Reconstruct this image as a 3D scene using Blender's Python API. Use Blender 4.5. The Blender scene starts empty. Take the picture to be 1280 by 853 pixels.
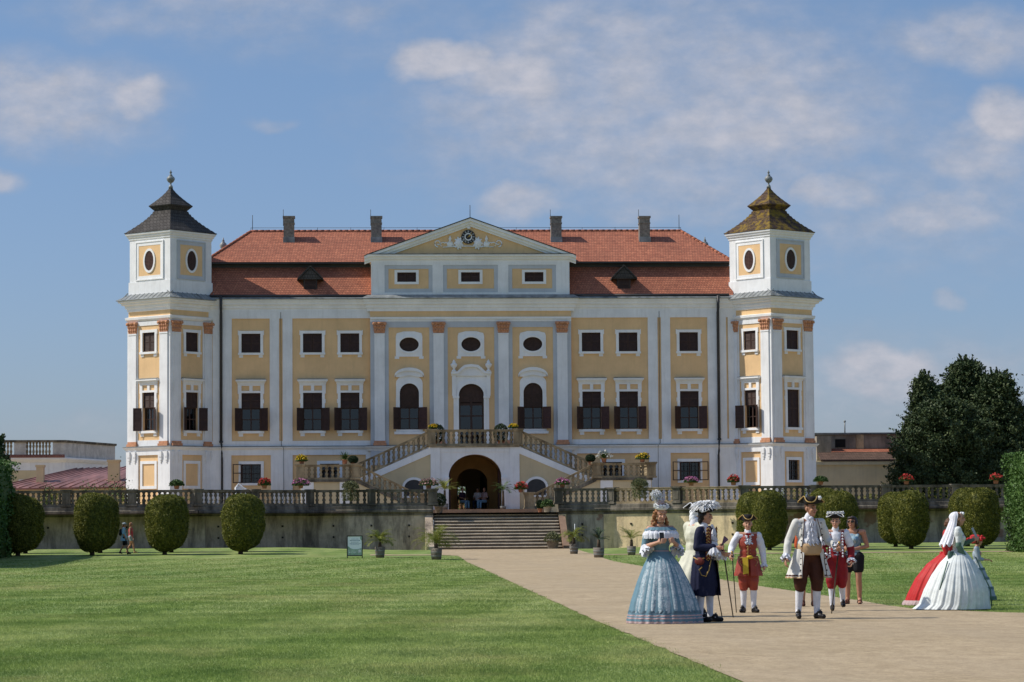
import bpy, bmesh, math, random
import numpy as np
from mathutils import Matrix, Vector, noise
PI = math.pi
rad = math.radians
random.seed(7)
rng = np.random.default_rng(7)
scene = bpy.context.scene
COL = scene.collection

# ---------------------------------------------------------------- camera numbers (photo read-off helpers)
F = 3500.0
CAM = (-7.5, -175.0, 1.35)
YAW, PIT, ROLL = rad(3.3), rad(3.85), rad(0.42)
fwd = Vector((math.sin(YAW) * math.cos(PIT), math.cos(YAW) * math.cos(PIT), math.sin(PIT)))
_r0 = Vector((math.cos(YAW), -math.sin(YAW), 0))
_u0 = _r0.cross(fwd)
rgt = _r0 * math.cos(ROLL) - _u0 * math.sin(ROLL)
upv = _u0 * math.cos(ROLL) + _r0 * math.sin(ROLL)

def ray(px, py):
    return fwd + rgt * ((px - 640) / F) + upv * ((426.5 - py) / F)

def U(px, py, Y):
    d = ray(px, py); t = (Y - CAM[1]) / d[1]
    return CAM[0] + d[0] * t, CAM[2] + d[2] * t

def UX(px, Y, py=600): return U(px, py, Y)[0]
def UZ(px, py, Y): return U(px, py, Y)[1]

def G(px, py, z=0.0):
    d = ray(px, py); t = (z - CAM[2]) / d[2]
    return CAM[0] + d[0] * t, CAM[1] + d[1] * t

# ---------------------------------------------------------------- mesh builder
class MB:
    def __init__(s, M=None):
        s.v = []; s.f = []; s.m = []; s.s = []; s.M = M
    def add(s, vs, fs, mat=0, smooth=False, M=None):
        b = len(s.v)
        T = s.M
        if M is not None: T = (T @ M) if T is not None else M
        if T is not None: vs = [tuple(T @ Vector(p)) for p in vs]
        s.v += [tuple(p) for p in vs]
        for f in fs:
            s.f.append([i + b for i in f]); s.m.append(mat); s.s.append(smooth)
    def box(s, x0, x1, y0, y1, z0, z1, mat=0, M=None):
        if x0 > x1: x0, x1 = x1, x0
        if y0 > y1: y0, y1 = y1, y0
        vs = [(x0,y0,z0),(x1,y0,z0),(x1,y1,z0),(x0,y1,z0),(x0,y0,z1),(x1,y0,z1),(x1,y1,z1),(x0,y1,z1)]
        s.add(vs, [(0,3,2,1),(4,5,6,7),(0,1,5,4),(1,2,6,5),(2,3,7,6),(3,0,4,7)], mat, False, M)
    def hexa(s, a, b, mat=0):           # bottom quad a, top quad b (same winding, ccw from above)
        s.add(list(a) + list(b), [(3,2,1,0),(4,5,6,7),(0,1,5,4),(1,2,6,5),(2,3,7,6),(3,0,4,7)], mat)
    def prism(s, pts, y0, y1, mat=0, M=None, smooth=False):    # polygon in (x,z) ccw seen from -y, extruded y0..y1
        n = len(pts)
        vs = [(p[0], y0, p[1]) for p in pts] + [(p[0], y1, p[1]) for p in pts]
        fs = [tuple(range(n)), tuple(reversed(range(n, 2 * n)))]
        s.add(vs, fs, mat, False, M)
        s.add(vs, [((i+1) % n, i, i + n, (i+1) % n + n) for i in range(n)], mat, smooth, M)
    def ring(s, outer, inner, y0, y1, mat=0, M=None):          # frame between two equal-length outlines (x,z)
        n = len(outer)
        vs = [(p[0], y0, p[1]) for p in outer] + [(p[0], y0, p[1]) for p in inner] + \
             [(p[0], y1, p[1]) for p in outer] + [(p[0], y1, p[1]) for p in inner]
        fs = []
        for i in range(n):
            j = (i + 1) % n
            fs += [(i, j, n + j, n + i), (j, i, 2*n + i, 2*n + j), (n + i, n + j, 3*n + j, 3*n + i), (2*n+j, 2*n+i, 3*n+i, 3*n+j)]
        s.add(vs, fs, mat, False, M)
    def lathe(s, prof, c=(0,0,0), n=12, mat=0, smooth=True, M=None, sx=1, sy=1):
        vs = []; fs = []
        for r, z in prof:
            for k in range(n):
                a = 2 * PI * k / n
                vs.append((c[0] + r * sx * math.cos(a), c[1] + r * sy * math.sin(a), c[2] + z))
        m = len(prof)
        for i in range(m - 1):
            for k in range(n):
                k2 = (k + 1) % n
                fs.append((i*n + k, i*n + k2, (i+1)*n + k2, (i+1)*n + k))
        fs.append(tuple(reversed(range(n)))); fs.append(tuple(range((m-1)*n, m*n)))
        s.add(vs, fs, mat, smooth, M)
    def tube(s, pts, rr, n=6, mat=0, M=None, smooth=True):
        pts = [Vector(p) for p in pts]
        if not isinstance(rr, (list, tuple)): rr = [rr] * len(pts)
        vs = []; fs = []
        ref = Vector((0, 0, 1))
        for i, p in enumerate(pts):
            t = (pts[min(i+1, len(pts)-1)] - pts[max(i-1, 0)])
            if t.length < 1e-9: t = Vector((0, 0, 1))
            t.normalize()
            a = t.cross(ref)
            if a.length < .1: a = t.cross(Vector((1, 0, 0)))
            a.normalize(); b = t.cross(a)
            for k in range(n):
                th = 2 * PI * k / n
                vs.append(p + a * (rr[i] * math.cos(th)) + b * (rr[i] * math.sin(th)))
        for i in range(len(pts) - 1):
            for k in range(n):
                k2 = (k + 1) % n
                fs.append((i*n + k, (i+1)*n + k, (i+1)*n + k2, i*n + k2))
        fs.append(tuple(range(n))); fs.append(tuple(reversed(range((len(pts)-1)*n, len(pts)*n))))
        s.add(vs, fs, mat, smooth, M)
    def ell(s, c, r, mat=0, n=10, m=7, M=None, R=None):
        vs = []; fs = []
        rx, ry, rz = r if isinstance(r, (tuple, list)) else (r, r, r)
        for i in range(m + 1):
            ph = PI * i / m
            for k in range(n):
                a = 2 * PI * k / n
                p = Vector((rx * math.sin(ph) * math.cos(a), ry * math.sin(ph) * math.sin(a), rz * math.cos(ph)))
                if R is not None: p = R @ p
                vs.append(p + Vector(c))
        for i in range(m):
            for k in range(n):
                k2 = (k + 1) % n
                fs.append((i*n + k, (i+1)*n + k, (i+1)*n + k2, i*n + k2))
        s.add(vs, fs, mat, True, M)
    def sweep(s, path, prof, mat=0, closed=False, M=None):
        # path: list of (x,y) travelled so that outward is on the right hand; prof: (out, z) list
        n = len(path); P = [Vector((p[0], p[1])) for p in path]
        offs = []
        for i in range(n):
            def nrm(a, b):
                d = (b - a).normalized(); return Vector((d.y, -d.x))
            if closed: n0 = nrm(P[i-1], P[i]); n1 = nrm(P[i], P[(i+1) % n])
            else:
                n0 = nrm(P[max(i-1, 0)], P[max(i-1, 0)+1]); n1 = nrm(P[min(i, n-2)], P[min(i, n-2)+1])
            b = (n0 + n1); b = b / max(b.length_squared / 2, .2)
            offs.append(b)
        vs = []; m = len(prof)
        for i in range(n):
            for o, z in prof:
                q = P[i] + offs[i] * o; vs.append((q.x, q.y, z))
        fs = []
        for i in range(n if closed else n - 1):
            j = (i + 1) % n
            for k in range(m - 1):
                fs.append((i*m + k, i*m + k + 1, j*m + k + 1, j*m + k))
        s.add(vs, fs, mat, False, M)
        if not closed:
            s.add(vs, [tuple(range(m)), tuple(reversed(range((n-1)*m, n*m)))], mat, False, M)

W = {}      # world origin of each object
def mesh_from(name, v, f, mi, sm, mats):
    me = bpy.data.meshes.new(name)
    me.from_pydata([tuple(p) for p in v], [], f)
    for m in mats: me.materials.append(m)
    if mi is not None: me.polygons.foreach_set('material_index', mi)
    if sm is not None: me.polygons.foreach_set('use_smooth', sm)
    me.update()
    return me

def obj(name, mb, mats, parent=None):
    if not isinstance(mats, (list, tuple)): mats = [mats]
    xs = np.array(mb.v, dtype=float)
    lo, hi = xs.min(0), xs.max(0)
    c = (lo + hi) / 2
    if parent is None: c[2] = lo[2]
    me = mesh_from(name, xs - c, mb.f, mb.m, mb.s, mats)
    o = bpy.data.objects.new(name, me)
    COL.objects.link(o)
    W[o.name] = Vector(c)
    if parent is not None:
        o.parent = parent; o.location = Vector(c) - W[parent.name]
    else: o.location = c
    return o

def link_mesh(name, me, parent=None, centre=None):     # mesh data in world coordinates
    n = len(me.vertices); co = np.empty(n * 3); me.vertices.foreach_get('co', co); co = co.reshape(-1, 3)
    c = (co.min(0) + co.max(0)) / 2
    if parent is None: c[2] = co.min(0)[2]
    co = co - c; me.vertices.foreach_set('co', co.ravel()); me.update()
    o = bpy.data.objects.new(name, me); COL.objects.link(o); W[o.name] = Vector(c)
    if parent is not None: o.parent = parent; o.location = Vector(c) - W[parent.name]
    else: o.location = c
    return o

def tag(o, label=None, cat=None, group=None, kind=None):
    if label: o['label'] = label
    if cat: o['category'] = cat
    if group: o['group'] = group
    if kind: o['kind'] = kind
    return o

def thing(name, label, cat, loc=(0,0,0), group=None):
    o = bpy.data.objects.new(name, None); COL.objects.link(o)
    o.empty_display_size = .2
    o.location = loc; W[o.name] = Vector(loc)
    return tag(o, label, cat, group)

def place(name, me, parent, loc, scale=(1,1,1), rz=0):      # shared mesh part at a world point
    o = bpy.data.objects.new(name, me); COL.objects.link(o); o.parent = parent
    o.location = Vector(loc) - W[parent.name]; o.scale = scale; o.rotation_euler = (0, 0, rz); W[o.name] = Vector(loc)
    return o

def copy_thing(root, loc, rz=0.0, label=None, scale=1.0):
    r = root.copy(); COL.objects.link(r); r.location = loc; r.rotation_euler = (0, 0, rz); r.scale = (scale,)*3
    if label: r['label'] = label
    W[r.name] = Vector(loc)
    for ch in list(root.children):
        c = ch.copy(); COL.objects.link(c); c.parent = r
        for g in list(ch.children):
            d = g.copy(); COL.objects.link(d); d.parent = c
    return r

# ---------------------------------------------------------------- materials
def new_mat(name):
    m = bpy.data.materials.new(name); m.use_nodes = True
    nt = m.node_tree; b = nt.nodes['Principled BSDF']
    return m, nt, b

def _noise(nt, vec, scale, detail=4, rough=.6, stretch=None):
    if stretch:
        mp = nt.nodes.new('ShaderNodeMapping'); mp.inputs['Scale'].default_value = stretch
        nt.links.new(vec, mp.inputs['Vector']); vec = mp.outputs[0]
    n = nt.nodes.new('ShaderNodeTexNoise'); n.inputs['Scale'].default_value = scale
    n.inputs['Detail'].default_value = detail; n.inputs['Roughness'].default_value = rough
    nt.links.new(vec, n.inputs['Vector']); return n.outputs['Fac']

def _ramp(nt, fac, stops):
    r = nt.nodes.new('ShaderNodeValToRGB'); e = r.color_ramp.elements
    while len(e) < len(stops): e.new(.5)
    for k, (p, c) in enumerate(stops):
        e[k].position = p; e[k].color = (*c, 1) if len(c) == 3 else c
    nt.links.new(fac, r.inputs[0]); return r.outputs['Color']

def _mix(nt, fac, a, b, mode='MIX'):
    m = nt.nodes.new('ShaderNodeMix'); m.data_type = 'RGBA'; m.blend_type = mode
    for sock, val in ((m.inputs[0], fac), (m.inputs[6], a), (m.inputs[7], b)):
        if isinstance(val, bpy.types.NodeSocket): nt.links.new(val, sock)
        elif isinstance(val, (int, float)): sock.default_value = val
        else: sock.default_value = (*val, 1)
    return m.outputs[2]

def _pos(nt, obj_space=False):
    if obj_space:
        return nt.nodes.new('ShaderNodeTexCoord').outputs['Object']
    return nt.nodes.new('ShaderNodeNewGeometry').outputs['Position']

def _bump(nt, b, h, strength, dist=.02):
    bp = nt.nodes.new('ShaderNodeBump'); bp.inputs['Strength'].default_value = strength; bp.inputs['Distance'].default_value = dist
    nt.links.new(h, bp.inputs['Height']); nt.links.new(bp.outputs[0], b.inputs['Normal'])

def simple(name, col, rough=.8, var=.12, scale=3.0, bump=.15, spec=.3, metal=0.0, fine=40, osp=False, stretch=None):
    m, nt, b = new_mat(name)
    vec = _pos(nt, osp)
    f1 = _noise(nt, vec, scale, 5, .6, stretch)
    dark = tuple(c * (1 - var) for c in col); lite = tuple(min(c * (1 + var), .95) for c in col)
    c = _ramp(nt, f1, [(.3, dark), (.7, lite)])
    nt.links.new(c, b.inputs['Base Color'])
    b.inputs['Roughness'].default_value = rough; b.inputs['Specular IOR Level'].default_value = spec
    b.inputs['Metallic'].default_value = metal
    if bump:
        _bump(nt, b, _noise(nt, vec, fine, 3, .6), bump, .01)
    return m

def plaster(name, col, streak=.10, stain=(.32, .31, .29), amt=.30):
    m, nt, b = new_mat(name)
    vec = _pos(nt)
    f1 = _noise(nt, vec, .8, 6, .65)
    c = _ramp(nt, f1, [(.3, tuple(x * .88 for x in col)), (.7, tuple(min(x * 1.06, .9) for x in col))])
    f2 = _noise(nt, vec, 1.0, 6, .7, (5, 5, .45))
    k = _ramp(nt, f2, [(.50, (0, 0, 0)), (.78, (amt, amt, amt))])
    c = _mix(nt, k, c, stain)
    f3 = _noise(nt, vec, 6, 3, .7)
    k3 = _ramp(nt, f3, [(.60, (0, 0, 0)), (.75, (streak, streak, streak))])
    c = _mix(nt, k3, c, tuple(x * .7 for x in col))
    nt.links.new(c, b.inputs['Base Color'])
    b.inputs['Roughness'].default_value = .9; b.inputs['Specular IOR Level'].default_value = .15
    _bump(nt, b, _noise(nt, vec, 25, 4, .6), .12, .01)
    return m

M = {}
M['white'] = plaster('white_plaster', (.80, .81, .82), .12, (.40, .38, .34), .30)
M['white_trim'] = plaster('white_trim', (.84, .845, .85), .06, (.48, .47, .44), .22)
M['grey_trim'] = plaster('grey_trim', (.52, .55, .59), .06, (.3, .3, .3), .15)
M['yellow'] = plaster('ochre_plaster', (.78, .53, .285), .12, (.50, .36, .20), .32)
M['cream'] = plaster('cream_plaster', (.60, .50, .32), .10, (.38, .32, .22), .25)
M['terracotta'] = simple('terracotta_stone', (.52, .26, .15), .9, .25, 8, .3)
M['dark'] = simple('dark_interior', (.02, .018, .016), .9, .1, 2, 0)
M['lead'] = simple('lead_sheet', (.22, .235, .235), .5, .45, 2.2, .1, .4)
M['gutter'] = simple('dark_gutter', (.035, .035, .038), .5, .2, 3, 0, .4)
M['shutter'] = simple('brown_shutter', (.050, .026, .020), .6, .25, 6, .1, .3)
M['shutter_red'] = simple('faded_shutter', (.07, .032, .026), .65, .25, 6, .1, .3)
M['iron'] = simple('black_iron', (.02, .02, .022), .5, .1, 6, 0, .4)
M['curtain'] = simple('grey_curtain', (.13, .14, .15), .9, .2, 5, 0)
M['gold'] = simple('gilding', (.6, .38, .08), .35, .15, 8, 0, .5, .8)
M['wood_tub'] = simple('grey_tub_wood', (.18, .155, .13), .85, .3, 9, .3)
M['pot'] = simple('clay_pot', (.34, .15, .09), .85, .2, 8, .1)
M['stone_pot'] = simple('stone_pot', (.34, .32, .27), .9, .2, 8, .2)
M['bark'] = simple('bark', (.07, .05, .035), .95, .35, 9, .6)
M['brick'] = simple('old_brick', (.24, .21, .18), .95, .4, 7, .5)
M['paper_white'] = simple('white_paint', (.72, .74, .76), .5, .03, 3, 0)
M['red_metal'] = simple('red_metal_roof', (.20, .095, .085), .55, .45, 1.2, .05, .4, stretch=(1, .25, 1))

def pane_mat():
    m = bpy.data.materials.new('window_glass'); m.use_nodes = True; nt = m.node_tree
    nt.nodes.remove(nt.nodes['Principled BSDF'])
    out = nt.nodes['Material Output']
    g = nt.nodes.new('ShaderNodeBsdfGlossy'); g.inputs['Roughness'].default_value = .03; g.inputs['Color'].default_value = (.8, .85, .9, 1)
    t = nt.nodes.new('ShaderNodeBsdfTransparent'); t.inputs['Color'].default_value = (.27, .30, .34, 1)
    mx = nt.nodes.new('ShaderNodeMixShader'); mx.inputs[0].default_value = .07
    nt.links.new(t.outputs[0], mx.inputs[1]); nt.links.new(g.outputs[0], mx.inputs[2]); nt.links.new(mx.outputs[0], out.inputs[0])
    return m
M['glass'] = pane_mat()

def tile_mat(name, c1, c2, c3, su=.17, sv=.125, moss=None, slope=True):
    m, nt, b = new_mat(name)
    vec = _pos(nt)
    sep = nt.nodes.new('ShaderNodeSeparateXYZ'); nt.links.new(vec, sep.inputs[0])
    add = nt.nodes.new('ShaderNodeMath'); add.operation = 'ADD'
    nt.links.new(sep.outputs[0], add.inputs[0])
    ysc = nt.nodes.new('ShaderNodeMath'); ysc.operation = 'MULTIPLY'; ysc.inputs[1].default_value = .31; nt.links.new(sep.outputs[1], ysc.inputs[0])
    nt.links.new(ysc.outputs[0], add.inputs[1])
    cmb = nt.nodes.new('ShaderNodeCombineXYZ'); nt.links.new(add.outputs[0], cmb.inputs[0]); nt.links.new(sep.outputs[2], cmb.inputs[1])
    br = nt.nodes.new('ShaderNodeTexBrick'); br.inputs['Scale'].default_value = 1.0
    br.inputs['Brick Width'].default_value = su; br.inputs['Row Height'].default_value = sv
    br.inputs['Mortar Size'].default_value = .012; br.inputs['Mortar Smooth'].default_value = .3
    br.inputs['Color1'].default_value = (*c1, 1); br.inputs['Color2'].default_value = (*c2, 1); br.inputs['Mortar'].default_value = (*c3, 1)
    br.inputs['Bias'].default_value = -.1
    nt.links.new(cmb.outputs[0], br.inputs['Vector'])
    f = _noise(nt, vec, .5, 5, .65)
    c = _mix(nt, _ramp(nt, f, [(.4, (0, 0, 0)), (.75, (.45, .45, .45))]), br.outputs['Color'], c3)
    fq = _noise(nt, vec, 3.5, 4, .8, (1, 1, 3)); c = _mix(nt, .8, c, _ramp(nt, fq, [(.3, (.62, .64, .66)), (.52, (1, 1, 1)), (.7, (1.3, 1.25, 1.2))]), 'MULTIPLY')
    if moss:
        zc, zr = moss[0]
        fm = _noise(nt, vec, 2.2, 6, .7)
        c = _mix(nt, _ramp(nt, fm, [(.46, (0, 0, 0)), (.60, (.8, .8, .8))]), c, moss[1])
    nt.links.new(c, b.inputs['Base Color']); b.inputs['Roughness'].default_value = .85; b.inputs['Specular IOR Level'].default_value = .2
    # saw-tooth rows
    fr = nt.nodes.new('ShaderNodeMath'); fr.operation = 'DIVIDE'; fr.inputs[1].default_value = sv; nt.links.new(sep.outputs[2], fr.inputs[0])
    fr2 = nt.nodes.new('ShaderNodeMath'); fr2.operation = 'FRACT'; nt.links.new(fr.outputs[0], fr2.inputs[0])
    inv = nt.nodes.new('ShaderNodeMath'); inv.operation = 'SUBTRACT'; inv.inputs[0].default_value = 1; nt.links.new(fr2.outputs[0], inv.inputs[1])
    mul = nt.nodes.new('ShaderNodeMath'); mul.operation = 'MULTIPLY_ADD'; nt.links.new(br.outputs['Fac'], mul.inputs[0]); mul.inputs[1].default_value = -.6
    nt.links.new(inv.outputs[0], mul.inputs[2])
    _bump(nt, b, mul.outputs[0], .6, .03)
    return m
M['tile'] = tile_mat('orange_roof_tiles', (.48, .18, .105), (.36, .125, .075), (.17, .07, .05))
M['shingle'] = tile_mat('grey_wooden_shingles', (.085, .078, .074), (.06, .055, .052), (.025, .022, .02), .16, .22)
M['shingle_moss'] = tile_mat('mossy_wooden_shingles', (.10, .062, .045), (.07, .045, .035), (.03, .02, .016), .16, .22, ((0, 0), (.25, .165, .02)))

def stone_mat(name, base, stain, amt=.8, lo=.42, hi=.62, patch=None):
    m, nt, b = new_mat(name)
    vec = _pos(nt)
    f1 = _noise(nt, vec, 1.3, 8, .7)
    c = _ramp(nt, f1, [(.3, tuple(x * .72 for x in base)), (.7, tuple(x * 1.2 for x in base))])
    f2 = _noise(nt, vec, .9, 7, .7, (1.7, 1.7, .35))
    c = _mix(nt, _ramp(nt, f2, [(lo, (0, 0, 0)), (hi, (amt, amt, amt))]), c, stain)
    if patch:
        f4 = _noise(nt, vec, .55, 5, .6)
        c = _mix(nt, _ramp(nt, f4, [(.56, (0, 0, 0)), (.6, (.8, .8, .8))]), c, patch)
    f3 = _noise(nt, vec, 9, 5, .75)
    c = _mix(nt, _ramp(nt, f3, [(.5, (0, 0, 0)), (.8, (.5, .5, .5))]), c, tuple(x * .4 for x in base))
    nt.links.new(c, b.inputs['Base Color']); b.inputs['Roughness'].default_value = .95; b.inputs['Specular IOR Level'].default_value = .1
    _bump(nt, b, _noise(nt, vec, 8, 8, .7), .5, .03)
    return m
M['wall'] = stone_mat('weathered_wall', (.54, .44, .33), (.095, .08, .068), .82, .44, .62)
M['wall_lit'] = stone_mat('weathered_wall_sunlit', (.72, .57, .35), (.14, .13, .11), .75, .50, .68)  # paler, warmer copy of the wall: sunlight put into the colour
M['wall_rub'] = stone_mat('rubble_wall', (.42, .37, .30), (.09, .08, .07), .8, .44, .62, (.22, .12, .09))
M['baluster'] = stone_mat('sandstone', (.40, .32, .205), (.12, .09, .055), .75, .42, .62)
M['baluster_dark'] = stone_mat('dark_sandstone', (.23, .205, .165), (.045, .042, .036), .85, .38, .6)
M['step'] = stone_mat('step_stone', (.30, .26, .20), (.14, .12, .10), .6, .45, .7)
M['plinth'] = stone_mat('brown_plinth', (.30, .20, .14), (.18, .12, .09), .6, .45, .7)

def gravel_mat():
    m, nt, b = new_mat('gravel'); vec = _pos(nt)
    f1 = _noise(nt, vec, .35, 6, .6); f2 = _noise(nt, vec, 14, 6, .8); f3 = _noise(nt, vec, 60, 3, .8)
    c = _ramp(nt, f1, [(.3, (.47, .37, .235)), (.7, (.56, .445, .295))])
    c = _mix(nt, .75, c, _ramp(nt, f2, [(.3, (.55, .55, .55)), (.7, (1.05, 1.05, 1.05))]), 'MULTIPLY')
    c = _mix(nt, .8, c, _ramp(nt, f3, [(.30, (.45, .43, .4)), (.5, (1.02, 1.02, 1.02)), (.75, (1.22, 1.2, 1.16))]), 'MULTIPLY')
    f6 = _noise(nt, vec, 3.2, 5, .75, (1, .5, 1)); c = _mix(nt, .8, c, _ramp(nt, f6, [(.35, (.78, .76, .74)), (.6, (1.08, 1.08, 1.08))]), 'MULTIPLY')
    vo = nt.nodes.new('ShaderNodeTexVoronoi'); vo.inputs['Scale'].default_value = 7; nt.links.new(vec, vo.inputs['Vector'])
    c = _mix(nt, _ramp(nt, vo.outputs['Distance'], [(.10, (.75, .75, .75)), (.17, (0, 0, 0))]), c, (.20, .16, .12))
    f4 = _noise(nt, vec, .8, 4, .6, (1.0, .12, 1))
    c = _mix(nt, _ramp(nt, f4, [(.45, (0, 0, 0)), (.7, (.45, .45, .45))]), c, (.36, .29, .2))
    nt.links.new(c, b.inputs['Base Color']); b.inputs['Roughness'].default_value = .95; b.inputs['Specular IOR Level'].default_value = .15
    _bump(nt, b, f3, .5, .02)
    return m
M['gravel'] = gravel_mat()

def lawn_mat(name, mult=1.0):
    m, nt, b = new_mat(name); vec = _pos(nt)
    f1 = _noise(nt, vec, .09, 5, .65, (1.0, .55, 1)); f2 = _noise(nt, vec, .7, 6, .7, (1, .35, 1)); f3 = _noise(nt, vec, 9, 5, .8); f5 = _noise(nt, vec, 2.2, 5, .75, (1, .25, 1))
    k = mult
    c = _ramp(nt, f1, [(.3, (.070*k, .104*k, .026*k)), (.52, (.100*k, .128*k, .037*k)), (.72, (.148*k, .160*k, .062*k))])
    c = _mix(nt, .75, c, _ramp(nt, f2, [(.3, (.68, .72, .68)), (.7, (1.25, 1.2, 1.3))]), 'MULTIPLY')
    c = _mix(nt, .8, c, _ramp(nt, f5, [(.3, (.68, .75, .70)), (.7, (1.22, 1.16, 1.15))]), 'MULTIPLY')
    c = _mix(nt, .7, c, _ramp(nt, f3, [(.3, (.62, .66, .6)), (.7, (1.2, 1.2, 1.25))]), 'MULTIPLY')
    # mowing bands running across
    sep = nt.nodes.new('ShaderNodeSeparateXYZ'); nt.links.new(vec, sep.inputs[0])
    w = nt.nodes.new('ShaderNodeTexWave'); w.wave_type = 'BANDS'; w.bands_direction = 'Y'; w.inputs['Scale'].default_value = .085
    w.inputs['Distortion'].default_value = 2.5; w.inputs['Detail'].default_value = 3; w.inputs['Detail Scale'].default_value = .4
    nt.links.new(vec, w.inputs['Vector'])
    c = _mix(nt, .55, c, _ramp(nt, w.outputs['Fac'], [(.3, (.82, .86, .82)), (.7, (1.14, 1.1, 1.15))]), 'MULTIPLY')
    mp2 = nt.nodes.new('ShaderNodeMapping'); mp2.inputs['Rotation'].default_value = (0, 0, rad(9)); nt.links.new(vec, mp2.inputs[0])
    w2 = nt.nodes.new('ShaderNodeTexWave'); w2.wave_type = 'BANDS'; w2.bands_direction = 'X'; w2.inputs['Scale'].default_value = .11
    w2.inputs['Distortion'].default_value = 1.6; w2.inputs['Detail'].default_value = 4; w2.inputs['Detail Scale'].default_value = .6; nt.links.new(mp2.outputs[0], w2.inputs['Vector'])
    c = _mix(nt, .6, c, _ramp(nt, w2.outputs['Fac'], [(.25, (.84, .90, .80)), (.75, (1.22, 1.16, 1.34))]), 'MULTIPLY')
    fd = _noise(nt, vec, .35, 6, .72, (1, .4, 1)); c = _mix(nt, _ramp(nt, fd, [(.52, (0, 0, 0)), (.72, (.5, .5, .5))]), c, (.15*k, .135*k, .06*k))
    nt.links.new(c, b.inputs['Base Color']); b.inputs['Roughness'].default_value = .8; b.inputs['Specular IOR Level'].default_value = .15
    _bump(nt, b, f3, .6, .04)
    return m
M['lawn'] = lawn_mat('lawn_grass', 2.3)
M['blade'] = lawn_mat('grass_blades', 3.1)
def add_translucency(m, col, f):
    nt = m.node_tree; b = nt.nodes['Principled BSDF']; out = nt.nodes['Material Output']
    t = nt.nodes.new('ShaderNodeBsdfTranslucent'); src = b.inputs['Base Color'].links[0].from_socket
    nt.links.new(src, t.inputs['Color'])
    mx = nt.nodes.new('ShaderNodeMixShader'); mx.inputs[0].default_value = f
    nt.links.new(b.outputs[0], mx.inputs[1]); nt.links.new(t.outputs[0], mx.inputs[2]); nt.links.new(mx.outputs[0], out.inputs[0])
add_translucency(M['blade'], None, .4)

def leaf_mat(name, c1, c2, c3, scale=7, rough=.6, osp=False):
    m, nt, b = new_mat(name); vec = _pos(nt, osp)
    f = _noise(nt, vec, scale, 4, .8); f2 = _noise(nt, vec, scale * 5, 2, .8)
    mx = nt.nodes.new('ShaderNodeMath'); mx.operation = 'MULTIPLY_ADD'; nt.links.new(f2, mx.inputs[0]); mx.inputs[1].default_value = .6
    sb = nt.nodes.new('ShaderNodeMath'); sb.operation = 'SUBTRACT'; nt.links.new(f, sb.inputs[0]); sb.inputs[1].default_value = .3
    nt.links.new(sb.outputs[0], mx.inputs[2])
    c = _ramp(nt, mx.outputs[0], [(.3, c1), (.5, c2), (.68, c3)])
    nt.links.new(c, b.inputs['Base Color']); b.inputs['Roughness'].default_value = rough; b.inputs['Specular IOR Level'].default_value = .25
    return m
M['thuja'] = leaf_mat('thuja_foliage', (.034, .050, .010), (.125, .14, .024), (.36, .33, .065), 6)
M['hedge_leaf'] = leaf_mat('hedge_leaves', (.025, .060, .012), (.055, .115, .022), (.11, .19, .04), 4)
M['dark_leaf'] = leaf_mat('dark_tree_leaves', (.016, .034, .014), (.042, .070, .024), (.10, .125, .045), 1.6)
M['pot_leaf'] = leaf_mat('pot_plant_leaves', (.02, .05, .012), (.045, .09, .02), (.10, .16, .035), 8)
M['bay_leaf'] = leaf_mat('bay_leaves', (.012, .028, .012), (.025, .045, .018), (.06, .085, .03), 9)
M['grassy_leaf'] = leaf_mat('trailing_leaves', (.06, .07, .03), (.12, .13, .055), (.2, .2, .09), 9)
M['palm'] = leaf_mat('palm_leaves', (.07, .10, .02), (.17, .20, .04), (.34, .32, .07), 5)
add_translucency(M['palm'], None, .3)
add_translucency(M['thuja'], None, .2)
M['fl_pink'] = simple('pink_flowers', (.55, .20, .36), .7, .3, 30, 0)
M['fl_red'] = simple('red_flowers', (.55, .06, .05), .7, .3, 30, 0)
M['fl_yellow'] = simple('yellow_flowers', (.60, .42, .02), .7, .2, 30, 0)
M['fl_white'] = simple('white_flowers', (.6, .6, .55), .7, .2, 30, 0)
M['fl_pale'] = simple('dusty_pink_flowers', (.42, .24, .22), .7, .3, 30, 0)
# ================================================================ PALACE
FL = 2.30       # terrace floor
palace = thing('palace', 'long white and ochre baroque palace with orange tiled roof, two corner towers and a pediment', 'palace', (0, 0, FL))

def arch_pts(cx, z0, zs, zt, w, n=10):
    pts = [(cx - w/2, z0), (cx + w/2, z0)]
    for k in range(n + 1):
        a = PI * k / n
        pts.append((cx + w/2 * math.cos(a), zs + (zt - zs) * math.sin(a)))
    return pts

def oval_pts(cx, cz, rx, rz, n=20):
    return [(cx + rx * math.cos(2*PI*k/n), cz + rz * math.sin(2*PI*k/n)) for k in range(n)]

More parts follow.
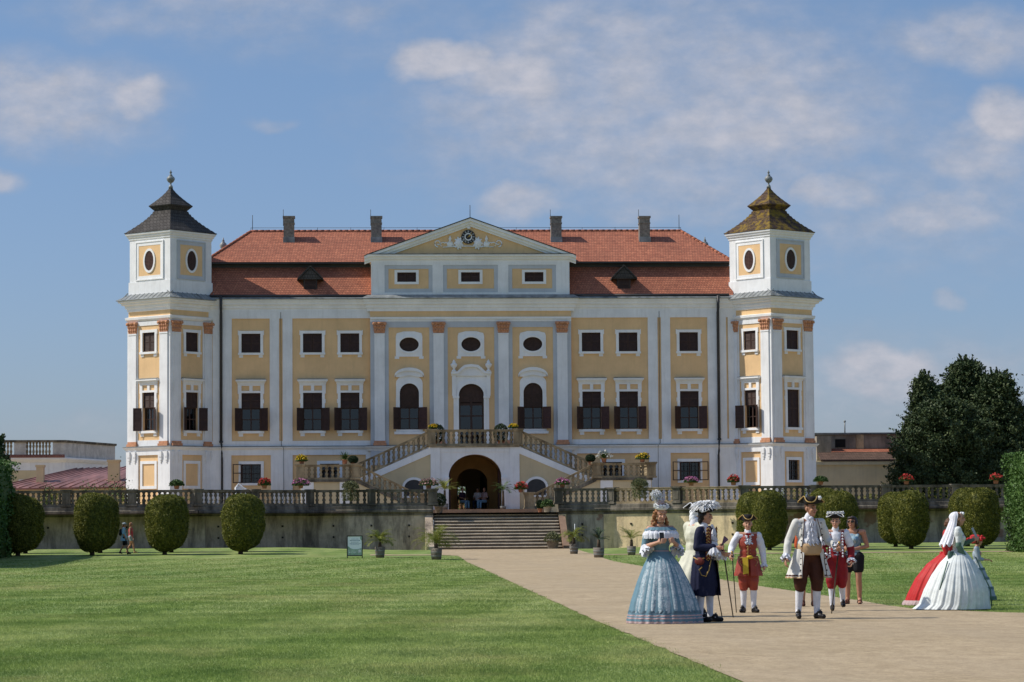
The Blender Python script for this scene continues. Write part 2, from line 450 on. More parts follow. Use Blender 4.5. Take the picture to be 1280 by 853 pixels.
def wall_holes(mb, x0, x1, z0, z1, holes, y=0.0, depth=.3, mat=0, dark=1):
    xs = sorted(set([x0, x1] + [h[0] for h in holes] + [h[1] for h in holes]))
    zs = sorted(set([z0, z1] + [h[2] for h in holes] + [h[3] for h in holes]))
    for i in range(len(xs) - 1):
        for j in range(len(zs) - 1):
            cx, cz = (xs[i] + xs[i+1]) / 2, (zs[j] + zs[j+1]) / 2
            if any(h[0] < cx < h[1] and h[2] < cz < h[3] for h in holes): continue
            mb.add([(xs[i], y, zs[j]), (xs[i+1], y, zs[j]), (xs[i+1], y, zs[j+1]), (xs[i], y, zs[j+1])], [(0,1,2,3)], mat)
    for h in holes:
        a, b, c, d = h[:4]
        for (ya, yb, mm) in ((y, y + depth, mat), (y + depth, y + depth + .9, dark)):
            mb.add([(a,ya,c),(b,ya,c),(b,ya,d),(a,ya,d),(a,yb,c),(b,yb,c),(b,yb,d),(a,yb,d)],
                   [(0,4,5,1),(1,5,6,2),(2,6,7,3),(3,7,4,0)], mm)
        if len(h) < 5:
            yb = y + depth + .9
            mb.add([(a,yb,c),(b,yb,c),(b,yb,d),(a,yb,d)], [(0,1,2,3)], dark)

def leaf(mb, w, z0, z1, M=None, mat=0):       # louvred leaf spanning local x 0..w at y 0
    s = .06; t = .035
    mb.box(0, s, -t/2, t/2, z0, z1, mat, M); mb.box(w - s, w, -t/2, t/2, z0, z1, mat, M)
    for z in (z0, (z0+z1)/2 - s/2, z1 - s): mb.box(s, w - s, -t/2+.002, t/2-.002, z, z + s, mat, M)
    n = max(3, int((z1 - z0) / .085))
    for k in range(n):
        z = z0 + s + (z1 - z0 - 2*s) * (k + .5) / n
        h = (z1 - z0 - 2*s) / n * .55
        mb.add([(s, -t*.4, z - h), (w - s, -t*.4, z - h), (w - s, t*.4, z + h), (s, t*.4, z + h)], [(0,1,2,3)], mat, False, M)

def shutters_closed(F_, cx, z0, z1, w, par, mat='shutter', y=.06):
    for s in (-1, 1):
        mb = MB(F_)
        leaf(mb, w/2 - .01, z0, z1, Matrix.Translation((cx + (-w/2 if s < 0 else .01), y, 0)))
        # backing keeps the room behind dark between slats
        mb.box(cx + (-w/2 if s < 0 else .01), cx + (-.01 if s < 0 else w/2), y + .03, y + .04, z0, z1)
        obj('shutter', mb, M[mat], par)

def shutters_open(F_, cx, z0, z1, w, par, phl=50, phr=38, mats=('shutter', 'shutter')):
    lw = w/2
    for s, ph, mt in ((-1, phl, mats[0]), (1, phr, mats[1])):
        mb = MB(F_)
        T = Matrix.Translation((cx + s * w/2, -.12, 0)) @ Matrix.Rotation(-s * rad(ph), 4, 'Z')
        if s < 0: T = T @ Matrix.Translation((-lw, 0, 0))
        leaf(mb, lw, z0, z1, T)
        obj('shutter', mb, M[mt], par)

def glazing(F_, cx, z0, z1, w, par, bars=1, curtain=True, y=.16):
    mb = MB(F_)
    t = .07
    mb.box(cx - w/2, cx - w/2 + t, y, y + .05, z0, z1); mb.box(cx + w/2 - t, cx + w/2, y, y + .05, z0, z1)
    mb.box(cx - t*.6, cx + t*.6, y - .01, y + .05, z0, z1)
    for k in range(bars + 2):
        z = z0 + (z1 - z0 - t) * k / (bars + 1); mb.box(cx - w/2 + t, cx + w/2 - t, y + .002, y + .048, z, z + t * .8)
    obj('window_sash', mb, M['shutter'], par)
    g = MB(F_); g.box(cx - w/2 + .02, cx + w/2 - .02, y + .02, y + .028, z0 + .01, z1 - .01); obj('pane', g, M['glass'], par)
    if curtain:
        c = MB(F_)
        for s in (-1, 1):
            n = 18; vs = []
            for i in range(n + 1):
                for k, z in enumerate((z0, z0 + (z1-z0)*.4, z1)):
                    f = i / n; u = w/2 - .02 - f * (w/2 - .1) * (1, .75, .95)[k]
                    vs.append((cx + s * u, y + .16 + .03 * math.sin(i * 2.1 + s), z))
            fs = []
            for i in range(n):
                for k in range(2): q = (i*3+k, (i+1)*3+k, (i+1)*3+k+1, i*3+k+1); fs.append(q)
            c.add(vs, fs, 0, True)
        obj('curtain', c, M['curtain'], par)

WM = [M['white_trim'], M['lead']]
def hood(mb, cx, z0, z1, w):
    h = z1 - z0
    mb.box(cx - w/2 + .10, cx + w/2 - .10, -.12, -.001, z0, z0 + h*.3)
    mb.box(cx - w/2 + .05, cx + w/2 - .05, -.19, -.001, z0 + h*.3, z0 + h*.5)
    mb.box(cx - w/2, cx + w/2, -.27, -.001, z0 + h*.5, z0 + h*.8)
    mb.hexa([(cx-w/2-.02,-.29,z0+h*.8),(cx+w/2+.02,-.29,z0+h*.8),(cx+w/2+.02,-.001,z0+h*.8),(cx-w/2-.02,-.001,z0+h*.8)],
            [(cx-w/2-.02,-.29,z0+h*.84),(cx+w/2+.02,-.29,z0+h*.84),(cx+w/2-.1,-.001,z0+h),(cx-w/2+.1,-.001,z0+h)], 1)

def small_window(F_, cx, z0, z1, w, closed=True):
    mb = MB(F_); t = .17
    mb.box(cx - w/2 - t, cx - w/2, -.07, -.001, z0 - .02, z1 + t); mb.box(cx + w/2, cx + w/2 + t, -.07, -.001, z0 - .02, z1 + t)
    mb.box(cx - w/2, cx + w/2, -.068, -.001, z1, z1 + t)
    for s in (-1, 1):
        mb.box(cx + s*(w/2 + t), cx + s*(w/2 + t + .05), -.066, -.001, z1 - .1, z1 + t + .03)
        mb.box(cx + s*(w/2 + t - .02), cx + s*(w/2 - .1), -.05, -.001, z0 - .32, z0 - .15)
    mb.box(cx - w/2 - t - .04, cx + w/2 + t + .04, -.13, -.001, z0 - .15, z0 - .02)
    wd = obj('window', mb, WM, palace)
    shutters_closed(F_, cx, z0, z1, w, wd)
    return wd

def main_window(F_, cx, w, mode='open', z0=7.60, z1=9.95, mats=('shutter', 'shutter'), phl=50, phr=38, zsp=9.0):
    mb = MB(F_); t = .17
    for s in (-1, 1):
        a, b = cx + s*w/2, cx + s*(w/2 + t)
        mb.box(a, b, -.08, -.001, z0 - .02, 10.5)
        mb.box(b, b + s*.06, -.076, -.001, 9.9, 10.5); mb.box(b, b + s*.05, -.07, -.001, 9.3, 9.55)
        mb.box(cx + s*(w/2 + t), cx + s*(w/2 - .1), -.05, -.001, z0 - .36, z0 - .17)
    mb.box(cx - w/2, cx + w/2, -.078, -.001, z1, z1 + .13)
    mb.box(cx - .1, cx + .1, -.078, -.001, z1 + .13, 10.5)
    mb.box(cx - w/2, cx + w/2, -.077, -.001, 10.4, 10.5)
    hood(mb, cx, 10.5, 10.85, w + .72)
    mb.box(cx - w/2 - t - .06, cx + w/2 + t + .06, -.14, -.001, z0 - .17, z0 - .02)
    wd = obj('window', mb, WM, palace)
    if mode == 'closed': shutters_closed(F_, cx, z0, z1, w, wd)
    else:
        shutters_closed(F_, cx, zsp, z1, w, wd)
        shutters_open(F_, cx, z0 - .02, zsp, w, wd, phl, phr, mats)
        glazing(F_, cx, z0, zsp, w, wd, 1, True)
    return wd

def ground_window(F_, cx, z0, z1, w, casement=(1, 1), zv=None):
    mb = MB(F_); t = .18
    for s in (-1, 1): mb.box(cx + s*w/2, cx + s*(w/2 + t), -.06, -.001, z0 - .15, z1 + t)
    mb.box(cx - w/2, cx + w/2, -.058, -.001, z1, z1 + t); mb.box(cx - w/2, cx + w/2, -.058, -.001, z0 - .15, z0)
    wd = obj('window', mb, WM, palace)
    g = MB(F_)
    for k in range(1, 5): g.box(cx - w/2 + w*k/5 - .012, cx - w/2 + w*k/5 + .012, .05, .075, z0, z1)
    for k in range(1, 4): z = z0 + (z1-z0)*k/4; g.box(cx - w/2, cx + w/2, .05, .075, z-.012, z+.012)
    obj('grille', g, M['iron'], wd)
    glazing(F_, cx, z0, z1, w, wd, 1, False)
    for s, on in ((-1, casement[0]), (1, casement[1])):
        if not on: continue
        mb = MB(F_); lw = w/2
        T = Matrix.Translation((cx + s * w/2, -.08, 0)) @ Matrix.Rotation(-s * rad(30), 4, 'Z')
        if s < 0: T = T @ Matrix.Translation((-lw, 0, 0))
        for a in (0, lw - .05): mb.box(a, a + .05, -.02, .02, z0, z1, 0, T)
        for z in (z0, (z0+z1)/2, z1 - .05): mb.box(.05, lw - .05, -.018, .018, z, z + .05, 0, T)
        c = obj('casement', mb, M['shutter'], wd)
    return wd

I4 = Matrix.Identity(4)
C_Y = -.25
FC = Matrix.Translation((0, C_Y, 0))
SW, SZ0, SZ1 = 1.18, 12.48, 13.66
XS, XD1, XD2 = 13.73, 7.57, 9.90
wallb = MB()
holes_w = []
for s in (-1, 1):
    for cx in (XS, XD1, XD2):
        holes_w.append((s*cx - SW/2, s*cx + SW/2, SZ0, SZ1)); holes_w.append((s*cx - SW/2, s*cx + SW/2, 7.60, 9.95))
gw = []
for s in (-1, 1):
    hs = [h for h in holes_w if (h[0] > 0) == (s > 0)]
    gh = [(s*13.72 - .6, s*13.72 + .6, 4.35, 5.52)] + [(s*8.85 - .6, s*8.85 + .6, 4.35, 5.52)]
    x0, x1 = (6.3, 17.5) if s > 0 else (-17.5, -6.3)
    wall_holes(wallb, x0, x1, FL, 15.1, hs + gh, 0.0, .3, 0, 1)
ch = []
for cx in (-3.87, 0, 3.87): ch.append((cx - .6, cx + .6, 12.49, 13.37))
for cx in (-3.87, 3.87): ch.append((cx - .6, cx + .6, 7.62, 10.5))
ch.append((-.78, .78, 6.6, 10.5))
wallc = MB()
wall_holes(wallb, -6.3, 6.3, FL, 15.1, ch + [(-.95, .95, FL, 5.25, 1)], C_Y, .3, 0, 1)
for s in (-1, 1): wallb.box(s*6.3, s*6.298, C_Y, .01, FL, 15.1, 0)
# ends and back of the block
wallb.box(-17.5, -17.3, .3, 9.9, FL, 15.6); wallb.box(17.3, 17.5, .3, 9.9, FL, 15.6)
wall_holes(wallb, -17.3, 17.3, FL, 15.6, [(-.5, .05, FL, 4.2, 1)], 9.9, -.2, 0, 1)
# passage through the block (tunnel)
tun = MB()
for (xa, xb) in ((-1.15, -.96), (.96, 1.15)): tun.box(xa, xb, .9, 9.65, FL, 5.4)
tun.box(-1.15, 1.15, .9, 9.65, 5.4, 5.5)
obj('passage', tun, M['baluster_dark'], palace)
obj('wall', wallb, [M['yellow'], M['dark']], palace)

# white banding on the wings
for s in (-1, 1):
    wb = MB()
    def bx(a, b, z0, z1, d=.07): wb.box(s*a, s*b, -d, -.001, z0, z1)
    for a, b in ((6.3, 6.3), (11.15, 11.76), (11.98, 12.56), (14.92, 16.1)):
        if a == b: continue
        bx(a, b, 6.62, 14.6)
    bx(16.22, 16.9, 6.62, 14.6)
    bx(6.3, 16.9, 14.6, 15.1, .075); bx(6.3, 16.9, 6.62, 6.95, .076)
    # ground storey
    for a, b in ((6.3, 6.6), (11.15, 12.5), (14.95, 17.1)): bx(a, b, FL, 6.07, .09)
    bx(6.3, 17.1, 6.07, 6.42, .095)
    for z in (3.2, 4.15, 5.1):      # shallow joints of the rusticated strips
        pass
    obj('wall_banding', wb, [M['white']], palace)
# centre bands
cb = MB(FC)
for cx in (-5.72, -2.03, 2.03, 5.72):
    cb.box(cx - .57, cx + .57, -.04, -.001, 6.66, 14.37)
cb.box(-6.3, 6.3, -.038, -.001, 14.0, 14.37)
cb.box(-6.3, 6.3, -.05, -.001, FL + 3.1, 6.42)
obj('wall_banding', cb, [M['grey_trim']], palace)
ab = MB(FC); ab.box(-6.3, 6.3, -.06, -.001, 14.37, 14.65)
ab.box(-6.3, 6.3, -.12, -.06, 14.52, 14.65)
obj('architrave', ab, M['white_trim'], palace)

def capital(mb, cx, z0, z1, w, d):
    h = z1 - z0
    for i, (f, dd) in enumerate(((.0, .0), (.33, .03), (.62, .06))):
        a = z0 + h*f; b = z0 + h*(f + .33)
        mb.hexa([(cx-w/2-dd*.5,-d-dd*.4,a),(cx+w/2+dd*.5,-d-dd*.4,a),(cx+w/2+dd*.5,-.001,a),(cx-w/2-dd*.5,-.001,a)],
                [(cx-w/2-dd-.05,-d-dd-.04,b),(cx+w/2+dd+.05,-d-dd-.04,b),(cx+w/2+dd+.05,-.001,b),(cx-w/2-dd-.05,-.001,b)], 0)
        for k in range(4):
            u = cx + (k - 1.5) * w * .27
            mb.ell((u, -d - dd - .03, b - .04), (w*.12, .05, h*.13), 0, 6, 4)
    for s in (-1, 1): mb.ell((cx + s*(w/2 + .03), -d - .10, z1 - h*.16), (w*.16, .07, h*.14), 0, 8, 5)
    mb.ell((cx, -d - .12, z1 - h*.12), (w*.12, .05, h*.1), 0, 8, 5)
    mb.box(cx - w/2 - .1, cx + w/2 + .1, -d - .12, -.001, z1 - .06, z1)

def pilaster(F_, cx, w, par, z0=6.62, d=.12):
    mb = MB(F_)
    mb.box(cx - w/2, cx + w/2, -d, -.001, 6.92, 13.63)
    mb.box(cx - w/2 - .03, cx + w/2 + .03, -d - .03, -.001, 13.55, 13.62)
    p = obj('pilaster', mb, M['white'], par)
    return p

def pil_trims(F_, cx, w, par, d=.12):
    mb = MB(F_); capital(mb, cx, 13.64, 14.34, w, d); obj('capital', mb, M['terracotta'], par)
    b = MB(F_); b.box(cx - w/2 - .09, cx + w/2 + .09, -d - .09, -.001, 6.63, 6.78); b.box(cx - w/2 - .04, cx + w/2 + .04, -d - .04, -.001, 6.78, 6.92)
    obj('pilaster_base', b, M['terracotta'], par)
for cx in (-5.72, -2.03, 2.03, 5.72):
    p = pilaster(FC, cx, .64, palace, d=.15); pil_trims(FC, cx, .64, p, .15)

# cornices
CP = [(-16.9, 0), (-6.42, 0), (-6.42, C_Y), (6.42, C_Y), (6.42, 0), (16.9, 0)]
prof_c = [(0, 15.02), (.06, 15.02), (.07, 15.20), (.13, 15.24), (.15, 15.42), (.24, 15.46), (.26, 15.62), (.32, 15.64), (.34, 15.78), (0, 15.9)]
mb = MB(); mb.sweep(CP, prof_c); obj('cornice', mb, M['white_trim'], palace)
mb = MB(); mb.sweep(CP, [(0, 15.80), (.38, 15.79), (.42, 15.785), (.42, 15.83), (.0, 16.06)]); obj('cornice_flashing', mb, M['lead'], palace)
mb = MB(); mb.sweep([(-16.9, 0), (-6.42, 0), (-6.42, C_Y), (6.42, C_Y), (6.42, 0), (16.9, 0)],
     [(.05, 6.3), (.12, 6.43), (.22, 6.52), (.22, 6.58), (0, 6.62)]); obj('string_course', mb, M['white_trim'], palace)
mb = MB(); mb.sweep([(-16.9, 0), (-6.42, 0), (-6.42, C_Y), (6.42, C_Y), (6.42, 0), (16.9, 0)],
     [(.0, 6.622), (.235, 6.585), (.25, 6.585), (.25, 6.615), (0, 6.66)]); obj('string_course_flashing', mb, M['lead'], palace)

# windows of wings
for s in (-1, 1):
    for cx in (XS, XD1, XD2):
        small_window(I4, s*cx, SZ0, SZ1, SW)
        mt = ('shutter', 'shutter_red') if s > 0 else ('shutter', 'shutter')
        main_window(I4, s*cx, SW, 'open', mats=mt)
    ground_window(I4, s*13.72, 4.35, 5.52, 1.2, (1, 1 if s > 0 else 0))
    ground_window(I4, s*8.85, 4.35, 5.52, 1.2, (0, 0))
# oval windows
for cx in (-3.87, 0, 3.87):
    mb = MB(FC); cz = 12.93
    out = []; n = 32
    for k in range(n):      # squared outline with ears
        a = 2*PI*k/n; c, s_ = math.cos(a), math.sin(a)
        rx, rz = .83, .76
        q = max(abs(c), abs(s_)); px_, pz_ = c/q, s_/q
        bulge = .93 if (abs(px_) > .78 and pz_ > .78) else 1.0
        out.append((cx + rx*px_*bulge*(1.0), cz + rz*pz_*bulge + (.06 if abs(c) < .45 and s_ > 0 else 0)))
    mb.ring(out, oval_pts(cx, cz, .60, .44, n), -.07, -.001, 0)
    mb.ring(oval_pts(cx, cz, .74, .58, n), oval_pts(cx, cz, .61, .45, n), -.12, -.069, 0)
    mb.box(cx - .9, cx - .62, -.065, -.001, cz - .90, cz - .74); mb.box(cx + .62, cx + .9, -.065, -.001, cz - .90, cz - .74)
    wd = obj('window', mb, WM, palace)
    g = MB(FC); g.prism(oval_pts(cx, cz, .61, .45), .10, .11); g.box(cx - .03, cx + .03, .07, .1, cz - .44, cz + .44); g.box(cx - .6, cx + .6, .07, .1, cz - .02, cz + .02)
    obj('sash', g, M['shutter'], wd)
# arched windows
for cx in (-3.87, 3.87):
    mb = MB(FC); w = 1.2
    o = arch_pts(cx, 7.5, 10.5, 11.05, w + .46, 16); i_ = arch_pts(cx, 7.62, 9.88, 10.5, w, 16)
    mb.ring(o, i_, -.07, -.001)
    mb.ring(arch_pts(cx, 7.6, 9.85, 10.72, w + .2, 16), arch_pts(cx, 7.61, 9.88, 10.5, w + .002, 16), -.10, -.069)
    # flared shoulders and curved hood
    mb.prism([(cx-.78, 10.3), (cx+.78, 10.3), (cx+.72, 10.6), (cx+.86, 11.0), (cx+.55, 11.28), (cx, 11.4), (cx-.55, 11.28), (cx-.86, 11.0), (cx-.72, 10.6)][0:0] or
             [(cx-.86, 10.9), (cx-.6, 10.88), (cx, 11.0), (cx+.6, 10.88), (cx+.86, 10.9), (cx+.82, 11.1), (cx+.45, 11.28), (cx, 11.34), (cx-.45, 11.28), (cx-.82, 11.1)], -.16, -.001)
    arc = [(cx + .92*math.cos(PI*k/12), 10.98 + .50*math.sin(PI*k/12)) for k in range(13)]
    arc2 = [(cx + .92*math.cos(PI*k/12), 10.86 + .42*math.sin(PI*k/12)) for k in range(13)]
    mb.prism(arc + arc2[::-1], -.26, -.002)
    mb.box(cx - .95, cx + .95, -.12, -.001, 7.32, 7.49)
    for s in (-1, 1): mb.prism([(cx + s*.72, 8.6), (cx + s*.84, 9.0), (cx+s*.84, 9.6), (cx + s*.72, 9.9)][::(1 if s > 0 else -1)], -.065, -.001)
    wd = obj('window', mb, WM, palace)
    b = MB(FC); b.prism(arch_pts(cx, 9.0, 9.88, 10.49, w - .01, 16), .08, .10)
    for k in range(14): b.box(cx - .55, cx + .55, .055, .08, 9.05 + k*.095, 9.09 + k*.095) if k < 9 else None
    b.box(cx - .03, cx + .03, .05, .08, 9.0, 10.45)
    obj('shutter', b, M['shutter'], wd)
    shutters_open(FC, cx, 7.62, 9.0, w, wd, 48, 36, ('shutter', 'shutter_red'))
    glazing(FC, cx, 7.62, 9.0, w, wd, 1, True)
# portal
mb = MB(FC); w = 1.56
o = arch_pts(0, 6.62, 10.72, 11.06, w + .66, 16); i_ = arch_pts(0, 6.62, 9.75, 10.45, w, 16)
mb.ring(o, i_, -.10, -.001)
mb.ring(arch_pts(0, 6.63, 9.85, 10.66, w + .26, 16), arch_pts(0, 6.63, 9.76, 10.45, w + .004, 16), -.15, -.099)
for s in (-1, 1):
    mb.box(s*.76, s*1.16, -.19, -.001, 9.55, 9.70)
    mb.box(s*.95, s*1.20, -.17, -.002, 9.70, 10.95)
hd = [(-1.24, 10.95), (1.24, 10.95), (1.24, 11.16), (.86, 11.18), (.62, 11.42), (.42, 11.58), (0, 11.62), (-.42, 11.58), (-.62, 11.42), (-.86, 11.18), (-1.24, 11.16)]
mb.prism(hd, -.20, -.001)
hd2 = [(-1.26, 11.06), (-.8, 11.08), (-.56, 11.32), (-.38, 11.46), (0, 11.50), (.38, 11.46), (.56, 11.32), (.8, 11.08), (1.26, 11.06), (1.26, 11.2), (.88, 11.22), (.64, 11.46), (.44, 11.62), (0, 11.68), (-.44, 11.62), (-.64, 11.46), (-.88, 11.22), (-1.26, 11.2)]
mb.prism(hd2, -.32, -.2)
for s in (-1, 1):   # urns over the portal ends
    mb.lathe([(.14, 0), (.14, .08), (.06, .14), (.07, .2), (.19, .36), (.21, .48), (.1, .56), (.12, .62), (.05, .7), (.02, .76)], (s*1.08, -.2, 11.2), 10)
ptl = obj('portal', mb, [M['white_trim']], palace)
d = MB(FC)
d.box(-.76, -.68, .10, .16, 6.62, 9.7); d.box(.68, .76, .10, .16, 6.62, 9.7); d.box(-.06, .06, .08, .16, 6.62, 9.7); d.box(-.76, .76, .09, .17, 9.1, 9.25)
for z in (6.62, 7.55, 8.4): d.box(-.68, .68, .105, .155, z, z + .09)
d.prism(arch_pts(0, 9.3, 9.76, 10.45, 1.54, 12), .12, .15)
obj('door', d, M['shutter'], ptl)
g = MB(FC); g.box(-.68, .68, .125, .135, 6.7, 9.1); obj('pane', g, M['glass'], ptl)

# ---- attic storey with pediment
A_Y = -.12
FA = Matrix.Translation((0, A_Y, 0))
at = MB(FA)
AX = 6.22
ah = [(cx - .59, cx + .59, 16.87, 17.47) for cx in (-4.0, 0, 4.0)]
wall_holes(at, -AX, AX, 15.95, 18.3, ah, 0, .25, 0, 2)
at.box(-AX, -AX + .1, .01, 5, 15.95, 18.3, 0); at.box(AX - .1, AX, .01, 5, 15.95, 18.3, 0)
obj('attic_wall', at, [M['yellow'], M['lead'], M['dark']], palace)
aw = MB(FA)
aw.box(-AX - .003, AX + .003, -.07, -.001, 15.96, 16.2); aw.box(-AX - .003, AX + .003, -.07, -.001, 17.93, 18.3)
for a, b in ((-6.223, -5.38), (-2.38, -1.72), (1.72, 2.38), (5.38, 6.223)): aw.box(a, b, -.07, -.001, 16.2, 17.93)
obj('attic_banding', aw, M['white'], palace)
for cx, hw in ((-3.88, 1.5), (0, 1.72), (3.88, 1.5)):
    f = MB(FA)
    f.ring([(cx-hw, 16.2), (cx+hw, 16.2), (cx+hw, 17.93), (cx-hw, 17.93)], [(cx-hw+.24, 16.44), (cx+hw-.24, 16.44), (cx+hw-.24, 17.69), (cx-hw+.24, 17.69)], -.03, -.001)
    obj('attic_panel', f, M['grey_trim'], palace)
for cx in (-4.0, 0, 4.0):
    f = MB(FA)
    f.ring([(cx-.76, 16.72), (cx+.76, 16.72), (cx+.76, 17.62), (cx-.76, 17.62)], [(cx-.59, 16.87), (cx+.59, 16.87), (cx+.59, 17.47), (cx-.59, 17.47)], -.06, -.001)
    wd = obj('window', f, WM, palace); shutters_closed(FA, cx, 16.87, 17.47, 1.18, wd)
mb = MB(); PX = 6.22
mb.sweep([(-PX, 5), (-PX, A_Y), (PX, A_Y), (PX, 5)], [(0, 18.1), (.07, 18.12), (.08, 18.26), (.17, 18.29), (.19, 18.44), (.30, 18.46), (.32, 18.57), (0, 18.6)])
obj('attic_cornice', mb, M['white_trim'], palace)
ZE, ZA = 18.60, 20.86      # eaves and apex
pd = MB(FA)
pd.prism([(-6.1, ZE), (6.1, ZE), (0, ZA - .1)], .05, 5.0)
ped = obj('pediment', pd, M['yellow'], palace)
rk = MB(FA)
def rake(y0, y1, off0, off1, mat=0, ext=.42):
    s = (ZA - ZE) / (PX + .1)
    xo = PX + ext
    for sg in (-1, 1):
        a = [(sg*xo, ZA - s*xo + off0), (0, ZA + off0), (0, ZA + off1), (sg*xo, ZA - s*xo + off1)]
        if sg < 0: rk.prism(a, y0, y1, mat)
        else: rk.prism(a[::-1], y0, y1, mat)
rake(-.28, .06, -.17, .0); rake(-.16, .06, -.36, -.172); rake(-.06, .06, -.50, -.362)
obj('raking_cornice', rk, M['white_trim'], ped)
rk = MB(FA); rake(-.32, 5.0, .003, .06); obj('pediment_roof', rk, M['gutter'], ped)
rk = MB(FA); rk.box(-6.3, 6.3, -.36, .05, 18.60, 18.625); obj('pediment_flashing', rk, M['lead'], ped)
# clock
ck = MB(FA); cz = 19.70; cxk = -.12
ck.prism(oval_pts(cxk, cz, .44, .44, 32), -.05, .05)
clock = obj('clock', ck, M['iron'], ped)
cw = MB(FA)
cw.ring(oval_pts(cxk, cz, .24, .24, 32), oval_pts(cxk, cz, .17, .17, 32), -.065, -.051)
numer = ['XII','I','II','III','IIII','V','VI','VII','VIII','IX','X','XI']
for k, nm in enumerate(numer):
    T = Matrix.Translation((cxk, -.065, cz)) @ Matrix.Rotation(2*PI*k/12, 4, 'Y') @ Matrix.Translation((0, 0, .335))
    wch = {'I': .026, 'V': .05, 'X': .05}; tw = sum(wch[c] for c in nm); x = -tw/2
    for c in nm:
        w2 = wch[c]; xc = x + w2/2
        def stroke(x0, z0, x1, z1, t=.012):
            cw.add([(x0-t/2, 0, z0), (x0+t/2, 0, z0), (x1+t/2, 0, z1), (x1-t/2, 0, z1)], [(0,1,2,3)], 0, False, T)
        if c == 'I': stroke(xc, -.06, xc, .06)
        elif c == 'V': stroke(xc, -.06, xc-.018, .06); stroke(xc, -.06, xc+.018, .06)
        else: stroke(xc-.018, -.06, xc+.018, .06); stroke(xc+.018, -.06, xc-.018, .06)
        x += w2
obj('clock_numerals', cw, M['paper_white'], ped)
ch_ = MB(FA)
for ang, l, w2 in ((rad(62), .26, .03), (rad(40), .36, .022)):
    T = Matrix.Translation((cxk, -.075, cz)) @ Matrix.Rotation(ang, 4, 'Y')
    ch_.box(-w2/2, w2/2, -.004, .004, -.06, l, 0, T)
obj('clock_hand', ch_, M['gold'], ped)
# stucco scrolls either side of the clock
sc = MB(FA)
for s in (-1, 1):
    def spiral(cx, cz_, r0, r1, a0, a1, t=.05, n=16):
        pts = []
        for k in range(n + 1):
            f = k / n; a = a0 + (a1 - a0) * f; r = r0 + (r1 - r0) * f
            pts.append((cxk + s*(cx + r*math.cos(a)), .03, cz_ + r*math.sin(a)))
        sc.tube(pts, [t*(1 - .4*k/n) for k in range(n + 1)], 6)
    spiral(1.90, 19.30, .24, .06, rad(-90), rad(330))
    spiral(1.45, 19.22, .18, .10, rad(200), rad(60)); spiral(1.62, 19.18, .2, .08, rad(150), rad(-60), .04)
    sc.ell((cxk + s*1.15, .02, 19.25), (.2, .07, .2), 0, 10, 6); sc.lathe([(.1, 0), (.06, .1), (.11, .2), (.05, .3), (.02, .4)], (cxk + s*1.15, .0, 19.38), 8)
    sc.ell((cxk + s*.60, .0, 19.30), (.24, .09, .33), 0, 12, 8); sc.ell((cxk + s*.60, -.05, 19.32), (.15, .07, .22), 0, 10, 6)
    spiral(.86, 19.2, .1, .04, rad(-120), rad(180), .035)
    for k in range(9):
        a = k * 40; sc.ell((cxk + s*(.6 + .26*math.cos(rad(a))), .0, 19.3 + .36*math.sin(rad(a))), (.06, .05, .06), 0, 6, 4)
sc.tube([(cxk - 1.6, .02, 19.06), (cxk, .0, 19.12), (cxk + 1.6, .02, 19.06)], .035, 6)
sc.ell((cxk + .03, -.02, 20.28), (.13, .08, .1), 0, 8, 5)
obj('stucco_relief', sc, M['white_trim'], ped)
lr = MB(FA); lr.tube([(0, 0, ZA), (0, 0, ZA + .85)], .022, 5); obj('lightning_rod', lr, M['iron'], ped)

# ---- roof
r1 = MB()
ze, zt = 15.98, 18.0
for (a, b) in (((-16.6, AX), (-16.6, -AX)), ((AX, AX), (AX, 16.6))): pass
for xa, xb in ((-16.6, -AX), (AX, 16.6)):
    r1.add([(xa, -.12, ze), (xb, -.12, ze), (xb, 1.55, zt), (xa, 1.55, zt)], [(0,1,2,3)])
r1.add([(-16.6, 10.1, ze), (16.6, 10.1, ze), (16.6, 8.4, zt), (-16.6, 8.4, zt)], [(3,2,1,0)])
for x in (-16.6, 16.6): r1.add([(x, -.12, ze), (x, 10.1, ze), (x, 8.4, zt), (x, 1.55, zt)], [(0,1,2,3) if x > 0 else (3,2,1,0)])
lower = obj('lower_roof', r1, M['tile'], palace)
r2 = MB()
y0, y1, z0, zr, yr, xr, xe = .98, 9.0, 18.24, 20.62, 5.0, 13.9, 16.75
vs = [(-xe,y0,z0),(xe,y0,z0),(xe,y1,z0),(-xe,y1,z0),(-xr,yr,zr),(xr,yr,zr)]
r2.add(vs, [(0,1,5,4),(2,3,4,5),(1,2,5),(3,0,4)])
upper = obj('upper_roof', r2, M['tile'], palace)
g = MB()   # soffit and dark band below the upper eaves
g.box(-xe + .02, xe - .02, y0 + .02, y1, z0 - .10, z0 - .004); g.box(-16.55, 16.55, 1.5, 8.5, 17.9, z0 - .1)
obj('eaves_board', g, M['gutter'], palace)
g = MB()
for xa, xb in ((-16.3, -AX - .02), (AX + .02, 16.3)):
    g.tube([(xa, -.22, 15.99), (xb, -.22, 15.99)], .09, 8)
obj('gutter', g, M['gutter'], palace)
g = MB()
def ridge(p, q, n):
    for k in range(n):
        a = Vector(p).lerp(Vector(q), k/n); b = Vector(p).lerp(Vector(q), (k + 1.12)/n)
        g.tube([a, b], [.085, .11], 6)
ridge((-xr, yr, zr), (xr, yr, zr), 72)
for s in (-1, 1): ridge((s*xr, yr, zr), (s*xe, y0, z0), 14); ridge((s*xr, yr, zr), (s*xe, y1, z0), 14)
obj('ridge_tiles', g, M['tile'], palace)
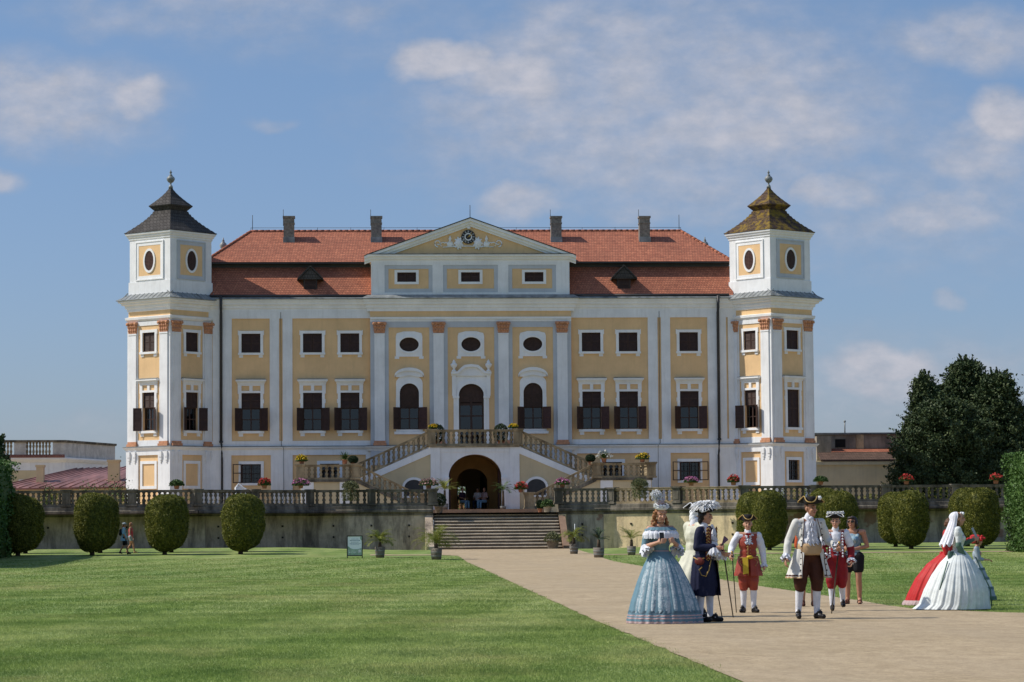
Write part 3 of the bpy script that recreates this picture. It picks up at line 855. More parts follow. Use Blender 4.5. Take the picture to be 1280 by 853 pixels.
for k, px in enumerate((361.2, 470.4, 695, 805.3)):
    x = UX(px, 3.9, 285); zt_ = UZ(px, 270.8, 3.9)
    c = MB(); w = .34
    c.box(x-w, x+w, 3.6, 4.25, 19.4, zt_ - .12); c.box(x-w-.05, x+w+.05, 3.55, 4.3, zt_ - .12, zt_); c.box(x-w-.03, x+w+.03, 3.57, 4.28, zt_ - .5, zt_ - .42)
    co = obj('chimney', c, [M['brick']], palace)
    f = MB(); f.box(x-w-.03, x+w+.03, 3.5, 4.3, 19.5, 20.08); obj('chimney_flashing', f, M['lead'], co)
    rr = MB(); rr.tube([(x - w - .02, 3.9, zt_ - .6), (x - w - .02, 3.9, zt_ + .45)], .018, 5); obj('lightning_rod', rr, M['iron'], co)
rr = MB()
for x in (-xr + .1, xr - .1): rr.tube([(x, yr, zr), (x, yr, zr + 1.05)], .02, 5)
rr.tube([(-xr, yr, zr + .22), (xr, yr, zr + .22)], .012, 4)
for k in range(14): x = -xr + k * 2*xr/13; rr.tube([(x, yr, zr), (x, yr, zr + .24)], .012, 4)
obj('lightning_conductor', rr, M['iron'], palace)
for px in (388, 779.5):
    x = UX(px, .5, 350); dz = 16.42
    c = MB(); c.box(x - .42, x + .42, .3, 2.0, 16.30, 17.2)
    for s in (-1, 1): pass
    dm = obj('dormer', c, M['gutter'], palace)
    w_ = MB(); leaf(w_, .74, 16.36, 17.12, Matrix.Translation((x - .37, .27, 0))); obj('louvre', w_, M['shutter'], dm)
    t = MB(); t.prism([(x - .82, 17.02), (x, 17.85), (x + .82, 17.02), (x + .82, 17.12), (x, 17.98), (x - .82, 17.12)][::-1][0:6], .05, 2.3)
    t.prism([(x - .72, 17.08), (x + .72, 17.08), (x, 17.82)], .12, 2.2)
    obj('dormer_roof', t, M['shingle'], dm)
for s in (-1, 1):
    f = MB(); x = UX(881, 7.5, 300) * s
    f.lathe([(.12, 0), (.12, .2), (.06, .3), (.20, .48), (.24, .62), (.20, .74), (.08, .84), (.1, .9), (.04, 1.0), (.03, 1.12)], (x, 7.5, 19.35), 10)
    obj('finial', f, M['lead'], palace)
for s in (-1, 1):
    f = MB(); x = s*15.58
    f.tube([(x, -.45, 15.95), (x, -.3, 15.2), (x, -.18, 14.9), (x, -.18, 6.9)], .09, 8)
    f.tube([(x, -.18, 6.9), (x - s*.04, -.38, 6.7), (x - s*.06, -.40, 6.2), (x - s*.06, -.2, 5.9), (x - s*.06, -.18, FL)], .065, 8)
    f.lathe([(.12, 0), (.12, .12)], (x, -.18, 6.85), 8)
    obj('downpipe', f, M['gutter'], palace)
    c = MB(); c.tube([(s*11.87, -.09, 15.0), (s*11.85, -.1, 6.7), (s*11.7, -.27, 6.5), (s*11.7, -.11, FL)], .014, 4); obj('lightning_cable', c, M['iron'], palace)

# ---- corner towers
HS = 1.84
def tower(cx, ang, moss, side):
    T = Matrix.Translation((cx, .05, 0)) @ Matrix.Rotation(ang, 4, 'Z')
    faces = [T @ Matrix.Rotation(k*PI/2, 4, 'Z') @ Matrix.Translation((0, -HS, 0)) for k in range(4)]
    FR, FLt = faces[0], faces[3]
    body = MB()
    hol = [(-.54, .54, SZ0, SZ1), (-.54, .54, 7.60, 9.95)]
    for k in range(4):
        body.M = faces[k]
        hh = list(hol) if k in (0, 3) else []
        if k == 0 and side > 0: hh.append((-.5, .5, 4.3, 5.55))
        wall_holes(body, -HS, HS, FL, 15.1, hh, 0, .28, 0, 1)
    body.M = None
    tw = obj('tower', body, [M['yellow'], M['dark']], palace)
    bd = MB()
    for k in range(4):
        bd.M = faces[k]
        for s in (-1, 1):
            bd.box(s*.95, s*(HS + .045 if s > 0 else HS), -.045, -.001, 6.62, 14.4)
            bd.box(s*.88, s*(HS + .095 if s > 0 else HS), -.095, -.001, FL, 6.08)
        bd.box(-HS, HS + .1, -.1, -.001, 6.08, 6.42)
        bd.box(-HS, HS + .047, -.047, -.001, 14.1, 14.36); bd.box(-.95, .95, -.043, -.001, 6.62, 7.0)
        for s in (-1, 1):     # little brackets under the string course
            for u in (s*1.65, s*1.15):
                if abs(u) > 1.8: continue
                bd.box(u - .11, u + .11, -.20, -.096, 5.95, 6.3); bd.box(u - .09, u + .09, -.17, -.096, 5.75, 5.95); bd.box(u - .05, u + .05, -.15, -.096, 5.6, 5.75)
    obj('tower_banding', bd, M['white'], tw)
    for k in range(4):
        for u in (-1.38, 1.38):
            p = MB(faces[k]); d = .12
            p.box(u - .33, u + .33, -d, -.001, 6.92, 13.63); p.box(u - .36, u + .36, -d-.03, -.001, 13.54, 13.62)
            obj('pilaster', p, M['white'], tw)
            if k in (0, 3):
                c = MB(faces[k]); capital(c, u, 13.64, 14.34, .66, d); obj('capital', c, M['terracotta'], tw)
                b = MB(faces[k]); b.box(u-.42, u+.42, -d-.09, -.001, 6.63, 6.78); b.box(u-.37, u+.37, -d-.04, -.001, 6.78, 6.92); obj('pilaster_base', b, M['terracotta'], tw)
    sq = [(T @ Vector(p)).xy[:] for p in ((-HS,-HS,0),(HS,-HS,0),(HS,HS,0),(-HS,HS,0))]
    c = MB(); c.sweep(sq, [(0, 14.36), (.06, 14.4), (.14, 14.5), (.16, 14.64), (0, 14.68)], 0, True)
    obj('tower_architrave', c, M['white_trim'], tw); c = MB()
    pr = [(0, 15.0), (.06, 15.02), (.07, 15.18), (.15, 15.22), (.17, 15.38), (.32, 15.43), (.34, 15.54), (.46, 15.57), (.48, 15.68), (0, 15.72)]
    c.sweep(sq, pr, 0, True)
    obj('tower_cornice', c, M['white_trim'], tw); c = MB()
    c.sweep(sq, [(.09, 6.35), (.16, 6.45), (.24, 6.53), (.24, 6.58), (0, 6.62)], 0, True)
    obj('string_course', c, M['white_trim'], tw)
    l = MB(); l.sweep(sq, [(0, 15.70), (.52, 15.685), (.56, 15.69), (.56, 15.73), (-.12, 16.18)], 0, True)
    l2 = MB(); l2.sweep(sq, [(0, 6.622), (.255, 6.585), (.27, 6.585), (.27, 6.615), (0, 6.66)], 0, True); obj('string_course_flashing', l2, M['lead'], tw)
    # standing seams
    for k in range(4):
        l.M = faces[k]
        for i in range(-5, 6):
            u = i*.4
            l.hexa([(u-.02,-.54,15.72),(u+.02,-.54,15.72),(u+.02,.1,16.16),(u-.02,.1,16.16)],[(u-.02,-.54,15.77),(u+.02,-.54,15.77),(u+.02,.1,16.2),(u-.02,.1,16.2)])
        l.M = None
    obj('tower_flashing', l, M['lead'], tw)
    # drum
    HD = 1.79; zt = 19.98
    dr = MB()
    dfaces = [T @ Matrix.Rotation(k*PI/2, 4, 'Z') @ Matrix.Translation((0, -HD, 0)) for k in range(4)]
    for k in range(4):
        dr.M = dfaces[k]; dr.add([(-HD,0,16.0),(HD,0,16.0),(HD,0,zt),(-HD,0,zt)], [(0,1,2,3)], 0)
        dr.box(-HD, HD + .05, -.05, -.001, 16.05, 16.85); dr.box(-HD, HD + .06, -.06, -.05, 16.05, 16.12)
    dr.M = None
    sqd = [(T @ Vector(p)).xy[:] for p in ((-HD,-HD,0),(HD,-HD,0),(HD,HD,0),(-HD,HD,0))]
    dr.sweep(sqd, [(0, 19.45), (.05, 19.5), (.05, 19.58), (.12, 19.66), (.14, 19.75), (.2, 19.8), (.22, 19.92), (0, 19.98)], 0, True)
    obj('tower_upper_storey', dr, M['white'], tw)
    for k in (0, 3):
        f = MB(dfaces[k]); a0, a1, b0, b1 = -1.16, 1.16, 17.0, 19.28
        f.ring([(a0,b0),(a1,b0),(a1,b1),(a0,b1)], [(a0+.2,b0+.2),(a1-.2,b0+.2),(a1-.2,b1-.2),(a0+.2,b1-.2)], -.035, -.001, 0)
        f.ring([(a0-.07,b0-.07),(a1+.07,b0-.07),(a1+.07,b1+.07),(a0-.07,b1+.07)], [(a0,b0),(a1,b0),(a1,b1),(a0,b1)], -.07, -.001, 0)
        obj('panel_frame', f, M['grey_trim'] if k == 0 else M['white_trim'], tw)
        f = MB(dfaces[k]); f.prism([(a0+.2,b0+.2),(a1-.2,b0+.2),(a1-.2,b1-.2),(a0+.2,b1-.2)], -.02, -.001); obj('panel', f, M['yellow'], tw)
        f = MB(dfaces[k]); cz = 18.12; f.ring(oval_pts(0, cz, .52, .76, 24), oval_pts(0, cz, .40, .62, 24), -.08, -.021)
        wd = obj('window', f, M['white_trim'], palace)
        f = MB(dfaces[k]); f.prism(oval_pts(0, cz, .41, .63, 24), -.035, -.022)
        for i in range(-6, 7):
            z = i*.09; w_ = .40*math.sqrt(max(0, 1 - (z/.62)**2)); f.box(-w_+.02, w_-.02, -.05, -.035, cz + z, cz + z + .05)
        f.box(-.03, .03, -.055, -.035, cz - .6, cz + .6)
        obj('shutter', f, M['shutter_red'] if k == 3 else M['shutter'], wd)
    # roof: bell-shaped pyramid in two tiers
    def pyr(mb, prof, nseg=1):
        vs = []; fs = []
        for r, z in prof:
            for k in range(4):
                a = k*PI/2 + PI/4; vs.append(T @ Vector((r*math.cos(a), r*math.sin(a), z)))
        for i in range(len(prof) - 1):
            for k in range(4):
                k2 = (k+1) % 4; fs.append((i*4+k, i*4+k2, (i+1)*4+k2, (i+1)*4+k))
        fs.append((3,2,1,0)); mb.add(vs, fs)
    rf = MB()
    lo = [(2.80, 19.88), (2.90, 19.93)]
    n = 9
    for i in range(n + 1):
        f = i/n; r = 1.02 + (2.86 - 1.02) * (1 - f)**1.45; z = 19.97 + (21.50 - 19.97) * f
        lo.append((r, z));
        if i < n: lo.append((r - .035 - (2.86-1.02)*.02, z + .012))
    pyr(rf, lo)
    up = [(1.0, 21.35), (1.34, 21.62), (1.38, 21.67)]
    n = 6
    for i in range(n + 1):
        f = i/n; r = .10 + (1.34 - .10) * (1 - f)**1.35; z = 21.71 + (22.86 - 21.71) * f
        up.append((r, z))
        if i < n: up.append((r - .03, z + .012))
    pyr(rf, up)
    tr = obj('tower_roof', rf, M['shingle_moss'] if moss else M['shingle'], tw)
    fn = MB(); fn.lathe([(.14, 0), (.12, .12), (.05, .2), (.05, .3), (.16, .36), (.25, .50), (.26, .58), (.22, .68), (.1, .76), (.12, .8), (.05, .86), (.05, .92), (.09, .98), (.03, 1.06), (.02, 1.14)],
             (T @ Vector((0, 0, 22.82))), 14)
    obj('finial', fn, M['lead'], tw)
    # windows
    for k in (0, 3):
        small_window(faces[k], 0, SZ0, SZ1, 1.08)
        if k == 0 and side > 0: main_window(faces[k], 0, 1.08, 'closed')
        else: main_window(faces[k], 0, 1.08, 'open', phl=30, phr=35)
        if k == 0 and side > 0: ground_window(faces[k], 0, 4.3, 5.55, 1.0, (0, 0))
        else:
            f = MB(faces[k]); f.ring([(-.72,4.0),(.72,4.0),(.72,5.72),(-.72,5.72)], [(-.54,4.18),(.54,4.18),(.54,5.54),(-.54,5.54)], -.06, -.001)
            obj('blind_panel', f, M['white_trim'], tw)
    return T
tower(-18.72, rad(45 + 3.0), False, -1)
tower(18.95, rad(45 - 8.0), True, 1)
# ================================================================ BALUSTERS
def baluster_mesh(name, mat):
    mb = MB()
    mb.box(-.085, .085, -.085, .085, 0, .09); mb.box(-.085, .085, -.085, .085, .91, 1.0)
    mb.lathe([(.055, .09), (.075, .12), (.06, .16), (.095, .26), (.10, .32), (.085, .40), (.05, .49), (.07, .52), (.05, .55), (.085, .64), (.10, .70), (.09, .78), (.055, .86), (.075, .89), (.06, .91)], n=8)
    return mesh_from(name, mb.v, mb.f, mb.m, mb.s, [mat])
BAL = baluster_mesh('baluster', M['baluster']); BALD = baluster_mesh('baluster', M['baluster_dark'])

def run(parent, p0, z0, p1, z1, h, n, mat, bme, name='handrail', wid=.26, rail=.13, base=.12, capover=.0, ends=(0.0, 0.0)):
    """one stretch of balustrade: plinth rail, top rail, n balusters, from (x,y) p0 to p1"""
    d = Vector((p1[0]-p0[0], p1[1]-p0[1])); L = d.length; d /= L; nx, ny = d.y, -d.x
    def bar(za, zb, w):
        a = [(p0[0]-nx*w/2, p0[1]-ny*w/2), (p0[0]+nx*w/2, p0[1]+ny*w/2), (p1[0]+nx*w/2, p1[1]+ny*w/2), (p1[0]-nx*w/2, p1[1]-ny*w/2)]
        zz = [z0, z0, z1, z1]
        return [(q[0], q[1], z+za) for q, z in zip(a, zz)], [(q[0], q[1], z+zb) for q, z in zip(a, zz)]
    mb = MB()
    for za, zb, w in ((h - rail, h - .04, wid), (h - .04, h, wid + .05)):
        a, b = bar(za, zb, w); mb.hexa(a, b)
    r = obj(name, mb, mat, parent)
    mb = MB(); a, b = bar(0, base, wid + .02); mb.hexa(a, b); obj('plinth', mb, mat, parent)
    hh = h - rail - base
    for k in range(n):
        f = (k + .5) / n
        q = (p0[0] + (p1[0]-p0[0])*f, p0[1] + (p1[1]-p0[1])*f); z = z0 + (z1-z0)*f
        e = abs(z1 - z0)/L*.07
        place('baluster', bme, parent, (q[0], q[1], z + base - e), (1, 1, hh + 2*e), math.atan2(d.y, d.x))

def pier(parent, x, y, z, h, w, mat, cap=True, d=None, rz=0):
    d = d or w
    mb = MB(Matrix.Translation((x, y, z)) @ Matrix.Rotation(rz, 4, 'Z'))
    mb.box(-w/2, w/2, -d/2, d/2, .10, h - .12); mb.box(-w/2-.05, w/2+.05, -d/2-.05, d/2+.05, 0, .10)
    mb.box(-w/2-.04, w/2+.04, -d/2-.04, d/2+.04, h - .12, h - .05); mb.box(-w/2-.08, w/2+.08, -d/2-.08, d/2+.08, h - .05, h + .03)
    mb.box(-w/2+.08, w/2-.08, -d/2-.02, -d/2-.001, .2, h - .22)
    return obj('pier', mb, mat, parent)

# ================================================================ DOUBLE STAIRCASE
st = thing('double_staircase', 'double flight outdoor staircase with stone balustrades around an arched porch', 'staircase', (0, -3.5, FL))
PF = 2.57        # porch plinth level
BX = 2.64; YB = -5.0; ZL = 6.45
blk = MB()
# front wall with arch (built as ring of quads around the arch)
def arch_wall(mb, x0, x1, z0, z1, w, zs, zt, y0, y1, mat=0, n=18):
    pts = arch_pts(0, z0, zs, zt, w, n)
    top = pts[2:]           # from right spring over to left
    def face(y, flip):
        vs = []; fs = []
        for (x, z) in top:
            vs += [(x, y, z), (x, y, z1)]
        for i in range(len(top) - 1):
            fs.append((2*i, 2*i+1, 2*i+3, 2*i+2))
        mb.add(vs, fs, mat)
        for a, b in ((x0, -w/2), (w/2, x1)):
            mb.add([(a,y,z0),(b,y,z0),(b,y,z1),(a,y,z1)], [(0,1,2,3)], mat)
    face(y0, 0); face(y1, 1)
    vs = [(x, y0, z) for x, z in pts[1:] + [pts[0]]] + [(x, y1, z) for x, z in pts[1:] + [pts[0]]]
    m = len(pts)
    mb.add(vs, [(i, i+1, i+1+m, i+m) for i in range(m-1)], mat, False)
arch_wall(blk, -BX, BX, PF - .3, 6.35, 3.22, 4.55, 5.92, YB, YB + .5)
blk.box(-BX, -BX + .4, YB + .51, C_Y - .01, FL, 6.35); blk.box(BX - .4, BX, YB + .51, C_Y - .01, FL, 6.35)
for s in (-1, 1):
    blk.box(s*2.12, s*2.70, YB - .07, YB - .001, PF - .3, 6.35); blk.box(s*1.61, s*1.9, YB - .06, YB + .03, PF - .3, 4.42); blk.box(s*1.58, s*1.93, YB - .09, YB + .03, 4.42, 4.55)
blk.box(-2.11, 2.11, YB - .03, YB - .001, 6.06, 6.35)
obj('porch_wall', blk, M['white'], st)
vt = MB()       # warm vault inside the porch, the smaller arch to the passage behind
n = 18
for k in range(n):
    a0, a1 = PI*k/n, PI*(k+1)/n
    q = lambda a, y: (1.7*math.cos(a), y, 4.4 + 1.52*math.sin(a))
    vt.add([q(a0, YB+.5), q(a1, YB+.5), q(a1, C_Y-.01), q(a0, C_Y-.01)], [(0,1,2,3)])
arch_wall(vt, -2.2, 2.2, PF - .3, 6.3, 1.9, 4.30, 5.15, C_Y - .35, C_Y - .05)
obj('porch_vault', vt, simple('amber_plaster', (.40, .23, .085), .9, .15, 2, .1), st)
dr = MB()
for s in (-1, 1):
    dr.prism([(0, 0), (1.5, 0), (1.5, 1.9), (1.3, 2.35), (.75, 2.6), (.2, 2.35), (0, 1.9)], -.03, .03, 0,
             Matrix.Translation((s*1.50, -3.55, PF)) @ Matrix.Rotation(PI/2, 4, 'Z') @ Matrix.Translation((-.75, 0, 0)))
obj('door', dr, M['shutter_red'], st)
ld = MB(); ld.box(-BX - .08, BX + .08, YB - .14, C_Y - .26, 6.36, ZL); obj('landing', ld, M['baluster'], st)
# platform in front of the porch
pf = MB(); pf.box(-3.4, 4.2, -8.0, YB - .1, FL - .1, PF); pf.box(-1.6, 1.6, YB - .1, 0.6, FL - .1, PF)
obj('platform', pf, M['plinth'], st)
XO = 7.2; ZM = 4.40
YU0, YU1 = -5.0, -3.1       # upper flights
YL0, YL1 = -7.0, -5.15      # lower flights
XLO = 10.55; XP = 3.25; ZP = PF
for s in (-1, 1):
    # upper flight: solid wall under a string, with steps
    f = MB()
    pts = [(BX, FL), (XO + .1, FL), (XO + .1, ZM), (BX, ZL - .1)]
    if s < 0: pts = [(-x, z) for x, z in pts][::-1]
    f.prism(pts, YU0, YU0 + .35, 0)
    f.prism(pts, YU1 - .3, YU1, 0)
    wl = obj('stair_wall', f, M['cream'], st)
    g = MB()
    a = [(BX, ZL - .48), (XO + .1, ZM - .42), (XO + .1, ZM - .02), (BX, ZL - .06)]
    if s < 0: a = [(-x, z) for x, z in a][::-1]
    g.prism(a, YU0 - .05, YU0 - .001, 0); obj('string_band', g, M['white_trim'], wl)
    g = MB()   # half-round opening under the flight
    cx = s * 3.72
    g.ring(arch_pts(cx, 3.3, 3.9, 4.55, 1.45, 14), arch_pts(cx, 3.42, 3.9, 4.40, 1.16, 14), -.06, -.001, 0, Matrix.Translation((0, YU0, 0)))
    nd = obj('oval_opening', g, M['white_trim'], wl)
    g = MB(); g.prism(arch_pts(cx, 3.42, 3.9, 4.40, 1.16, 14), YU0 - .02, YU0 - .002); obj('oval_grille', g, M['gutter'], st)
    steps = MB(); nst = 12
    for k in range(nst):
        xa = BX + (XO - BX) * k / nst; xb = BX + (XO - BX) * (k+1) / nst
        steps.box(s*xa, s*xb, YU0 + .36, YU1 - .31, 3.0, ZL - (ZL - ZM) * (k+1) / nst)
    nst = 11
    for k in range(nst):
        xa = XP + (XO - XP) * k / nst; xb = XP + (XO - XP) * (k+1) / nst
        steps.box(s*xa, s*xb, YL0 + .36, YL1, FL, ZP + (ZM - ZP) * (k+1) / nst - .02)
    obj('flight', steps, M['step'], st)
    # middle landing
    ml = MB(); ml.box(s*XO, s*XLO, YL0 + .02, C_Y - .3, FL, ZM - .14); m_ = obj('landing_wall', ml, M['cream'], st)
    ml = MB(); ml.box(s*XO, s*(XLO + .06), YL0 - .08, C_Y - .3, ZM - .138, ZM); obj('landing', ml, M['baluster_dark'], st)
    for xa in (7.45, 9.75): q = MB(); q.box(s*xa, s*(xa + .75), YL0 - .04, YL0 + .018, FL, ZM - .14); obj('wall_strip', q, M['white'], m_)
    # lower flight outer cheek
    f = MB(); a = [(XP, FL), (XO, FL), (XO, ZM), (XP, ZP + .02)]
    if s < 0: a = [(-x, z) for x, z in a][::-1]
    f.prism(a, YL0, YL0 + .35, 0); obj('stair_wall', f, M['cream'], st)
    g = MB(); a = [(XP, ZP - .16), (XO, ZM - .2), (XO, ZM + .03), (XP, ZP + .05)]
    if s < 0: a = [(-x, z) for x, z in a][::-1]
    g.prism(a, YL0 - .05, YL0 + .36, 0); obj('string', g, M['baluster_dark'], st)
    # balustrades
    HB = .90
    run(st, (s*(BX + .02), YU0 + .15), ZL, (s*XO, YU0 + .15), ZM, .98, 15, M['baluster'], BAL)
    run(st, (s*(XLO - .0), YL0 + .12), ZM, (s*(XO + .2), YL0 + .12), ZM, HB, 9, M['baluster'], BAL)
    run(st, (s*XO, YL0 + .12), ZM, (s*(XP + .25), YL0 + .12), ZP, .95, 12, M['baluster'], BAL)
    run(st, (s*XLO, YL0 + .1), ZM, (s*XLO, -.7), ZM, HB, 18, M['baluster'], BAL)
    pier(st, s*(XO + .05), YL0 + .12, ZM, HB + .02, .5, M['baluster'])
    pier(st, s*XLO, YL0 + .12, ZM, HB + .02, .5, M['baluster'])
    pier(st, s*(BX), YB + .15, ZL, .98, .5, M['baluster'])
    pier(st, s*XP - s*.1, YL0 + .12, ZP - .02, 1.0, .55, M['baluster'])
run(st, (-BX + .25, YB + .15), ZL, (BX - .25, YB + .15), ZL, .98, 15, M['baluster'], BAL)

# ================================================================ GROUND
def sstep(a, b, t):
    t = np.clip((t - a) / (b - a), 0, 1); return t * t * (3 - 2 * t)
def ground_h(x, y):
    x = np.asarray(x, float); y = np.asarray(y, float)
    ctr = 1 - sstep(5, 12, np.abs(x - .5))
    outer = .12 * sstep(-62, -42, y) + .18 * sstep(-42, -34, y) + .18 * sstep(-33, -27, y)
    mid = .12 * sstep(-62, -42, y) + .16 * sstep(-40, -22, y)
    h = outer * (1 - ctr) + mid * ctr
    return h - .6 * sstep(-23, -17, y) * (np.abs(x) < 300)
xs = np.unique(np.concatenate([np.array([-3000, -1200, -500, -200, -90, -60]), np.arange(-45, 46, 1.5), np.array([60, 90, 200, 500, 1200, 3000])]))
ys = np.unique(np.concatenate([np.array([-400, -250, -200, -180]), np.arange(-170, -10, 1.5), np.array([-10, 0, 30, 60, 120, 300, 900, 3500])]))
XX, YY = np.meshgrid(xs, ys); ZZ = ground_h(XX, YY)
vv = np.stack([XX.ravel(), YY.ravel(), ZZ.ravel()], 1)
nx_, ny_ = len(xs), len(ys)
ff = [(j*nx_+i, j*nx_+i+1, (j+1)*nx_+i+1, (j+1)*nx_+i) for j in range(ny_-1) for i in range(nx_-1)]
me = mesh_from('lawn', vv, ff, None, [True]*len(ff), [M['lawn']])
lawn = bpy.data.objects.new('lawn', me); COL.objects.link(lawn); tag(lawn, kind='structure')

# gravel path: left and right edge as y -> x tables
LE = [(-400, -5.2), (-185, -4.6), (-165, -4.35), (-150.5, -4.10), (-133, -3.92), (-75, -2.95), (-50, -2.6), (-42, -2.5), (-38, -3.2), (-36.2, -3.3), (-30, -3.0), (-20, -2.9)]
RE = [(-400, 5.0), (-150, 5.0), (-140, 4.5), (-133.4, 3.8), (-132.2, 2.8), (-129.9, 1.72), (-127.5, 1.62), (-124, 1.75), (-111.4, 1.85), (-80, 2.7), (-53, 3.5), (-46, 4.0), (-38, 4.3), (-30, 4.4), (-20, 4.3)]
def edge(tab, y): return np.interp(y, [t[0] for t in tab], [t[1] for t in tab])
yy = np.unique(np.concatenate([np.linspace(-400, -170, 12), np.arange(-170, -19.4, .75)]))
v = []; f = []
NC = 8
for j, y in enumerate(yy):
    a, b = float(edge(LE, y)), float(edge(RE, y))
    a += .06 * noise.noise((0, y * .9, 3.1)) + .03 * noise.noise((5, y * 3.1, 1)); b += .07 * noise.noise((9, y * .9, 1.7)) + .03 * noise.noise((3, y * 3.3, 4))
    for k in range(NC + 1):
        x = a + (b - a) * k / NC; v.append((x, y, float(ground_h(x, y)) + .012))
for j in range(len(yy) - 1):
    for k in range(NC): q = j*(NC+1)+k; f.append((q, q+1, q+NC+2, q+NC+1))
me = mesh_from('gravel_path', v, f, None, None, [M['gravel']]); o = bpy.data.objects.new('gravel_path', me); COL.objects.link(o); tag(o, kind='structure')
def strip(name, x0, x1, y0, y1, dz):
    n = int(abs(x1 - x0)); v = []; f = []
    for k in range(n + 1):
        x = x0 + (x1-x0)*k/n
        for y in (y0, (y0+y1)/2, y1): v.append((x, y + .1*noise.noise((x*.6, y, 0)), float(ground_h(x, y)) + dz))
    for k in range(n):
        for j in range(2): q = k*3+j; f.append((q, q+3, q+4, q+1))
    me = mesh_from(name, v, f, None, None, [M['gravel']]); o = bpy.data.objects.new(name, me); COL.objects.link(o); tag(o, kind='structure')
strip('cross_path', 4.0, 42, -43.6, -41.0, .016); strip('cross_path', -2.7, -6.6, -39.0, -36.6, .016)
ter = MB(); TER = [(-60, -24.5), (-14.5, -24.5), (-7.5, -18.6), (9.0, -18.6), (16, -24.5), (60, -24.5), (60, 90), (-60, 90)]
ter.add([(x, y, FL) for x, y in TER], [tuple(range(8))])
t = obj('terrace_ground', ter, M['gravel']); tag(t, kind='structure')

# ================================================================ RETAINING WALLS with BALUSTRADES
ZW = 2.18      # top of masonry under the cap
ZCAP = 2.74
ZR = 3.62
def wall_path(side):
    if side < 0: return [(-2.97, -18.5), (-9.8, -18.5), (-15.8, -22.8), (-44, -22.9)]
    return [(4.08, -18.5), (7.0, -18.5), (13.9, -23.2), (41, -23.6)]
def build_wall(side, label, blabel, mats, npb):
    P = wall_path(side)
    root = thing('retaining_wall', label, 'garden wall', ((P[0][0]+P[-1][0])/2, -21, 0))
    br = thing('balustrade', blabel, 'balustrade', ((P[0][0]+P[-1][0])/2, -21, ZCAP))
    path = P if side > 0 else P[::-1]
    for i in range(len(path) - 1):
        a, b = path[i], path[i+1]
        d = Vector((b[0]-a[0], b[1]-a[1])); L = d.length; d /= L
        T = Matrix.Translation((a[0], a[1], 0)) @ Matrix.Rotation(math.atan2(d.y, d.x), 4, 'Z')
        mb = MB(T)
        mt = mats[i]
        nseg = max(1, int(L/1.0))
        # slightly battered face, thickness .6
        mb.add([(0, -.10, -.6), (L, -.10, -.6), (L, 0, ZW), (0, 0, ZW), (0, .7, -.6), (L, .7, -.6), (L, .7, ZW), (0, .7, ZW)],
               [(0,1,2,3), (1,5,6,2), (2,6,7,3), (3,7,4,0), (5,4,7,6)])
        w = obj('masonry', mb, mt, root)
        c = MB(T); e = .12
        c.sweep([(-.02, 0), (L + .02, 0)], [(-.6, ZW), (.04, ZW), (.06, ZW+.1), (.14, ZW+.17), (.18, ZW+.19), (.18, ZW+.30), (.10, ZW+.34), (.08, ZCAP-.04), (.02, ZCAP), (-.6, ZCAP)])
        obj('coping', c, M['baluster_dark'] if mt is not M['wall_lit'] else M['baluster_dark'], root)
        # pilaster strips and weep holes
        hl = MB(T)
        x = 1.3
        while x < L - .5:
            for z in (1.0, 1.62) if int(x) % 2 else (1.62,):
                hl.box(x - .05, x + .05, -.075, .0, z - .05, z + .05)
            x += 2.1
        if hl.v: obj('weep_hole', hl, M['dark'], root)['kind'] = 'stuff'
        nb = npb[i]
        # balustrade bays between piers
        bays, n = nb
        for k in range(bays):
            xa, xb = L*k/bays, L*(k+1)/bays
            pa = T @ Vector((xa + .2, .15, 0)); pb = T @ Vector((xb - .2, .15, 0))
            run(br, pa.xy, ZCAP, pb.xy, ZCAP, ZR - ZCAP, n, M['baluster_dark'] if mt is not M['wall_lit'] else M['baluster'], BALD if mt is not M['wall_lit'] else BAL, 'handrail', .28)  # sunlit stretch gets the paler stone, sunlight put into the colour
            pp = T @ Vector((xa, .15, 0)); pier(br, pp.x, pp.y, ZCAP, ZR - ZCAP + .01, .46, M['baluster_dark'], rz=math.atan2(d.y, d.x))
        if i < len(path) - 1 or True:
            for xx in ((0, L) if i in (0, 1) else (L,)):
                pass
    pp = path[-1]; pier(br, pp[0], pp[1] + .15, ZCAP, ZR - ZCAP + .01, .5, M['baluster_dark'])
    pl = MB()
    for (x, y) in P[1:3]: pl.box(x - .42, x + .42, y - .16, y + .3, -.5, ZW - .002)
    x, y = P[0]; pl.box(x - (.4 if side < 0 else .02), x + (.02 if side < 0 else .4), y - .10, y + .6, -.5, ZW - .002)
    obj('buttress', pl, M['wall'] if side < 0 else M['wall_lit'], root)
    # stepped cheek beside the front steps
    return root, br
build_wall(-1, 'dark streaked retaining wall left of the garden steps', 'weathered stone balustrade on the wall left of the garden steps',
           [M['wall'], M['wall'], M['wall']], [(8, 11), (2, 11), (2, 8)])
build_wall(1, 'stained retaining wall right of the garden steps, its angled stretch coloured as sunlit', 'weathered stone balustrade on the wall right of the garden steps',
           [M['wall_rub'], M['wall_lit'], M['wall_rub']], [(1, 8), (2, 11), (7, 11)])

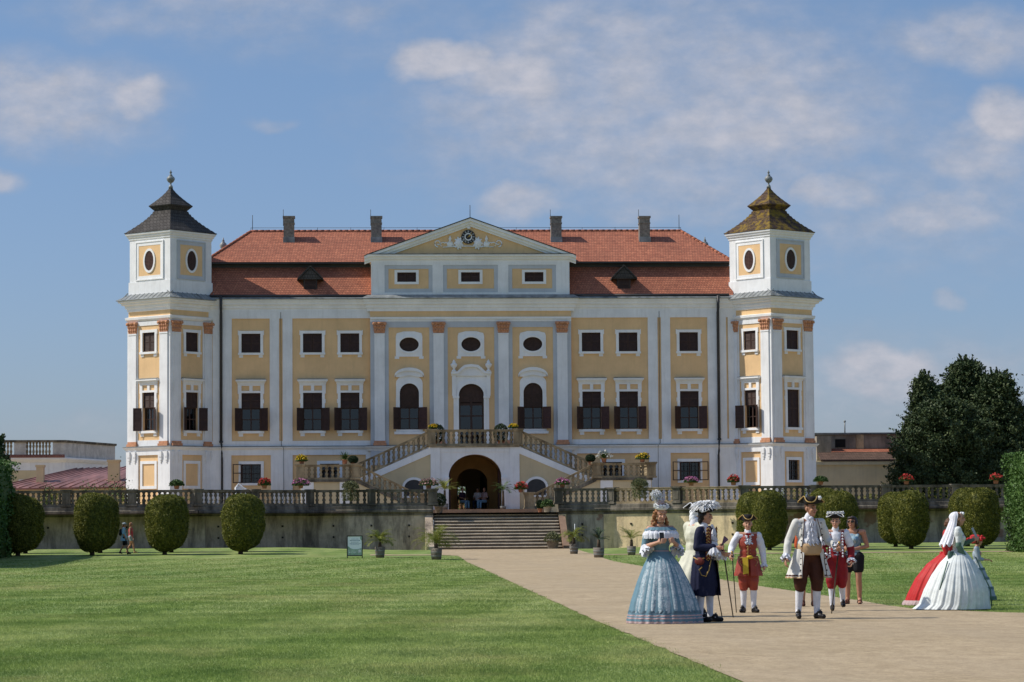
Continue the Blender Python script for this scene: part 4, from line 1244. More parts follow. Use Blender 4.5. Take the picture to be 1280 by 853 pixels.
# garden steps
M['riser'] = stone_mat('step_riser', (.17, .14, .11), (.07, .06, .05), .6, .45, .7)  # dirty risers, their shade put into the darker colour as well
M['step_nose'] = stone_mat('step_nosing', (.50, .43, .33), (.32, .27, .21), .6, .5, .75)  # worn pale stone, with the sun on the tread edges put into the colour
gs = thing('garden_steps', 'wide flight of worn stone steps up to the terrace', 'steps', (.55, -19.6, .25))
NST = 11
for k in range(NST):
    z0 = .26 + (2.20 - .26) * k / NST; z1 = .26 + (2.20 - .26) * (k+1) / NST
    y = -21.2 + 3.3 * k / NST
    mb = MB(); xa, xb = -2.86 - .02*(NST-k), 4.03
    nn = 14; 
    # tread slab with a slightly uneven nosing, riser set back below it
    top = []
    for i in range(nn + 1):
        x = xa + (xb-xa)*i/nn; top.append((x, y - .05 + .012*noise.noise((x*1.3, k*7.1, 0)), z1 + .010*noise.noise((x, k*3.3, 5))))
    vs = []; fs = []
    for (x, yy_, z) in top: vs += [(x, yy_, z - .03), (x, yy_ + .01, z - .06), (x, y, z - .06), (x, y, z0 - .05), (x, y + .75, z), (x, yy_ + .035, z)]
    for i in range(nn):
        for a, b in ((0,1),(1,2),(4,5)): fs.append((i*6+a, i*6+b, (i+1)*6+b, (i+1)*6+a))
        fs.append((i*6+5, i*6, (i+1)*6, (i+1)*6+5))
    fs = [f for f in fs if True]
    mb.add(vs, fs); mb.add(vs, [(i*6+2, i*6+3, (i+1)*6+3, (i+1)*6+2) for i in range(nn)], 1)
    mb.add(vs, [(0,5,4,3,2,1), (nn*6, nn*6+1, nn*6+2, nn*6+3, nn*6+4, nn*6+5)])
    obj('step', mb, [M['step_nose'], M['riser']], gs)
for x0, x1 in ((-3.42, -3.0), (4.08, 4.42)):
    ck_ = MB(Matrix.Rotation(0, 4, 'Z'))
    pts = [(-21.5, -.4), (-21.5, .45), (-18.45, 2.2), (-18.45, -.4)]
    vs = [(x0, y, z) for y, z in pts] + [(x1, y, z) for y, z in pts]
    ck_.add(vs, [(0,1,2,3), (7,6,5,4), (0,4,5,1), (1,5,6,2), (2,6,7,3), (3,7,4,0)])
    obj('cheek_wall', ck_, M['plinth'] if x0 > 0 else M['wall'], gs)

# ================================================================ OTHER BUILDINGS
def flat_building(name, label, foot, z0, z1, zpar, matw, matp, bays=True):
    b = thing(name, label, 'building', (sum(p[0] for p in foot)/4, sum(p[1] for p in foot)/4, FL))
    w = MB()
    n = len(foot)
    w.add([(x, y, z0) for x, y in foot] + [(x, y, z1) for x, y in foot], [(i, (i+1) % n, (i+1) % n + n, i+n) for i in range(n)] + [tuple(range(n, 2*n))])
    wo = obj('wall', w, matw, b)
    return b
ob = flat_building('orangery', 'low white garden building with roof balustrade beyond the left end of the terrace', [(-46, 38), (-29.3, 40), (-26.3, 50), (-46, 60)], FL, 6.9, 8.3, M['white'], M['cream'])
fr = [(-46, 38), (-29.3, 40), (-26.3, 50), (-46, 60)]
M['pale_stone'] = stone_mat('pale_parapet', (.60, .58, .54), (.28, .27, .25), .6, .46, .7)
c = MB(); c.sweep(fr[:3], [(0, 6.7), (.1, 6.75), (.3, 6.95), (.3, 7.05), (0, 7.1)]); obj('cornice', c, M['white_trim'], ob)
c = MB(); c.sweep(fr[:2], [(0, 7.1), (.34, 7.06), (.34, 7.12), (0, 7.30)]); obj('tile_edge', c, M['tile'], ob)
c = MB(); c.sweep(fr[:3], [(-.1, 8.22), (.08, 8.22), (.12, 8.3), (.12, 8.40), (-.25, 8.40)]); obj('handrail', c, M['baluster_dark'], ob)
c = MB()
for i, (a, b_) in enumerate(((fr[0], fr[1]),)):
    L = math.dist(a, b_); d = ((b_[0]-a[0])/L, (b_[1]-a[1])/L); T = Matrix.Translation((a[0], a[1], 0)) @ Matrix.Rotation(math.atan2(d[1], d[0]), 4, 'Z')
    x = L
    while x > L - 12: mb = MB(T); mb.box(x - .9, x, .02, .3, 7.2, 8.22); x -= 2.9; obj('parapet_pier', mb, M['pale_stone'], ob)
    x = L - .9; 
    k = 0
    while x > L - 12 and k < 60:
        ph = (L - x) % 2.9
        if ph > .95 and ph < 2.85:
            p = T @ Vector((x, .16, 7.2)); place('baluster', BAL, ob, p, (1, 1, 1.02)); k += 1
        x -= .24
    for x in (L-2.9, L-6.4, L-9.9):
        bb = MB(T); bb.box(x - 1.1, x + 1.1, -.03, -.001, FL, 6.1); obj('wall_panel', bb, M['cream'], ob)
        bb = MB(T); bb.box(x - .55, x + .55, -.07, -.031, FL, 5.4); wf = obj('window', bb, M['white_trim'], ob)
        bb = MB(T); bb.box(x - .38, x + .38, -.08, -.071, FL, 5.2); obj('pane', bb, M['curtain'], wf)
a, b_ = fr[1], fr[2]
mb = MB(); mb.prism([(0, 7.1), (math.dist(a, b_), 7.1), (math.dist(a, b_), 8.22), (0, 8.22)], .02, .3, 0, Matrix.Translation((a[0], a[1], 0)) @ Matrix.Rotation(math.atan2(b_[1]-a[1], b_[0]-a[0]), 4, 'Z'))
obj('parapet', mb, M['pale_stone'], ob)
# low outbuilding with red sheet roof
rb = thing('outbuilding', 'low outbuilding with a rusty red sheet metal roof beside the left tower', 'building', (-26, 25, FL))
mb = MB(); mb.box(-31.8, -21, 20, 30, FL, 4.5); obj('wall', mb, M['cream'], rb)
mb = MB()
rp = [(-32.4, 19.5, 4.42), (-18.0, 19.5, 4.55), (-18.0, 28, 6.25), (-27.2, 28, 5.95)]
mb.add(rp + [(x, y, z - .12) for x, y, z in rp], [(0,1,2,3), (4,7,6,5), (0,4,5,1), (1,5,6,2), (2,6,7,3), (3,7,4,0)])
ro = obj('roof', mb, M['red_metal'], rb)
mb = MB()
for k in range(22):
    f = k/21; a = Vector(rp[0]).lerp(Vector(rp[1]), f); b_ = Vector(rp[3]).lerp(Vector(rp[2]), f)
    mb.tube([a + Vector((0,0,.03)), b_ + Vector((0,0,.03))], .04, 4)
obj('roof_seam', mb, M['red_metal'], ro)
for (px, yt, yb, w) in ((50.5, 581.5, 606, .25), (142.5, 575, 600, .40)):
    x = UX(px, 22); z = UZ(px, yt, 22)
    mb = MB(); mb.box(x-w, x+w, 21.6, 22.4, 4.3, z - .15); mb.box(x-w-.06, x+w+.06, 21.55, 22.45, z - .15, z)
    obj('chimney', mb, M['cream'], rb)
# right hand building
M['shingle_old'] = tile_mat('brown_old_tiles', (.16, .10, .075), (.12, .075, .055), (.05, .035, .03))
M['wall_par'] = stone_mat('parapet_plaster', (.42, .37, .30), (.14, .13, .12), .7, .46, .66)
x0 = UX(1019, 14); x1 = UX(1152, 14)
rb = thing('garden_building', 'low grey parapet building with a strip of orange tiles beyond the right tower', 'building', ((x0+x1)/2, 18, FL))
zt = UZ(1090, 541, 14); zb = UZ(1090, 561, 14)
mb = MB(); mb.box(x0, x1, 14, 24, FL, zt - .12); mb.box(x0 - .0, x0 + 1.0, 13.2, 14, FL, zt - .25); obj('wall', mb, M['wall_par'], rb)
mb = MB(); mb.box(x0 - .1, x1 + .1, 13.85, 24.1, zt - .118, zt); obj('coping', mb, M['lead'], rb)
for k in range(2):
    xx = x0 + 3.2*k + 3.1
    mb = MB(); mb.box(xx - .25, xx + .25, 13.9, 13.998, zb, zt - .12); obj('pilaster', mb, M['wall_lit'], rb)
mb = MB(); xx = UX(1051, 14); mb.box(xx - .35, xx + .35, 13.95, 13.997, zb + .1, zb + .65); obj('window', mb, M['dark'], rb)
mb = MB(); a = [(x0 + 1, 13.0, zb - .24), (x1, 13.0, zb - .24), (x1, 13.99, zb + .02), (x0 + 1, 13.99, zb + .02)]
mb.add(a + [(p[0], p[1], p[2] - .1) for p in a], [(0,1,2,3), (4,7,6,5), (0,4,5,1), (1,5,6,2), (2,6,7,3), (3,7,4,0)])
obj('lean_to_roof', mb, M['tile'], rb)
mb = MB(); a = [(x0, 11.6, zb - .80), (x1, 11.6, zb - .80), (x1, 12.98, zb - .26), (x0, 12.98, zb - .26)]
mb.add(a + [(p[0], p[1], p[2] - .1) for p in a], [(0,1,2,3), (4,7,6,5), (0,4,5,1), (1,5,6,2), (2,6,7,3), (3,7,4,0)])
obj('lower_roof', mb, M['shingle_old'], rb)
mb = MB(); mb.box(x0 - 1.6, x1, 11.8, 13.1, FL, zb - .85); mb.box(x0 - 1.7, x1 + .1, 11.65, 11.8, zb - 1.15, zb - .92); obj('front_wall', mb, plaster('pale_cream_plaster', (.78, .70, .50)), rb)
mb = MB(); xx = UX(1057, 16); mb.tube([(xx, 16, zt), (xx, 16, UZ(1057, 528, 16))], .045, 6); mb.ell((xx, 16, UZ(1057, 527, 16)), .09); obj('flue_pipe', mb, M['lead'], rb)
# court seen through the passage
ct = thing('shrub', 'green courtyard shrub glimpsed through the passage', 'shrub', (-.2, 22, FL))
rgc = np.random.default_rng(9)
cw_ = thing('courtyard_wall', 'brick red courtyard wall glimpsed through the dark passage', 'wall', (0, 40, FL))
mb = MB(); mb.box(-9, 9, 40, 41, FL, 3.9); obj('masonry', mb, M['terracotta'], cw_)
mb = MB(); mb.box(-9.2, 9.2, 39.8, 41.2, 3.9, 4.05); obj('coping', mb, M['tile'], cw_)
# ================================================================ VEGETATION
def fast_mesh(name, verts, quads, mats, mi=None):
    me = bpy.data.meshes.new(name)
    verts = np.asarray(verts, np.float32); quads = np.asarray(quads, np.int32)
    k = quads.shape[1]
    me.vertices.add(len(verts)); me.vertices.foreach_set('co', verts.ravel())
    me.loops.add(quads.size); me.loops.foreach_set('vertex_index', quads.ravel())
    me.polygons.add(len(quads)); me.polygons.foreach_set('loop_start', np.arange(len(quads), dtype=np.int32) * k)
    for m in mats: me.materials.append(m)
    if mi is not None: me.polygons.foreach_set('material_index', np.asarray(mi, np.int32))
    me.update(calc_edges=True); me.validate()
    return me

def leaves(cent, size, asp=.55, normals=None, up=0.0, jit=1.0, rg=rng):
    """leaf rhombs: returns verts, quads"""
    n = len(cent)
    a = rg.normal(size=(n, 3)); a[:, 2] += up
    if normals is not None: a = a * jit + normals * .8
    a /= np.linalg.norm(a, axis=1)[:, None] + 1e-9
    b = rg.normal(size=(n, 3)); b -= (b * a).sum(1)[:, None] * a; b /= np.linalg.norm(b, axis=1)[:, None] + 1e-9
    s = (size * rg.uniform(.6, 1.3, n))[:, None]
    v = np.stack([cent - a*s*.5, cent + b*s*asp*.5, cent + a*s*.5, cent - b*s*asp*.5], 1).reshape(-1, 3)
    q = np.arange(4*n).reshape(-1, 4)
    return v, q

def merge(parts):
    V = []; Q = []; Mi = []; o = 0
    for v, q, m in parts: V.append(v); Q.append(q + o); Mi.append(np.full(len(q), m)); o += len(v)
    return np.concatenate(V), np.concatenate(Q), np.concatenate(Mi)

def mb_np(mb, m=0):
    v = np.array(mb.v, float); q = []
    for f in mb.f:
        if len(f) == 4: q.append(f)
        elif len(f) == 3: q.append([f[0], f[1], f[2], f[2]])
        else:
            for i in range(1, len(f) - 2, 2): q.append([f[0], f[i], f[i+1], f[i+2]])
            if len(f) % 2: q.append([f[0], f[-2], f[-1], f[-1]])
    return v, np.array(q), m

def ghv(x, y): return float(ground_h(x, y))

# ---- clipped egg shaped bushes in two rows
def topiary(seed, ht=3.0, rad_=.93, nl=16000):
    rg = np.random.default_rng(seed)
    root = thing('topiary_bush', 'x', 'clipped bush', (0, 0, 0), 'egg shaped clipped bushes in front of the terrace wall')
    u = rg.uniform(-1, 1, nl); th = rg.uniform(0, 2*PI, nl)
    def prof(t): return (1 - np.abs(t)**2.9)**.42 * (1 + .05*t)
    lob = 1 + .035*np.sin(3*th + seed) + .03*np.sin(5*th + 7*u + seed) + .03*np.sin(9*u + 2*th)
    dep = 1 - np.abs(rg.normal(0, .055, nl)) + (rg.random(nl) < .05) * rg.random(nl) * .10 + .02*np.sin(11*th + 8*u)*np.sin(13*u)
    r = rad_ * prof(u) * lob * dep
    hz = (ht - .14)/2
    P_ = np.stack([r*np.cos(th), r*np.sin(th),   .14 + hz*(1 + u*(.985 + .02*np.sin(4*th)))], 1)
    N = np.stack([np.cos(th), np.sin(th), u*.8], 1)
    v, q = leaves(P_, .075, .6, N, rg=rg)
    core = MB()
    pr = [(max(.02, float(rad_*.88*prof(t))), .14 + hz*(1 + t*.97)) for t in np.linspace(-.995, .995, 14)]
    core.lathe(pr, n=20)
    V, Q, Mi = merge([(v, q, 0), mb_np(core, 0)])
    me = fast_mesh('crown', V, Q, [M['thuja']], Mi)
    link_mesh('crown', me, root)
    t = MB(); t.tube([(0, 0, -.15), (.02, 0, .2), (0, .02, .8)], [.14, .11, .12], 8)
    for k in range(4): a = k*1.6 + seed; t.tube([(.03*math.cos(a), .03*math.sin(a), .1), (.25*math.cos(a), .25*math.sin(a), .6)], [.06, .04], 5)
    obj('trunk', t, M['bark'], root)
    return root
protos = [topiary(11), topiary(23, 3.05, .90), topiary(37, 2.95, .95)]
YF, YBK = -37.0, -32.0
fl = [22, 115, 206, 301]; frt = [961.7, 1050.4, 1139.2, 1228]; bl_ = [32, 125, 214, 307]; bk = [942, 1031, 1119.5, 1209.5]
ordl = ['at the far left edge beside the tall dark hedge', 'left of the strolling couple', 'right of the strolling couple', 'nearest the steps on the left lawn']
ordr = ['directly behind the boy in the red waistcoat', 'behind the man in the white coat', 'between the sunglasses woman and the ladies in gowns', 'behind the veiled lady in white']
first = []
i = 0
for row, Yr, lst, od, sd in (('front', YF, fl, ordl, 'L'), ('front', YF, frt, ordr, 'R'), ('rear', YBK, bl_, ordl, 'L'), ('rear', YBK, bk, ordr, 'R')):
    for j, px in enumerate(lst):
        x = UX(px, Yr, 690); z = ghv(x, Yr)
        lab = ('olive green egg-shaped clipped bush ' + od[j]) if row == 'front' else ('rear-row clipped bush half hidden, ' + od[j])
        if i < 3:
            o = protos[i]; o.location = (x, Yr, z); o['label'] = lab; o.rotation_euler = (0, 0, i)
        else:
            o = copy_thing(protos[i % 3], (x, Yr, z), i*1.3, lab, .98 + .04*math.sin(i*3.1))
        i += 1

# ---- tall clipped hedges at both edges of the picture
def hedge(label, x0, x1, y0, y1, h, n, mat, size, seed):
    rg = np.random.default_rng(seed)
    root = thing('clipped_hedge', label, 'hedge', ((x0+x1)/2, (y0+y1)/2, ghv((x0+x1)/2, (y0+y1)/2)))
    parts = []
    LX, LY = abs(x1-x0), abs(y1-y0)
    areas = np.array([LX*h, LX*h, LY*h, LY*h, LX*LY]); cnt = (n * areas / areas.sum()).astype(int)
    pts = []
    for k, c in enumerate(cnt):
        a = rg.random(c); b = rg.random(c); d = np.abs(rg.normal(0, .10, c)) - .03
        if k == 0: p = np.stack([x0 + a*LX, y0 + d, b*h], 1)
        elif k == 1: p = np.stack([x0 + a*LX, y1 - d, b*h], 1)
        elif k == 2: p = np.stack([x0 + d, y0 + a*LY, b*h], 1)
        elif k == 3: p = np.stack([x1 - d, y0 + a*LY, b*h], 1)
        else: p = np.stack([x0 + a*LX, y0 + b*LY, h - d], 1)
        w_ = .12*np.sin(p[:, 2]*2.1 + p[:, 1]*1.3 + p[:, 0]) + .08*np.sin(p[:, 2]*5 + p[:, 0]*3)
        p[:, 0] += w_ * (1 if k in (2, 3) else .2); p[:, 1] += w_*.6
        pts.append(p)
    P_ = np.concatenate(pts); P_[:, 2] += ghv((x0+x1)/2, (y0+y1)/2)
    v, q = leaves(P_, size, .65, rg=rg)
    core = MB(); core.box(x0+.25, x1-.25, y0+.25, y1-.25, -.2, h - .15)
    V, Q, Mi = merge([(v, q, 0), mb_np(core, 0)])
    link_mesh('foliage', fast_mesh('foliage', V, Q, [mat], Mi), root)
    t = MB()
    for k in range(int(max(LX, LY))):
        x = x0 + .3 + (LX-.6)*rg.random(); y = y0 + .3 + (LY-.6)*rg.random(); t.tube([(x, y, -.1), (x, y, 1.2)], [.07, .05], 5)
    o = obj('stem', t, M['bark'], root); o['kind'] = 'stuff'
    return root
hedge('tall dark clipped hedge at the left edge, shadowing the lawn', -30, -23.95, -66, -36.0, 4.75, 26000, M['hedge_leaf'], .15, 5)
xh = UX(1255, -41.5, 640)
hedge('tall bright green clipped hedge at the right edge of the lawn', xh, xh + 5, -64, -41.5, 4.75, 60000, M['hedge_leaf'], .13, 6)

# ---- trees
def tree(label, x, y, z0, H, prof, ncl, per, size, mat, seed, cr=.5, trunk_r=.25, base=.05, group=None, spiky=.6):
    rg = np.random.default_rng(seed)
    root = thing('tree', label, 'tree', (x, y, z0), group)
    tr = MB()
    tr.tube([(x, y, z0 - .2), (x + .1, y, z0 + H*.35), (x - .05, y, z0 + H*.7), (x, y, z0 + H*.97)], [trunk_r, trunk_r*.8, trunk_r*.45, .03], 8)
    lobes = [(rg.random()*2*PI, rg.random(), rg.uniform(.72, 1.22)) for _ in range(22)]
    cs = []
    for k in range(ncl):
        f = base + (1-base) * rg.random()**.85; a = rg.random()*2*PI
        R_ = prof(f) * rg.uniform(.72, 1.12)
        for la, lh, lm in lobes:
            dd = abs(math.atan2(math.sin(a-la), math.cos(a-la)))
            if dd < .45 and abs(f - lh) < .08: R_ *= lm
        rise = R_ * rg.uniform(.25, .75) * spiky * 1.6
        p0 = np.array([x, y, z0 + H*f - rise*.7]); p2 = np.array([x + R_*math.cos(a), y + R_*math.sin(a), z0 + H*f + rise*.3])
        n = int(per * (.5 + .6*R_/3.0)); t = rg.uniform(.18, 1.0, n)
        L = p0[None, :]*(1-t)[:, None] + p2[None, :]*t[:, None]; L[:, 2] -= .25*R_*.3*np.sin(t*PI)
        wd = cr*(.30 + 1.0*np.sin(np.clip(t, 0, 1)*PI)**.7*.75)*(1 - .35*t)
        L += rg.normal(size=(n, 3))*np.stack([wd, wd, wd*.62], 1)
        cs.append(L)
        for q in range(3):      # side sprays
            tt = rg.uniform(.5, 1.0); b = a + rg.choice([-1, 1])*rg.uniform(.4, 1.0); l = cr*rg.uniform(.9, 1.8); m_ = int(per*.16); u = rg.random(m_)[:, None]
            s0 = p0*(1-tt) + p2*tt; cs.append(s0 + u*np.array([math.cos(b)*l, math.sin(b)*l, l*rg.uniform(.1, .9)*spiky]) + rg.normal(size=(m_, 3))*.11*(1.2-u))
        if k % 4 == 0: tr.tube([p0, p0*.5 + p2*.5 - np.array([0, 0, .1]), p2], [.07, .04, .012], 5)
    for k in range(22):
        f = rg.uniform(.93, 1.0); a = rg.random()*6.28; r = prof(min(f, .97))*rg.random()
        b = np.array([x + r*math.cos(a), y + r*math.sin(a), z0 + H*f]); n = 36; t = rg.random(n)[:, None]
        cs.append(b + t*np.array([.15*math.cos(a), .15*math.sin(a), .8]) + rg.normal(size=(n, 3))*.09*(1.1 - t))
    P_ = np.concatenate(cs)
    v, q = leaves(P_, size, .5, rg=rg)
    link_mesh('crown', fast_mesh('crown', v, q, [mat]), root)
    obj('trunk', tr, M['bark'], root)
    return root
YT = 8
def at_px(px, Y, py=600): return UX(px, Y, py)
zt_ = lambda px, py: UZ(px, py, YT) - FL
TG = 'dark trees beyond the right end of the terrace'
tree('slim dark conifer, leftmost of the trees beyond the right tower', at_px(1158, YT), YT, FL, zt_(1153, 466)-.5, lambda f: 2.9*(1-f)**.85 + .1, 380, 160, .17, M['dark_leaf'], 3, .42, group=TG)
tree('tallest dark bushy tree beyond the right tower', at_px(1210, YT+3), YT+3, FL, zt_(1209, 446)-.4, lambda f: 3.9*(1-f)**.66 + .1, 520, 210, .20, M['dark_leaf'], 4, .5, group=TG)
tree('broad dark tree at the right edge behind the tall green hedge', at_px(1250, YT), YT, FL, zt_(1250, 462)-.6, lambda f: 3.5*(1-f)**.62 + .1, 420, 190, .20, M['dark_leaf'], 5, .5, group=TG)
tree('lower dark bush filling the foot of the dark trees', at_px(1182, YT-3), YT-3, FL, zt_(1180, 505), lambda f: 3.2*min(1, (1-f)*2.5)**.5, 330, 170, .20, M['dark_leaf'], 6, .5, group=TG)
tree('small leafy tree top showing above the dark hedge at the left edge', at_px(-2, -26, 560), -26, ghv(-26, -26), UZ(0, 553, -26) - .8, lambda f: .75*min(1, (1-f)*2.5)**.5 if f > .5 else .5, 70, 45, .15, M['dark_leaf'], 8, .22, .10, base=.6)

# ---- pot plants
def dome_pts(rg, n, r, h, c):
    u = rg.random(n); th = rg.random(n)*2*PI; k = rg.random(n)**.35
    rr = r*np.sqrt(1 - u**2)*k
    return np.stack([c[0] + rr*np.cos(th), c[1] + rr*np.sin(th), c[2] + h*u*k], 1)
def potted(loc, kind, label, name='potted_plant', r=.34, h=.4, fl=None, pot=.17, seed=None, potm='pot', leaf=None, group=None):
    seed = seed or int(abs(loc[0]*131 + loc[1]*17)) + 1
    rg = np.random.default_rng(seed)
    root = thing(name, label, 'potted plant', loc, group)
    p = MB(); ph = pot*1.6
    p.lathe([(pot*.68, 0), (pot*.72, .02), (pot*.95, ph*.82), (pot*1.08, ph*.84), (pot*1.1, ph), (pot*.92, ph), (pot*.85, ph*.85)], loc, 14)
    obj('pot', p, M[potm], root)
    c = (loc[0], loc[1], loc[2] + ph*.9)
    lm = M[leaf or 'pot_leaf']
    if kind == 'ball':
        st_ = MB(); st_.tube([c, (c[0], c[1], c[2] + h*.5)], .025, 5); obj('stem', st_, M['bark'], root)
        n = 2600; d = rg.normal(size=(n, 3)); d /= np.linalg.norm(d, axis=1)[:, None]
        P_ = np.array([c[0], c[1], c[2] + h*.45]) + d*np.array([r, r, h*.55])*(rg.uniform(.7, 1.03, n)**.5)[:, None]
        v, q = leaves(P_, .09, .5, rg=rg)
    elif kind == 'spiky':
        n = 160; V = []; Q = []
        for k in range(n):
            a = rg.random()*6.28; e = rg.uniform(.15, 1.3); L = h*1.25*rg.uniform(.7, 1.1)
            d = np.array([math.cos(a)*math.cos(e), math.sin(a)*math.cos(e), math.sin(e)]); s = np.array([-math.sin(a), math.cos(a), 0])*.012
            p0 = np.array(c); p1 = p0 + d*L*.55; p2 = p0 + d*L - np.array([0, 0, L*.3*math.cos(e)])
            o_ = len(V)*1; V += [p0-s, p0+s, p1+s, p1-s, p2+s*.2, p2-s*.2]; Q += [[o_, o_+1, o_+2, o_+3], [o_+3, o_+2, o_+4, o_+5]]
        v, q = np.array(V), np.array(Q)
    elif kind == 'trailing':
        n = 3600; P_ = dome_pts(rg, n//2, r, h, c); Q2 = dome_pts(rg, n//2, r*1.05, .1, c); Q2[:, 2] -= rg.random(len(Q2))**1.2 * .75
        Q2[:, 1] -= .12
        v, q = leaves(np.concatenate([P_, Q2]), .10, .3, rg=rg)
        lm = M['grassy_leaf']
    else:
        P_ = dome_pts(rg, 1300, r, h, c); P_[:, 2] -= .06; v, q = leaves(P_, .09, .55, rg=rg)
    link_mesh('foliage', fast_mesh('foliage', v, q, [lm]), root)
    if fl:
        nf = 150 if kind != 'spiky' else 70
        P_ = dome_pts(rg, nf, r*1.08, h*1.12, c)
        rr = np.hypot(P_[:, 0]-c[0], P_[:, 1]-c[1]); sel = (P_[:, 2] > c[2] + h*.35) | (rr > r*.6); P_ = P_[sel]
        if kind == 'droop': P_[:, 2] -= rg.random(len(P_))*.3
        v, q = leaves(P_, .10, .9, rg=rg); v2, q2 = leaves(P_ + .01, .09, .9, rg=rg)
        V, Q, Mi = merge([(v, q, 0), (v2, q2, 0)])
        link_mesh('flowers', fast_mesh('flowers', V, Q, [M[fl]]), root)
    return root
YWl = -18.35
def on_wall(px, Y): return (UX(px, Y, 610), Y, ZR + .035)
potted(on_wall(220.8, -22.7), 'leafy', 'leafy green pot plant on the left balustrade below the left tower', r=.42, h=.35)
potted(on_wall(330.5, -22.7), 'leafy', 'red flowering pot plant on the left balustrade under a ground floor window', fl='fl_red', r=.36, h=.32)
potted(on_wall(376, -22.6), 'leafy', 'mass of pink flowers spilling over the left balustrade pier', fl='fl_pink', r=.50, h=.32, pot=.15)
potted((UX(438, -18.35, 600), -18.6, ZR - .12), 'trailing', 'grey green trailing plant hanging over the left balustrade', r=.50, h=.4)
potted(on_wall(536, -18.35), 'leafy', 'dusty pink flower bowl on the pier at the left of the garden steps', fl='fl_pale', r=.55, h=.34)
potted(on_wall(703, -18.35), 'leafy', 'bright pink flowers on the pier at the right of the garden steps', fl='fl_pink', r=.42, h=.30)
potted((UX(799, -20.4, 600), -20.6, ZR - .12), 'trailing', 'grey green trailing plant hanging over the right balustrade', r=.50, h=.4)
potted(on_wall(864, -23), 'leafy', 'pink and green flower bowl on the right balustrade beside the navy coated man', fl='fl_pink', r=.40, h=.26)
potted(on_wall(917, -23.3), 'leafy', 'red geraniums on the right balustrade below the black downpipe', fl='fl_red', r=.33, h=.32)
potted(on_wall(1026, -23.4), 'leafy', 'leafy green pot plant on the balustrade right of the right tower', r=.42, h=.30)
potted(on_wall(1133, -23.4), 'leafy', 'red flowering pot plant on the balustrade in front of the dark trees', fl='fl_red', r=.38, h=.30)
potted(on_wall(1245, -23.4), 'leafy', 'red flowering pot plant on the balustrade beside the tall green hedge', fl='fl_red', r=.38, h=.30)
zl = ZM + .93
potted((UX(377, -6.9, 570), -6.88, zl), 'leafy', 'yellow flowers in a clay pot on the left landing of the double staircase', fl='fl_yellow', r=.36, h=.34)
potted((UX(431, -6.9, 570), -6.88, zl), 'spiky', 'spiky green pot plant on the left landing of the double staircase', r=.4, h=.55)
potted((UX(441.5, -5.3, 570), -5.3, zl - .1), 'ball', 'small dark ball-clipped plant on the left landing of the double staircase', r=.30, h=.42, leaf='bay_leaf', pot=.15)
potted((UX(738, -5.3, 570), -5.3, zl - .1), 'ball', 'small dark ball-clipped plant on the right landing of the double staircase', r=.30, h=.42, leaf='bay_leaf', pot=.15)
potted((UX(755, -6.9, 570), -6.88, zl), 'spiky', 'spiky plant with white flowers on the right landing of the double staircase', fl='fl_white', r=.5, h=.5)
potted((UX(803, -6.9, 570), -6.88, zl), 'leafy', 'yellow flowers in a pot on the right landing of the double staircase', fl='fl_yellow', r=.42, h=.34)
zu = ZL + .02
potted((UX(546, -4.3, 530), -4.3, zu), 'ball', 'round bay tree in a pot left of the palace door', r=.50, h=1.05, leaf='bay_leaf', pot=.2)
potted((UX(626, -4.3, 530), -4.3, zu), 'ball', 'round bay tree in a pot right of the palace door', r=.46, h=1.05, leaf='bay_leaf', pot=.2)
potted((UX(541, -4.75, 530), -4.85, zu + 1.0), 'leafy', 'small yellow flower pot on the upper balustrade beside the left bay tree', fl='fl_yellow', r=.26, h=.2, pot=.08)
potted((UX(641, -4.75, 530), -4.85, zu + 1.0), 'leafy', 'small yellow flower pot on the upper balustrade beside the right bay tree', fl='fl_yellow', r=.30, h=.18, pot=.08)
potted((UX(651, -6.9, 610), -6.88, PF + 1.0), 'leafy', 'red and pink flowers on the stone pedestal at the foot of the right stair', fl='fl_red', r=.42, h=.4)
potted((UX(684.5, -17.0, 630), -17.0, FL), 'leafy', 'full green shrub in a pale stone pot at the top right of the garden steps', r=.42, h=.45, pot=.26, potm='stone_pot')
potted((UX(548.5, -17.2, 630), -17.2, FL), 'ball', 'dark round bush in a tub at the top left of the garden steps', r=.42, h=.75, pot=.26, potm='wood_tub', leaf='bay_leaf')
potted((UX(675, -16.4, 630), -16.4, FL), 'ball', 'small box ball behind the pale stone pot', r=.2, h=.5, pot=.14, leaf='bay_leaf')

